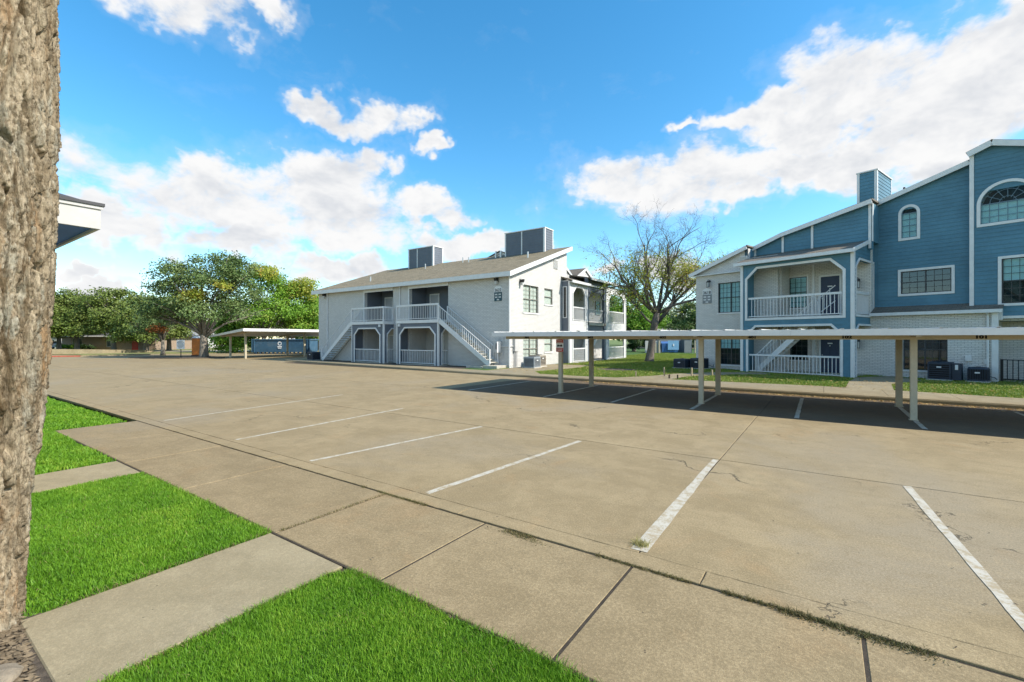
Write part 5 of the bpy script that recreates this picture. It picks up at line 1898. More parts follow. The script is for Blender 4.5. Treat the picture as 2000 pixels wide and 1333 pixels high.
sign_plate(bw(-8.13, 1.196, 4.22), BR, '3618', 'grey and white address sign reading 3618 on the brick wing', 0.98, M['signgrey'])
lantern(bw(-7.95, 1.196, 5.62), BR, 'dark wall lantern beside the window of the brick wing', 1.3)
lantern(bw(-0.49, 2.494, 5.05), BR, 'wall lantern on the upper balcony of the blue grey building', 1.5)
lantern(bw(-0.49, 2.494, 1.92), BR, 'wall lantern low on the brick wall behind the balcony corner board', 1.5)
lantern(bw(5.75, 4.19, 2.0), BR, 'wall lantern in the recessed entry at the right edge', 1.6)


# ------------------------------------------------------------------ condensers
def condenser(loc, rz, w, d, h, body, label, louvre=True, topcol=None, rnd=False):
    e = empty('air_conditioner', loc, rz, label, 'air conditioner', 'condensers beside the buildings')
    MB().chbox(-w / 2 - 0.06, w / 2 + 0.06, -d / 2 - 0.06, d / 2 + 0.06, 0, 0.06, 0.01).obj('pad', M['concstep'], e)
    if rnd:
        pr = [(x * w / 2, y * d / 2) for x, y in ((-0.75, -1), (0.75, -1), (1, -0.75), (1, 0.75), (0.75, 1), (-0.75, 1), (-1, 0.75), (-1, -0.75))]
        MB().slabpoly(pr, 0.061, h * 0.9).obj('coil', M['ac_black'], e, fix=True)
        mb = MB()
        mb.hexa([(x * 1.03, y * 1.03, h * 0.88) for x, y in pr], [(x * 0.93, y * 0.93, h) for x, y in pr])
        mb.hexa([(x * 1.03, y * 1.03, 0.06) for x, y in pr], [(x * 1.03, y * 1.03, 0.14) for x, y in pr])
        mb.obj('cover', body, e, fix=True)
        n = 0
        for i in range(8):
            a_, b_ = Vector((*pr[i], 0)), Vector((*pr[(i + 1) % 8], 0))
            k = max(1, int((b_ - a_).length / 0.05))
            for j in range(k):
                c = a_.lerp(b_, (j + 0.5) / k) * 1.02
                MB().bar((c.x, c.y, 0.13), (c.x, c.y, h * 0.89), 0.016, 0.016).obj('louvre', body, e)
                n += 1
    else:
        MB().box(-w / 2 + 0.02, w / 2 - 0.02, -d / 2 + 0.02, d / 2 - 0.02, 0.061, h - 0.05).obj('coil', M['ac_black'], e)
        cv = MB().chbox(-w / 2, w / 2, -d / 2, d / 2, h - 0.09, h, 0.025)
        cv.box(-w / 2, w / 2, -d / 2, d / 2, 0.06, 0.12)
        for sx in (-1, 1):
            for sy in (-1, 1):
                cv.box(sx * w / 2 - (0.05 if sx > 0 else 0), sx * w / 2 + (0.05 if sx < 0 else 0), sy * d / 2 - (0.05 if sy > 0 else 0), sy * d / 2 + (0.05 if sy < 0 else 0), 0.12, h - 0.09)
        cv.obj('cover', body, e)
        nl = 7
        for k in range(nl):
            z = 0.15 + (h - 0.27) * k / (nl - 1)
            q = MB()
            q.box(-w / 2 + 0.05, w / 2 - 0.05, -d / 2 - 0.004, -d / 2 + 0.019, z, z + 0.035)
            q.box(w / 2 - 0.019, w / 2 + 0.004, -d / 2 + 0.05, d / 2 - 0.05, z, z + 0.035)
            q.box(-w / 2 - 0.004, -w / 2 + 0.019, -d / 2 + 0.05, d / 2 - 0.05, z, z + 0.035)
            q.obj('louvre', body, e)
    MB().lathe([(min(w, d) * 0.36, h), (min(w, d) * 0.36, h + 0.012), (0.08, h + 0.02), (0.07, h + 0.035)], 18).obj('fan_guard', M['black'], e)
    MB().box(-0.08, 0.08, -d / 2 - 0.016, -d / 2 - 0.005, h - 0.26, h - 0.20).obj('maker_plate', M['signwhite'], e)
    MB().tube([(w / 2 + 0.01, d / 2 - 0.1, 0.25), (w / 2 + 0.14, d / 2, 0.22), (w / 2 + 0.2, d / 2 + 0.2, 0.12), (w / 2 + 0.12, d / 2 + 0.35, 0.3)], 0.016, 6).obj('refrigerant_line', M['black'], e)
    return e


Z0 = 0.1
c1_ = condenser(Vector(bw(2.78, 1.95, 0.07)), BR, 0.78, 0.75, 0.85, M['ac_dark'], 'tall dark blue condenser with slatted front under the ground floor window')
MB().box(0.40, 0.72, -0.3, 0.1, 0.06, 0.80).obj('side_cabinet', M['ac_dark'], c1_)
MB().box(0.52, 0.62, -0.315, -0.301, 0.52, 0.74).obj('rating_label', M['signwhite'], c1_)
condenser(Vector(bw(4.0, 1.95, 0.07)), BR, 0.62, 0.62, 0.66, M['ac_dark'], 'small dark rounded condenser near the corner board of the brick wall', rnd=True)
condenser(Vector(bw(-9.0, -0.2, 0.07)) , BR, 0.80, 0.75, 0.62, M['ac_dark'], 'dark louvred condenser left of the brick wing')
condenser(Vector(bw(-8.05, 0.15, 0.07)), BR, 0.80, 0.75, 0.68, M['ac_dark'], 'dark condenser against the brick wing behind the carport post')
condenser((1.25, 0.75, 0.10), R(90), 0.80, 0.78, 0.72, M['ac_grey'], 'grey louvred condenser beside the sunlit gable wall')
condenser((0.95, 1.95, 0.10), R(90), 0.82, 0.78, 0.80, M['ac_tan'], 'tan condenser next to the grey one by the gable wall')
condenser((-20.1, -1.05, 0.06), 0, 0.8, 0.75, 0.75, M['ac_dark'], 'dark condenser at the foot of the left stair')
e = empty('meter_box', bw(3.62, 2.497, 0.98), BR, 'small white electric box on the brick wall above the condensers', 'meter box')
MB().box(-0.10, 0.10, -0.1, 0, 0, 0.24).obj('cabinet', M['white'], e)
MB().tube([(0, -0.05, 0), (0, -0.05, -0.3), (0.3, -0.05, -0.5), (0.34, -0.05, -0.85)], 0.015, 6).obj('conduit', M['white'], e)
MB().box(0.5, 0.58, -0.06, 0, -0.12, 0.08).obj('switch', M['white'], e)
bo = empty('downspout_piece', bw(5.42, 1.75, 0.07), BR, 'loose white gutter channel leaning against the entry railing', 'gutter')
mb = MB()
mb.bar((0, 0, 0.0), (0.55, 1.05, 1.35), 0.16, 0.012)
mb.bar((-0.075, 0.01, 0.03), (0.475, 1.06, 1.38), 0.012, 0.06)
mb.bar((0.075, 0.01, 0.03), (0.625, 1.06, 1.38), 0.012, 0.06)
mb.obj('channel', M['white'], bo)
# ------------------------------------------------------------------ carport in front
cp = empty('carport', (13.5, -9.1, 0), 0, 'long flat carport with beige beam, white fascia and stall numbers', 'carport')
OX, OY = 13.5, -9.1


def cpo(x, y):
    return x - OX, y - OY


XL, XR = 6.25, 33.3
FY, BY = -9.95, -4.95
posts = [8.66, 13.52, 18.42, 23.3, 28.2]
for x in posts:
    for (y, m_, w) in ((-9.1, M['carport'], 0.13), (-6.45, M['post_b'], 0.15)):
        px_, py_ = cpo(x, y)
        mb = MB().box(px_ - w / 2, px_ + w / 2, py_ - w / 2, py_ + w / 2, -0.02, 1.97 if y < -8 else 2.02)
        p = mb.obj('post', m_, cp)
        MB().chbox(px_ - w / 2 - 0.025, px_ + w / 2 + 0.025, py_ - w / 2 - 0.025, py_ + w / 2 + 0.025, -0.02, 0.012, 0.004).obj('base_plate', m_, p)
    mb = MB()
    a_, b_ = cpo(x, FY + 0.05), cpo(x, BY - 0.05)
    mb.box(a_[0] - 0.05, a_[0] + 0.05, a_[1], b_[1], 2.03, 2.12)
    mb.obj('rafter', M['post_b'], cp)
a_ = cpo(XL, -9.19)
b_ = cpo(XR, -9.0)
MB().box(a_[0], b_[0], a_[1], a_[1] + 0.10, 1.965, 2.125).obj('beam', M['carport'], cp)
a2, b2 = cpo(XL, -6.5), cpo(XR, -6.4)
MB().box(a2[0], b2[0], a2[1], b2[1], 2.0, 2.125).obj('beam', M['post_b'], cp)
f0, f1 = cpo(XL - 0.1, FY), cpo(XR, BY)
fx = f0[0]
k = 0
while fx < f1[0]:
    fx2 = min(fx + 4.87, f1[0])
    MB().box(fx + 0.002, fx2 - 0.002, f0[1], f0[1] + 0.03, 2.068, 2.222).obj('fascia', M['carport_w'], cp)
    MB().box(fx + 0.002, fx2 - 0.002, f0[1] + 0.031, f0[1] + 0.08, 2.068, 2.082).obj('fascia_lip', M['carport_w'], cp)
    fx = fx2
MB().box(f0[0], f1[0], f1[1] - 0.03, f1[1], 2.10, 2.27).obj('fascia', M['carport_w'], cp)
MB().hexa([(f0[0] - 0.03, f0[1], 2.07), (f0[0] - 0.002, f0[1], 2.07), (f0[0] - 0.002, f1[1], 2.1), (f0[0] - 0.03, f1[1], 2.1)],
          [(f0[0] - 0.03, f0[1], 2.222), (f0[0] - 0.002, f0[1], 2.222), (f0[0] - 0.002, f1[1], 2.27), (f0[0] - 0.03, f1[1], 2.27)]).obj('fascia', M['carport_w'], cp)
# ribbed roof sheets, one object per sheet
sheet = MB()
pw = 0.90
prof = [(0, 0.0), (0.02, 0.045), (0.07, 0.045), (0.10, 0.0), (0.30, 0.0), (0.32, 0.03), (0.36, 0.03), (0.38, 0.0), (0.60, 0.0), (0.62, 0.03), (0.66, 0.03), (0.68, 0.0), (pw, 0.0)]
y0_, y1_ = f0[1] + 0.035, f1[1] - 0.035
for i in range(len(prof) - 1):
    (u, h), (v_, g_) = prof[i], prof[i + 1]
    sheet.hexa([(u, y0_, 2.19 + h), (v_, y0_, 2.19 + g_), (v_, y1_, 2.235 + g_), (u, y1_, 2.235 + h)], [(u, y0_, 2.20 + h), (v_, y0_, 2.20 + g_), (v_, y1_, 2.245 + g_), (u, y1_, 2.245 + h)])
sm = sheet.mesh('roof_sheet')
sm.materials.append(M['panel'])
n = int((f1[0] - f0[0]) / pw)
for i in range(n + 1):
    link('roof_sheet', sm, None, cp, (f0[0] + i * pw, 0, random.uniform(0, 0.006)))
for s, x in (('301', 7.25), ('302', 9.88), ('402', 12.38), ('401', 14.92), ('102', 17.1), ('101', 19.58)):
    px_, py_ = cpo(x, -9.19)
    text('stall_number', s, 0.098, M['stencil'], cp, (px_, py_ - 0.003, 2.025), bold=0.006, sx=1.5, depth=0.0015)
sg = empty('warning_sign', (8.66, -9.172, 1.50), 0, 'red and white warning sign on the leftmost front carport post', 'sign')
MB().box(-0.15, 0.15, -0.008, 0, 0, 0.46).obj('plate', M['signwhite'], sg)
MB().box(-0.145, 0.145, -0.012, -0.0085, 0.32, 0.455).obj('red_band', M['signred'], sg)
MB().box(-0.145, 0.145, -0.012, -0.0085, 0.005, 0.15).obj('red_band', M['signred'], sg)
q = MB()
for zz, w_ in ((0.405, 0.10), (0.35, 0.12), (0.105, 0.11), (0.055, 0.09)):
    q.box(-w_, w_, -0.0135, -0.0122, zz - 0.008, zz + 0.008)
q.obj('lettering', M['signwhite'], sg)
q = MB()
q.box(-0.11, -0.01, -0.0115, -0.0085, 0.20, 0.24).box(-0.09, -0.04, -0.0115, -0.0085, 0.241, 0.265).box(0.0, 0.11, -0.0115, -0.0085, 0.20, 0.245).box(0.06, 0.10, -0.0115, -0.0085, 0.246, 0.27).bar((-0.02, -0.0105, 0.24), (0.05, -0.0105, 0.27), 0.004, 0.008)
for x in (-0.085, -0.035, 0.025, 0.085):
    q.lathe([(0.013, 0), (0.013, 0.003)], 8, (0, 0, 0)) if False else q.box(x - 0.012, x + 0.012, -0.0115, -0.0085, 0.185, 0.199)
q.obj('tow_pictogram', M['stencil'], sg)

# second carport, far left
c2p = empty('carport', (-32, 2, 0), 0, 'second carport at far left beside the white building', 'carport')
ex = [(-1.6, -3.9), (2.0, -4.1), (-1.6, 2.1), (2.0, 2.0), (-1.6, 8.0), (2.0, 8.0)]
for (x, y) in ex:
    p = MB().box(x - 0.08, x + 0.08, y - 0.08, y + 0.08, -0.02, 2.25 if x < 0 else 2.60).obj('post', M['carport'], c2p)
for y in (-4.0, 2.0, 8.0):
    MB().bar((-3.2, y, 2.14), (3.4, y, 2.72), 0.1, 0.12).obj('rafter', M['carport'], c2p)
mb = MB()
for i in range(44):
    y = -5.0 + i * 0.34
    mb = MB()
    mb.hexa([(-3.4, y, 2.2), (3.5, y, 2.8), (3.5, y + 0.30, 2.8), (-3.4, y + 0.30, 2.2)], [(-3.4, y, 2.215), (3.5, y, 2.815), (3.5, y + 0.30, 2.815), (-3.4, y + 0.30, 2.215)])
    mb.hexa([(-3.4, y + 0.302, 2.2), (3.5, y + 0.302, 2.8), (3.5, y + 0.338, 2.8), (-3.4, y + 0.338, 2.2)], [(-3.4, y + 0.302, 2.25), (3.5, y + 0.302, 2.85), (3.5, y + 0.338, 2.85), (-3.4, y + 0.338, 2.25)])
    mb.obj('roof_sheet', M['panel'], c2p)
MB().box(3.51, 3.55, -5.0, 9.95, 2.66, 2.93).obj('fascia', M['carport_w'], c2p)
MB().hexa([(-3.4, -5.05, 2.1), (3.55, -5.05, 2.68), (3.55, -5.01, 2.68), (-3.4, -5.01, 2.1)], [(-3.4, -5.05, 2.28), (3.55, -5.05, 2.93), (3.55, -5.01, 2.93), (-3.4, -5.01, 2.28)]).obj('fascia', M['panel'], c2p)

# roll-off container
pc = at(549, 57.5)
ct = empty('waste_container', pc, YAW, 'long blue roll-off waste container with white emblem under the far carport', 'container')
w, d, h = 7.4, 2.4, 1.75
mb = MB()
mb.hexa([(-w / 2 + 0.1, 0, 0.25), (w / 2 - 0.1, 0, 0.25), (w / 2 - 0.1, d, 0.25), (-w / 2 + 0.1, d, 0.25)], [(-w / 2 + 0.1, -0.05, h), (w / 2 - 0.1, -0.05, h), (w / 2 - 0.1, d + 0.05, h), (-w / 2 + 0.1, d + 0.05, h)])
mb.obj('body', M['container'], ct)
mb = MB().box(-w / 2, w / 2, -0.12, d + 0.12, h, h + 0.14)
for x in (-w / 2, -w / 2 + 0.28, w / 2 - 0.4, w / 2 - 0.12):
    mb.box(x, x + 0.12, -0.13, -0.02, 0.2, h)
mb.obj('rim', M['container'], ct)
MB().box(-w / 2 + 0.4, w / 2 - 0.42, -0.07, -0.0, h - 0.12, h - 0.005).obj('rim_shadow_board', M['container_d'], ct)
for i in range(13):
    x = -w / 2 + 0.5 + i * 0.53
    MB().box(x, x + 0.08, -0.1, 0.3, 0.04, 0.25).obj('rib', M['container_d'], ct)
mb = MB()
for x in (-w / 2 + 0.3, w / 2 - 0.3):
    mb.tube([(x - 0.08, 0.1, 0.12), (x + 0.08, 0.1, 0.12)], 0.12, 10)
mb.obj('roller', M['container_d'], ct)
mb = MB()
mb.lathe([(0.26, 0), (0.26, 0.01)], 18)
em = mb.obj('emblem', M['signwhite'], ct)
em.rotation_euler = (R(90), 0, 0)
em.location = (-0.15, -0.06, 1.32)
MB().box(-0.42, 0.12, -0.075, -0.06, 0.84, 1.0).box(-0.36, 0.06, -0.075, -0.06, 0.68, 0.78).obj('lettering', M['signwhite'], ct)
mb = MB().lathe([(0.14, 0), (0.14, 0.012)], 12)
e2 = mb.obj('emblem', M['container'], ct)
e2.rotation_euler = (R(90), 0, 0)
e2.location = (-0.12, -0.065, 1.32)
# piled waste inside
mb = MB()
for i in range(26):
    x = random.uniform(-w / 2 + 0.4, w / 2 - 0.6)
    y = random.uniform(0.3, d - 0.3)
    s = random.uniform(0.25, 0.6)
    mb.bar((x - s, y, h - 0.1), (x + s, y + random.uniform(-0.3, 0.3), h + random.uniform(-0.1, 0.22)), 0.25, 0.12)
tag(mb.obj('debris', M['beige'], ct), None, None, None, 'stuff')

# portable toilet
pt = empty('portable_toilet', at(389, 51.5), YAW + 0.3, 'orange portable toilet behind the oak trunk', 'toilet')
MB().chbox(-0.55, 0.55, -0.55, 0.55, 0.1, 2.0, 0.03).obj('cabin', M['orange'], pt)
MB().hexa([(-0.6, -0.6, 2.0), (0.6, -0.6, 2.0), (0.6, 0.6, 2.0), (-0.6, 0.6, 2.0)], [(-0.3, -0.4, 2.25), (0.3, -0.4, 2.25), (0.3, 0.4, 2.25), (-0.3, 0.4, 2.25)]).obj('roof', M['signwhite'], pt)
MB().box(-0.38, 0.38, -0.58, -0.551, 0.18, 1.9).obj('door', M['orange'], pt)
MB().box(-0.6, 0.6, -0.6, 0.6, 0.0, 0.1).obj('skid', M['black'], pt)

# notice on a post under the oak
ns = empty('notice_sign', at(353, 45.5, 0.07), YAW, 'white notice board on a thin post left of the oak', 'sign')
MB().box(-0.03, 0.03, 0.0, 0.05, 0, 1.9).obj('post', M['black'], ns)
MB().box(-0.40, 0.40, -0.03, 0.0, 0.85, 1.75).obj('board', M['signwhite'], ns)
q = MB()
for k in range(6):
    ww = (0.3, 0.34, 0.26, 0.34, 0.3, 0.2)[k]
    q.box(-ww, ww, -0.036, -0.031, 1.62 - k * 0.13 - 0.03, 1.62 - k * 0.13 + 0.03)
q.obj('lettering', M['signgrey'], ns)

# ------------------------------------------------------------------ far houses
def low_house(p, rz, w, d, h, label, wallm, roofm, wins, rh=1.4):
    e = empty('low_house', p, rz, label, 'house')
    mb = MB()
    wall(mb, 'x', 0, 0.3, -w / 2, w / 2, 0, h, [(a, b, z0, z1) for a, b, z0, z1 in wins])
    mb.box(-w / 2, -w / 2 + 0.3, 0.302, d, 0, h)
    mb.box(w / 2 - 0.3, w / 2, 0.302, d, 0, h)
    mb.obj('wall', wallm, e)
    for (a, b, z0, z1) in wins:
        f = MB()
        wbox(f, 'x', 0, a, b, -0.12, -0.06, z0, z0 + 0.07)
        wbox(f, 'x', 0, a, b, -0.12, -0.06, z1 - 0.07, z1)
        for u in (a, (a + b) / 2 - 0.03, b - 0.07):
            wbox(f, 'x', 0, u, u + 0.07, -0.121, -0.059, z0 + 0.07, z1 - 0.07)
        wf = f.obj('window', M['white'], e)
        pane(wf, 'x', 0, a, b, z0, z1, -0.1, M['glass'])
    mb = MB()
    o_ = 0.8
    mb.hexa([(-w / 2 - o_, -o_, h), (w / 2 + o_, -o_, h), (w / 2 + o_, d + o_, h), (-w / 2 - o_, d + o_, h)],
            [(-w / 2 + 2, d / 2 - 0.3, h + rh), (w / 2 - 2, d / 2 - 0.3, h + rh), (w / 2 - 2, d / 2 + 0.3, h + rh), (-w / 2 + 2, d / 2 + 0.3, h + rh)])
    rf = mb.obj('roof', roofm, e)
    MB().box(-w / 2 - o_, w / 2 + o_, -o_ - 0.04, -o_ - 0.002, h - 0.08, h + 0.12).obj('fascia', M['white'], rf)
    return e


h1 = low_house(at(212, 75, 0.06), YAW, 15.5, 9, 2.25, 'low brown brick house under the dark trees at far left', M['redbrick'], M['roof_dark'], [(-6.0, -4.4, 0.5, 2.0), (-0.4, 1.1, 0.5, 2.0)], 1.8)
MB().box(3.9, 4.9, -0.05, -0.001, 0.05, 2.05).obj('door', M['tail'], h1)
low_house(at(345, 88, 0.06), YAW, 9, 9, 2.6, 'pale house seen between the oak trunks', M['beige'], M['rooftan'], [(-3.0, -1.6, 0.8, 2.0)], 2.2)
low_house(at(60, 86, 0.06), YAW, 10, 9, 2.6, 'pale house at the far left edge behind the parked car', M['beige'], M['rooftan'], [(1.0, 2.6, 0.8, 2.0)], 2.6)
low_house(at(1350, 84, 0.06), YAW, 15, 9, 2.4, 'low tan brick house beyond the bin enclosure', M['redbrick'], M['rooftan'], [(0.6, 2.4, 0.6, 1.9)], 1.4)

# parked car at the far left, half behind the tree
car = empty('parked_car', at(96, 80, 0.07), YAW + R(90), 'silver parked car at the far left behind the bushes', 'car')
side = [(-2.2, 0.35), (2.2, 0.35), (2.25, 0.75), (1.5, 0.95), (0.75, 1.42), (-1.0, 1.45), (-1.9, 1.0), (-2.25, 0.95)]
mb = MB()
mb.hexa([(x, -0.85, z) for x, z in side], [(x, 0.85, z) for x, z in side])
mb.obj('body', M['carpaint'], car, fix=True)
mb = MB()
for y in (-0.858, 0.852):
    mb.hexa([(x, y, z) for x, z in ((-1.7, 0.98), (1.2, 0.98), (0.62, 1.36), (-0.95, 1.38))], [(x, y + 0.006, z) for x, z in ((-1.7, 0.98), (1.2, 0.98), (0.62, 1.36), (-0.95, 1.38))])
mb.obj('side_window', M['glass_dark'], car, fix=True)
MB().hexa([(-1.94, -0.7, 1.03), (-1.94, 0.7, 1.03), (-1.08, 0.6, 1.45), (-1.08, -0.6, 1.45)], [(-1.97, -0.7, 1.04), (-1.97, 0.7, 1.04), (-1.11, 0.6, 1.46), (-1.11, -0.6, 1.46)]).obj('rear_window', M['glass_dark'], car, fix=True)
for y in (-0.86, 0.62):
    MB().box(-2.28, -2.2, y, y + 0.24, 0.7, 0.95).obj('tail_lamp', M['tail'], car)
for x in (-1.4, 1.4):
    for y in (-0.9, 0.7):
        t_ = MB().lathe([(0.2, 0), (0.32, 0.0), (0.33, 0.1), (0.32, 0.2), (0.2, 0.2)], 16).obj('wheel', M['rubber'], car)
        t_.matrix_basis = Matrix.Translation((x, y + 0.2, 0.33)) @ Matrix.Rotation(R(90), 4, 'X')
        r_ = MB().lathe([(0.19, 0.01), (0.19, 0.19)], 12).obj('rim', M['chrome'], t_)

# bin enclosure between the buildings
en = empty('bin_enclosure', at(1318, 60, 0.06), YAW, 'grey bin enclosure between the apartment buildings', 'enclosure')
mb = MB().box(-2.0, 2.0, 3.0, 3.15, 0, 1.75).box(-2.1, -1.95, -0.4, 3.0, 0, 1.75).box(1.95, 2.1, -0.4, 3.0, 0, 1.75)
mb.obj('wall', M['signgrey'], en)
for x in (-2.3, -2.75, 2.4, 2.85):
    MB().tube([(x, -0.6, 0), (x, -0.6, 1.3 + 0.35 * (abs(x) < 2.5)), ], 0.09, 10).obj('bollard', M['carport'], en)
MB().box(-3.9, -2.12, 0.0, 0.12, 0, 1.6).obj('gate', M['beige'], en)
MB().box(1.0, 1.9, -0.7, -0.62, 0.05, 1.65).obj('gate', M['signgrey'], en)
bn = empty('waste_bin', at(1308, 60, 0.06), YAW, 'blue waste bin standing in the grey enclosure', 'bin')
MB().hexa([(-1.15, -0.4, 0.1), (0.95, -0.4, 0.1), (0.95, 1.1, 0.1), (-1.15, 1.1, 0.1)], [(-1.2, -0.55, 1.25), (1.0, -0.55, 1.25), (1.0, 1.3, 1.5), (-1.2, 1.3, 1.5)]).obj('body', M['bin_blue'], bn, fix=True)
MB().hexa([(-0.45, -0.60, 0.42), (0.98, -0.60, 0.42), (0.98, -0.57, 0.42), (-0.45, -0.57, 0.42)], [(-0.45, -0.64, 1.62), (0.98, -0.64, 1.62), (0.98, -0.6, 1.62), (-0.45, -0.6, 1.62)]).obj('front_panel', M['bin_pale'], bn)
MB().box(0.2, 0.36, -0.66, -0.645, 0.9, 1.2).obj('emblem', M['signwhite'], bn)

# stakes by the walk
for i, (x, y, h, lab) in enumerate(((9.45, 1.1, 0.34, 'wooden stake in the grass nearest the mulch circle'), (10.05, -0.9, 0.36, 'wooden stake on the left edge of the walk'),
                                    (8.85, -1.6, 0.26, 'short wooden stake left of the walk near the sidewalk'), (11.1, 0.2, 0.42, 'tallest wooden stake on the right edge of the walk'),
                                    (11.9, 1.0, 0.30, 'wooden stake right of the walk towards the brick wing'), (10.6, -2.0, 0.20, 'left one of two short dark stubs on the walk'),
                                    (10.95, -1.9, 0.20, 'right one of two short dark stubs on the walk'))):
    e = empty('stake', (x, y, 0.08), 0.3 * i, lab, 'stake', 'stakes along the walk between the buildings')
    MB().hexa([(-0.035, -0.035, 0), (0.035, -0.035, 0), (0.035, 0.035, 0), (-0.035, 0.035, 0)], [(-0.032, -0.03, h), (0.03, -0.032, h + 0.01), (0.032, 0.03, h + 0.015), (-0.03, 0.032, h)]).obj('shaft', M['wood'] if i < 5 else M['mulch'], e)
    MB().lathe([(0.028, 0), (0.02, -0.12), (0.004, -0.2)], 6).obj('point', M['wood'], e)

# roof corner and post at the left edge
lb = empty('neighbour_building', (10.07, -22.27, 0), 0, 'building at the left edge with white fascia and blue soffit, mostly behind the trunk', 'building')
zb, zt = 3.2, 3.47
MB().box(-0.03, 0.0, -9, 0.0, zb, zt).obj('fascia', M['beige'], lb)
MB().box(-12, -0.031, -0.03, 0.0, zb, zt).obj('fascia', M['beige'], lb)
MB().box(0.0005, 0.016, -9, 0.016, zt - 0.055, zt - 0.022).obj('drip_edge', M['beige'], lb)
MB().box(-12, -0.031, -9, -0.031, zb + 0.03, zb + 0.05).obj('soffit', M['soffit'], lb)
MB().hexa([(-12, -9, zt - 0.01), (0.012, -9, zt - 0.01), (0.012, 0.012, zt - 0.01), (-12, 0.012, zt - 0.01)], [(-10, -7, zt + 1.2), (-3, -7, zt + 1.2), (-3, -3.0, zt + 1.2), (-10, -3.0, zt + 1.2)]).obj('roof', M['roof_dark'], lb)
MB().hexa([(-12, -9, zt - 0.02), (0.03, -9, zt - 0.02), (0.03, 0.03, zt - 0.02), (-12, 0.03, zt - 0.02)], [(-12, -9, zt + 0.012), (0.03, -9, zt + 0.012), (0.03, 0.03, zt + 0.012), (-12, 0.03, zt + 0.012)]).obj('shingle_edge', M['roof_dark'], lb)
mb = MB()
wall(mb, 'y', -0.75, 0.2, -9, -0.78, -0.1, 3.22, [(-4.6, -3.2, 0.9, 2.3)])
mb.box(-12, -0.96, -0.98, -0.78, -0.1, 3.22)
mb.obj('wall', M['brick2'], lb)
window(lb, 'y', -0.75, -4.6, -3.2, 0.9, 2.3, 2, 2, 3, d=-0.06)
wp = empty('white_post', at(32, 3.93, -0.04), YAW, 'short white post half hidden behind the foreground trunk', 'post')
MB().box(-0.045, 0.045, -0.045, 0.045, 0, 0.85).obj('shaft', M['white'], wp)
MB().hexa([(-0.06, -0.06, 0.85), (0.06, -0.06, 0.85), (0.06, 0.06, 0.85), (-0.06, 0.06, 0.85)], [(-0.01, -0.01, 0.92), (0.01, -0.01, 0.92), (0.01, 0.01, 0.92), (-0.01, 0.01, 0.92)]).obj('cap', M['white'], wp)
# ------------------------------------------------------------------ trees
def leaf_cloud(name, P, N_, size, mat, parent=None, aspect=0.6):
    """one small four-cornered leaf per point, facing roughly along N_"""
    n = len(P)
    s = rng.uniform(size[0], size[1], n)
    nn = N_ + rng.normal(0, 0.75, (n, 3))
    nn /= np.linalg.norm(nn, axis=1, keepdims=True) + 1e-9
    r_ = rng.normal(0, 1, (n, 3))
    u = np.cross(nn, r_)
    u /= np.linalg.norm(u, axis=1, keepdims=True) + 1e-9
    v = np.cross(nn, u)
    V = np.zeros((n, 4, 3))
    V[:, 0] = P - u * s[:, None]
    V[:, 1] = P + v * (s * aspect)[:, None] + nn * (s * 0.15)[:, None]
    V[:, 2] = P + u * s[:, None]
    V[:, 3] = P - v * (s * aspect)[:, None] + nn * (s * 0.15)[:, None]
    return np_mesh(name, V.reshape(-1, 3), np.arange(n * 4), 4, mat, parent)


def crown_points(lobes, nclump, nleaf, sig, r):
    """clumps of leaves spread over and inside a set of ellipsoid lobes"""
    L_ = np.array(lobes, float)
    wgt = L_[:, 3] * L_[:, 4] + L_[:, 3] * L_[:, 5]
    idx = r.choice(len(L_), nclump, p=wgt / wgt.sum())
    d = r.normal(0, 1, (nclump, 3))
    d /= np.linalg.norm(d, axis=1, keepdims=True)
    d[:, 2] = np.where(d[:, 2] < -0.55, -d[:, 2], d[:, 2])
    rad = r.uniform(0.30, 1.0, nclump) ** 0.45
    C = L_[idx, :3] + d * L_[idx, 3:6] * rad[:, None]
    cs = r.uniform(0.6, 1.45, nclump)
    k = r.choice(nclump, nleaf, p=cs ** 2 / (cs ** 2).sum())
    off = np.clip(r.normal(0, 1, (nleaf, 3)), -1.7, 1.7) * (sig * cs[k])[:, None] * np.array([1, 1, 0.62])
    nrm = d[k] * 0.5 + off / (np.linalg.norm(off, axis=1, keepdims=True) + 1e-6) * 0.5 + np.array([0, 0, 0.45])
    return C[k] + off, nrm, C


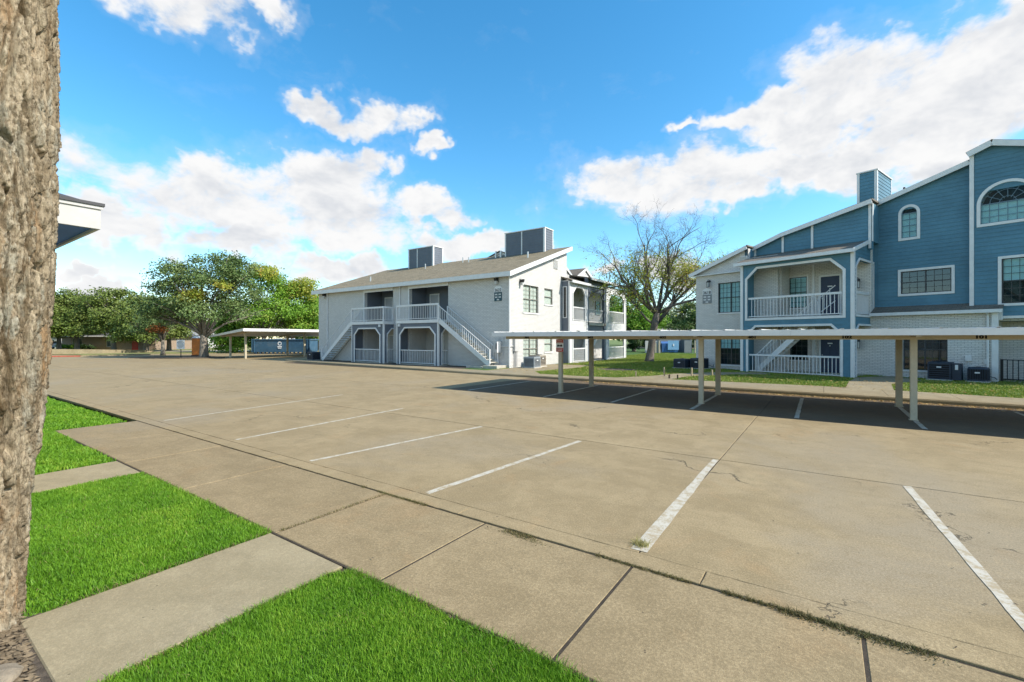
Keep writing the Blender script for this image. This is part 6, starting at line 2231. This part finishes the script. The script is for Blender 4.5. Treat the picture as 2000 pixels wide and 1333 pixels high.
def leafy_tree(name, loc, lobes, label, mat, nclump, nleaf, sig, size, trunk_h, trunk_r, seed, bark='bark3', group=None, lean=(0, 0), extra=None):
    r = np.random.default_rng(seed)
    e = empty(name, loc, 0, label, 'tree', group)
    P, N_, C = crown_points(lobes, nclump, nleaf, sig, r)
    leaf_cloud('crown', P, N_, size, M[mat], e)
    if extra:
        m2, frac, sel = extra
        Q, NQ, _ = crown_points(sel, max(4, int(nclump * frac)), int(nleaf * frac), sig, r)
        leaf_cloud('autumn_leaves', Q, NQ, size, M[m2], e)
    mb = MB()
    top = Vector((lean[0], lean[1], trunk_h))
    pts = [Vector((0, 0, -0.1)), Vector((0.02, 0, 0.25)), top * 0.4 + Vector((0.05, 0, 0)), top]
    mb.tube(pts, [trunk_r * 1.5, trunk_r * 1.12, trunk_r, trunk_r * 0.8], 12)
    nb = min(26, len(C))
    for i in range(nb):
        c = Vector(C[i * len(C) // nb])
        s = top * r.uniform(0.75, 1.0)
        mid = s.lerp(c, 0.45) + Vector((r.normal(0, 0.25), r.normal(0, 0.25), r.uniform(0.1, 0.6)))
        r0 = trunk_r * r.uniform(0.28, 0.5)
        mb.tube([s, s.lerp(mid, 0.5) + Vector((0, 0, 0.1)), mid, c], [r0, r0 * 0.75, r0 * 0.5, r0 * 0.15], 6)
        for _ in range(3):
            q = c + Vector(r.normal(0, 0.7, 3))
            mb.tube([mid, mid.lerp(q, 0.6) + Vector((0, 0, 0.1)), q], [r0 * 0.35, r0 * 0.2, r0 * 0.06], 4)
    mb.obj('trunk', M[bark], e, smooth=True)
    if name == 'oak_tree':
        e.scale = (1.05, 1.05, 1.05)
    return e


c_, s_ = math.cos(YAW), math.sin(YAW)


def lb_(dx, dy, z, rx, ry, rz):
    """lobe given across the view (dx), away from it (dy) and up"""
    return (dx * c_ - dy * s_, dx * s_ + dy * c_, z, rx, ry, rz)


leafy_tree('oak_tree', at(398, 46.6, 0.05), [lb_(0, 0, 6.2, 3.4, 3.4, 2.6), lb_(-3.4, 0.3, 5.4, 2.6, 2.8, 2.0), lb_(0.6, 0, 8.4, 3.0, 2.8, 2.0), lb_(2.9, 0.3, 6.6, 2.4, 2.6, 2.2), lb_(-1.9, -0.6, 7.6, 2.2, 2.2, 1.7),
                                             lb_(3.8, 0, 8.4, 1.4, 1.6, 1.2), lb_(-4.3, 0, 3.9, 1.9, 2.2, 1.1), lb_(0.4, -1.6, 4.2, 2.4, 2.0, 1.1), lb_(2.8, 0, 4.3, 2.0, 2.2, 1.1)],
           'large dark green oak with a low forked trunk at left', 'leaf_oak', 210, 26000, 0.42, (0.07, 0.14), 2.2, 0.36, 11, group=None,
           extra=('leaf_autumn', 0.05, [lb_(0.2, -1.8, 5.6, 1.0, 0.6, 0.6), lb_(3.2, -1.8, 6.6, 0.9, 0.5, 0.5)]))
leafy_tree('small_tree', at(318, 53, 0.05), [lb_(0, 0, 4.0, 2.2, 2.2, 1.3), lb_(-1.4, 0, 3.2, 1.6, 1.6, 0.9)], 'small oak with a few rust leaves left of the notice board', 'leaf_oak', 60, 6500, 0.36, (0.07, 0.14), 1.8, 0.2, 12,
           extra=('leaf_rust', 0.05, [lb_(0.2, -1.5, 2.9, 0.9, 0.5, 0.5)]))
dark = 'dark trees over the low house at far left'
for (px_, Y, top, rx, lab, sd_) in ((75, 64, 8.9, 4.2, 'dark evergreen tree nearest the foreground trunk', 21), (150, 66, 8.9, 4.4, 'dark evergreen tree above the left half of the low house', 22),
                                    (222, 66, 9.4, 4.6, 'tallest dark evergreen tree above the low house', 23), (285, 63, 7.9, 3.6, 'dark evergreen tree just left of the big oak', 24), (115, 70, 8.2, 4.2, 'dark evergreen tree behind the two leftmost ones', 25), (190, 78, 9.0, 4.6, 'dark evergreen tree behind the roof of the low house', 26), (330, 70, 8.6, 4.2, 'dark evergreen tree showing behind the left side of the oak', 27)):
    zc = top * 0.62
    leafy_tree('evergreen_tree', at(px_, Y, 0.06), [lb_(0, 0, zc, rx * 0.85, rx * 0.8, top * 0.36), lb_(-rx * 0.55, 0, zc - 0.9, rx * 0.55, rx * 0.6, 2.0), lb_(rx * 0.55, 0, zc - 0.7, rx * 0.55, rx * 0.6, 2.1), lb_(0.2, -1.5, zc - 2.2, rx * 0.9, 1.5, 1.3), lb_(-rx * 0.6, -1.0, zc - 2.6, rx * 0.5, 1.3, 1.0), lb_(rx * 0.6, -1.0, zc - 2.4, rx * 0.5, 1.3, 1.0)],
               lab, 'leaf_dark', 150, 17000, 0.52, (0.10, 0.19), 2.4, 0.3, sd_, group=dark)
lime = 'bright green trees behind the far carport'
for (px_, Y, top, rx, lab, sd_, ex_) in ((515, 62, 11.6, 4.6, 'tall bright green tree with rusty top right of the oak', 31, ('leaf_autumn', 0.16, [lb_(0.6, -1, 10.6, 2.6, 1.6, 0.9)])),
                                         (572, 66, 10.6, 4.4, 'bright green tree with yellow outer leaves beside the white building', 32, ('leaf_autumn', 0.25, [lb_(1.5, -1, 8.6, 2.8, 1.6, 1.6)])),
                                         (622, 72, 8.8, 4.0, 'bright green tree half behind the white building', 33, None), (455, 64, 6.6, 3.4, 'low bright green tree behind the oak trunk', 34, None)):
    zc = top * 0.58
    leafy_tree('broadleaf_tree', at(px_, Y, 0.06), [lb_(0, 0, zc, rx * 0.8, rx * 0.7, top * 0.40), lb_(-rx * 0.5, 0, zc - 1.4, rx * 0.6, rx * 0.6, 2.3), lb_(rx * 0.5, 0, zc - 1.2, rx * 0.6, rx * 0.6, 2.4), lb_(0, -1.2, zc - 2.6, rx * 0.8, 1.6, 1.6)],
               lab, 'leaf_lime', 120, 13000, 0.55, (0.10, 0.19), 2.2, 0.28, sd_, group=lime, extra=ex_)
bg_ = 'trees beyond the lawn between the buildings'
for (px_, Y, top, rx, lab, mat, sd_) in ((1238, 66, 9.2, 4.0, 'pale green tree just right of the white porch', 'leaf_lime', 41), (1296, 92, 8.2, 4.6, 'distant green tree behind the bare tree trunk', 'leaf_oak', 42),
                                         (1348, 82, 8.6, 4.4, 'green tree next to the edge of the brick wing', 'leaf_oak', 43), (1262, 98, 5.6, 2.4, 'rust red tree far behind the bare tree', 'leaf_rust', 44),
                                         (1185, 84, 10.6, 3.6, 'dark tree showing over the porch roof of the white building', 'leaf_oak', 45)):
    zc = top * 0.58
    leafy_tree('broadleaf_tree', at(px_, Y, 0.06), [lb_(0, 0, zc, rx * 0.8, rx * 0.7, top * 0.38), lb_(-rx * 0.5, 0, zc - 1.0, rx * 0.55, rx * 0.6, 1.9), lb_(rx * 0.5, 0, zc - 0.8, rx * 0.55, rx * 0.6, 2.0)],
               lab, mat, 90, 9000, 0.55, (0.11, 0.21), 2.0, 0.25, sd_, group=bg_)


def shrub_row(px0, px1, Y, h, label, n, mat='hedge', name='hedge'):
    a_, b_ = at(px0, Y), at(px1, Y)
    e = empty(name, a_.lerp(b_, 0.5) + Vector((0, 0, 0.05)), 0, label, 'hedge')
    k = max(2, int((b_ - a_).length / (h * 0.7)))
    lobes = []
    for i in range(k):
        p = a_.lerp(b_, (i + 0.5) / k) - a_.lerp(b_, 0.5)
        hh = h * random.uniform(0.8, 1.15)
        lobes.append((p.x, p.y, hh * 0.52, h * 0.55, h * 0.5, hh * 0.5))
    P, N_, C = crown_points(lobes, k * 14, n, h * 0.12, np.random.default_rng(int(px0 * 7)))
    P[:, 2] = np.abs(P[:, 2])
    leaf_cloud('foliage', P, N_, (0.06, 0.13), M[mat], e)
    mb = MB()
    for l_ in lobes:
        mb.tube([(l_[0], l_[1], -0.05), (l_[0] + 0.1, l_[1], l_[2])], [0.05, 0.02], 6)
    mb.obj('stem', M['bark3'], e)
    return e


shrub_row(1226, 1282, 64, 2.0, 'dark hedge behind the lawn right of the white porch', 5000)
shrub_row(1330, 1375, 74, 2.0, 'dark shrubs beside the distant brick house', 3500)
shrub_row(450, 505, 68, 2.2, 'dark hedge behind the far carport', 5000)
shrub_row(560, 640, 76, 2.4, 'dark hedge behind the waste container', 5000)
shrub_row(110, 148, 73.2, 1.0, 'low green bushes by the parked car', 1800, 'leaf_lime', 'bush')
shrub_row(152, 182, 73.6, 0.8, 'low dark bushes under the window of the low house', 1400, 'hedge', 'bush')


# distant wood all round the horizon
def distant_wood():
    lobes = []
    r = np.random.default_rng(5)
    for a_ in np.arange(-100, 150, 1.7):
        d = r.uniform(125, 165)
        p = Vector((CAM.x + d * math.sin(R(a_) - YAW), CAM.y + d * math.cos(R(a_) - YAW), 0))
        h = r.uniform(6.5, 10.5)
        lobes.append((p.x, p.y, h * 0.48, 4.6, 4.6, h * 0.5))
    P, N_, C = crown_points(lobes, 2600, 90000, 0.9, r)
    o = leaf_cloud('distant_wood', P, N_, (0.25, 0.5), M['leaf_oak'])
    tag(o, 'distant wood along the horizon', 'wood', None, 'stuff')


distant_wood()


# bare spreading tree between the buildings
def bare_tree():
    r = random.Random(19)
    base = at(1269, 37.3, 0.05)
    e = empty('bare_tree', base, 0, 'spreading half bare tree with yellow green leaves between the two buildings', 'tree')
    trunk, limbs, twigs, tips = MB(), MB(), MB(), []

    def V(dx, dy, z):
        return Vector((dx * c_ - dy * s_, dx * s_ + dy * c_, z))

    trunk.tube([V(-0.05, 0, -0.1), V(-0.02, 0, 0.15), V(0.1, 0, 1.0), V(0.25, 0, 2.2), V(0.42, 0, 3.2), V(0.6, 0, 4.0)], [0.52, 0.36, 0.29, 0.27, 0.29, 0.25], 14)

    def grow(p, d, L_, rad, lvl):
        k = 4 if lvl < 3 else 3
        pts, rs = [p.copy()], [rad]
        q = p.copy()
        dd = d.copy()
        for i in range(k):
            w = 0.16 + 0.07 * lvl
            dd = (dd + Vector((r.gauss(0, w), r.gauss(0, w), r.gauss(0, w * 0.7) + (0.05 if lvl < 3 else 0.06)))).normalized()
            q = q + dd * (L_ / k)
            pts.append(q.copy())
            rs.append(rad * (1 - 0.62 * (i + 1) / k))
        (limbs if lvl <= 2 else twigs).tube(pts, rs, 8 if lvl <= 1 else (6 if lvl == 2 else 3), cap=lvl <= 2)
        if lvl >= 5:
            tips.append(q)
            return
        if lvl == 4:
            tips.append(pts[2])
        nch = (0, 6, 5, 5, 4)[lvl]
        for j in range(nch):
            t = 0.28 + 0.72 * (j + r.random() * 0.8) / nch
            i = min(k - 1, int(t * k))
            c = pts[i].lerp(pts[i + 1], t * k - i)
            ax = dd.cross(Vector((r.gauss(0, 1), r.gauss(0, 1), r.gauss(0, 1))))
            if ax.length < 1e-3:
                continue
            nd = (Matrix.Rotation(R(r.uniform(24, 58)), 3, ax.normalized()) @ dd).normalized()
            nd = (nd + Vector((0, 0, 0.13))).normalized()
            grow(c, nd, L_ * r.uniform(0.40, 0.60), max(0.006, rs[i] * r.uniform(0.40, 0.60)), lvl + 1)

    fork = V(0.6, 0, 3.9)
    low = V(0.40, 0, 3.0)
    for (o, tx, ty, tz, L_, rad) in ((fork, -3.6, 0.8, 10.8, 5.7, 0.16), (fork, -1.2, 1.8, 12.0, 5.8, 0.15), (fork, 1.6, 0.6, 12.2, 5.9, 0.16), (fork, 4.2, -0.6, 11.6, 6.0, 0.16), (low, 6.6, 0.6, 7.4, 5.4, 0.17),
                                     (fork, -4.6, -0.8, 7.2, 4.8, 0.14), (fork, -0.8, -2.4, 9.2, 4.4, 0.12), (fork, 6.4, 1.4, 10.4, 5.8, 0.14), (fork, -2.6, 2.8, 8.2, 4.4, 0.12), (low, -3.0, 0.4, 5.9, 3.4, 0.10), (fork, 7.4, -0.8, 9.0, 5.6, 0.13), (low, 5.0, -2.0, 8.2, 5.0, 0.12)):
        grow(o, (V(tx, ty, tz) - o).normalized(), L_, rad, 1)
    trunk.obj('trunk', M['bark2'], e, smooth=True)
    limbs.obj('limb', M['bark2'], e, smooth=True)
    twigs.obj('twig', M['bark2'], e)
    T = np.array([t[:] for t in tips])
    rr = np.random.default_rng(3)
    vx = T[:, 0] * c_ + T[:, 1] * s_
    pr = np.clip(1.2 - np.abs(T[:, 2] - 6.4) / 2.3, 0, 1) * np.where(vx > 0, 1.0, 0.6)
    T = T[rr.random(len(T)) < pr]
    k = rr.integers(0, len(T), 9500)
    P = T[k] + rr.normal(0, 0.22, (len(k), 3))
    hi = (P[:, 0] * c_ + P[:, 1] * s_)
    leaf_cloud('crown', P, rr.normal(0, 1, P.shape) + [0, 0, 0.4], (0.05, 0.10), M['leaf_autumn'], e)
    return e


bare_tree()


# ------------------------------------------------------------------ foreground trunk with thick furrowed bark
def worley(s, t, per, seed):
    r = np.random.default_rng(seed)
    T = 400
    jx, jy, hv = r.random((per, T)), r.random((per, T)), r.random((per, T))
    si, ti = np.floor(s).astype(int), np.floor(t).astype(int)
    f1 = np.full(s.shape, 9.0)
    f2 = np.full(s.shape, 9.0)
    hid = np.zeros(s.shape)
    vy = np.zeros(s.shape)
    for a_ in (-1, 0, 1):
        for b_ in (-1, 0, 1):
            ci, cj = si + a_, ti + b_
            u, v = ci % per, cj % T
            dx = ci + jx[u, v] - s
            dy = cj + jy[u, v] - t
            d = np.sqrt(dx * dx + dy * dy)
            near = d < f1
            f2 = np.where(near, f1, np.minimum(f2, d))
            hid = np.where(near, hv[u, v], hid)
            vy = np.where(near, dy, vy)
            f1 = np.where(near, d, f1)
    return f1, f2, hid, vy


def big_trunk():
    base = at(1000 - 886 * 3.93 / 3.0, 3.0, -0.06)
    e = empty('foreground_tree', base, YAW, 'large rough barked tree trunk filling the left edge', 'tree')
    nth, nz = 420, 560
    # denser rows of vertices on the side that faces the picture
    g = np.linspace(0, 1, nth, endpoint=False)
    th = 2 * np.pi * (g - 0.075 * np.sin(2 * np.pi * g)) - np.pi * 0.75 + np.pi
    z = np.linspace(0, 5.6, nz)
    TH, Z = np.meshgrid(th, z)
    rad0 = 0.395 + 0.045 * np.exp(-Z / 0.2) + 0.012 * np.sin(TH * 3 + Z * 1.3) + 0.02 * np.sin(TH * 2 - Z * 0.8)
    cx = np.interp(Z, [0, 0.17, 0.51, 0.85, 1.36, 2.0, 2.9, 4.4, 5.6], [0, 0.04, 0.09, 0.14, 0.22, 0.30, 0.365, 0.365, 0.40])
    per = 24
    S = TH / (2 * np.pi) * per
    warp = 0.55 * np.sin(Z * 2.6 + np.sin(TH * 5) * 1.5) + 0.30 * np.sin(Z * 6.7 + TH * 9) + 0.16 * np.sin(Z * 17 + TH * 23) + 0.09 * np.sin(Z * 41 + TH * 31)
    f1, f2, hid, vy = worley(S + warp * 0.55, Z / 0.62 + 0.5 * np.sin(TH * 11), per, 1)
    plate = np.clip((f2 - f1) / 0.26, 0, 1) ** 0.8
    per2 = 74
    g1, g2, gid, gy = worley(TH / (2 * np.pi) * per2 + warp * 1.3, Z / 0.105 + np.sin(TH * 37), per2, 2)
    plate2 = np.clip((g2 - g1) / 0.30, 0, 1)
    per3 = 230
    h1_, h2_, hid3, _ = worley(TH / (2 * np.pi) * per3 + warp * 4, Z / 0.026, per3, 3)
    jit = np.random.default_rng(77).normal(0, 0.0022, TH.shape)
    disp = plate * (0.058 + 0.024 * hid) + vy * 0.012 * plate + plate2 * (0.007 + 0.018 * gid) * (0.3 + 0.7 * plate) + gy * 0.008 + hid3 * 0.005 + jit * 0.7 - 0.075
    Rr = rad0 + disp
    X = cx + Rr * np.cos(TH)
    Yv = Rr * np.sin(TH)
    V = np.stack([X, Yv, Z], -1).reshape(-1, 3)
    ii = np.arange(nz - 1)[:, None] * nth
    jj = np.arange(nth)[None, :]
    j2 = (jj + 1) % nth
    F = np.stack([ii + jj, ii + j2, ii + nth + j2, ii + nth + jj], -1).reshape(-1)
    o = np_mesh('trunk', V, F, 4, M['bark'], e)
    # limbs above the frame, reaching away from the picture
    mb = MB()
    r = random.Random(4)
    tips = []
    tp = Vector((0.46, 0, 5.5))
    for (dx, dy, dz, L_) in ((-0.8, -0.5, 1, 4.0), (-0.9, 0.3, 0.9, 4.2), (-0.2, -0.9, 1.1, 4.0), (0.0, -0.2, 1.4, 3.6)):
        d = Vector((dx, dy, dz)).normalized()
        p = tp - Vector((0, 0, 0.3))
        pts = [p.copy()]
        for i in range(4):
            d = (d + Vector((r.gauss(0, 0.15), r.gauss(0, 0.15), 0.05))).normalized()
            p = p + d * L_ / 4
            pts.append(p.copy())
        mb.tube(pts, [0.24, 0.2, 0.15, 0.1, 0.05], 10)
        for k in range(9):
            b_ = pts[1 + k % 4]
            q = b_ + Vector((r.gauss(-0.5, 0.8), r.gauss(-0.4, 0.8), r.uniform(0.3, 1.6)))
            mb.tube([b_, b_.lerp(q, 0.5) + Vector((0, 0, 0.1)), q], [0.05, 0.03, 0.008], 5)
            tips.append(q)
    mb.obj('limb', M['bark'], e, smooth=True)
    T = np.array([t[:] for t in tips])
    rr = np.random.default_rng(8)
    P = T[rr.integers(0, len(T), 1500)] + rr.normal(0, 0.3, (1500, 3))
    leaf_cloud('crown', P, rr.normal(0, 1, P.shape), (0.03, 0.06), M['leaf_oak'], e)
    return e


big_trunk()

# mulch bed round the trunk with edging rocks
BEDP = [(10.6, -26), (10.9, -23.9), (11.35, -23.35), (11.75, -23.08), (12.0, -23.0), (13.16, -23.0), (13.16, -26)]
struct(MB().poly(BEDP, -0.018).obj('mulch_bed', M['mulch']), 'bare mulch bed at the foot of the foreground trunk')
litter('mulch_chips', sample([(11.0, -24.5), (11.1, -23.6), (11.75, -23.12), (13.1, -23.22), (13.1, -24.5)], 3600, 6, 1.0), -0.016, (0.012, 0.035), M['chips'], 'wood chips and straw under the foreground trunk')
for i, (x, y, s, lab) in enumerate(((12.62, -23.33, 0.10, 'pale edging rock at the corner of the path'), (12.42, -23.45, 0.13, 'flat grey edging rock beside the trunk'), (12.86, -23.36, 0.07, 'small rock next to the lawn edge'),
                                    (12.2, -23.62, 0.12, 'long edging rock at the bottom left corner'))):
    bm = bmesh.new()
    bmesh.ops.create_icosphere(bm, subdivisions=2, radius=s)
    rr = random.Random(i)
    for v in bm.verts:
        v.co *= rr.uniform(0.82, 1.12)
        v.co.z *= 0.45
        v.co.x *= 1.35
    me = bpy.data.meshes.new('edging_rock')
    bm.to_mesh(me)
    bm.free()
    o = link('edging_rock', me, M['rock'], None, (x, y, -0.005))
    o.rotation_euler = (0, 0, i * 0.9)
    tag(o, lab, 'rock', 'edging rocks by the path')
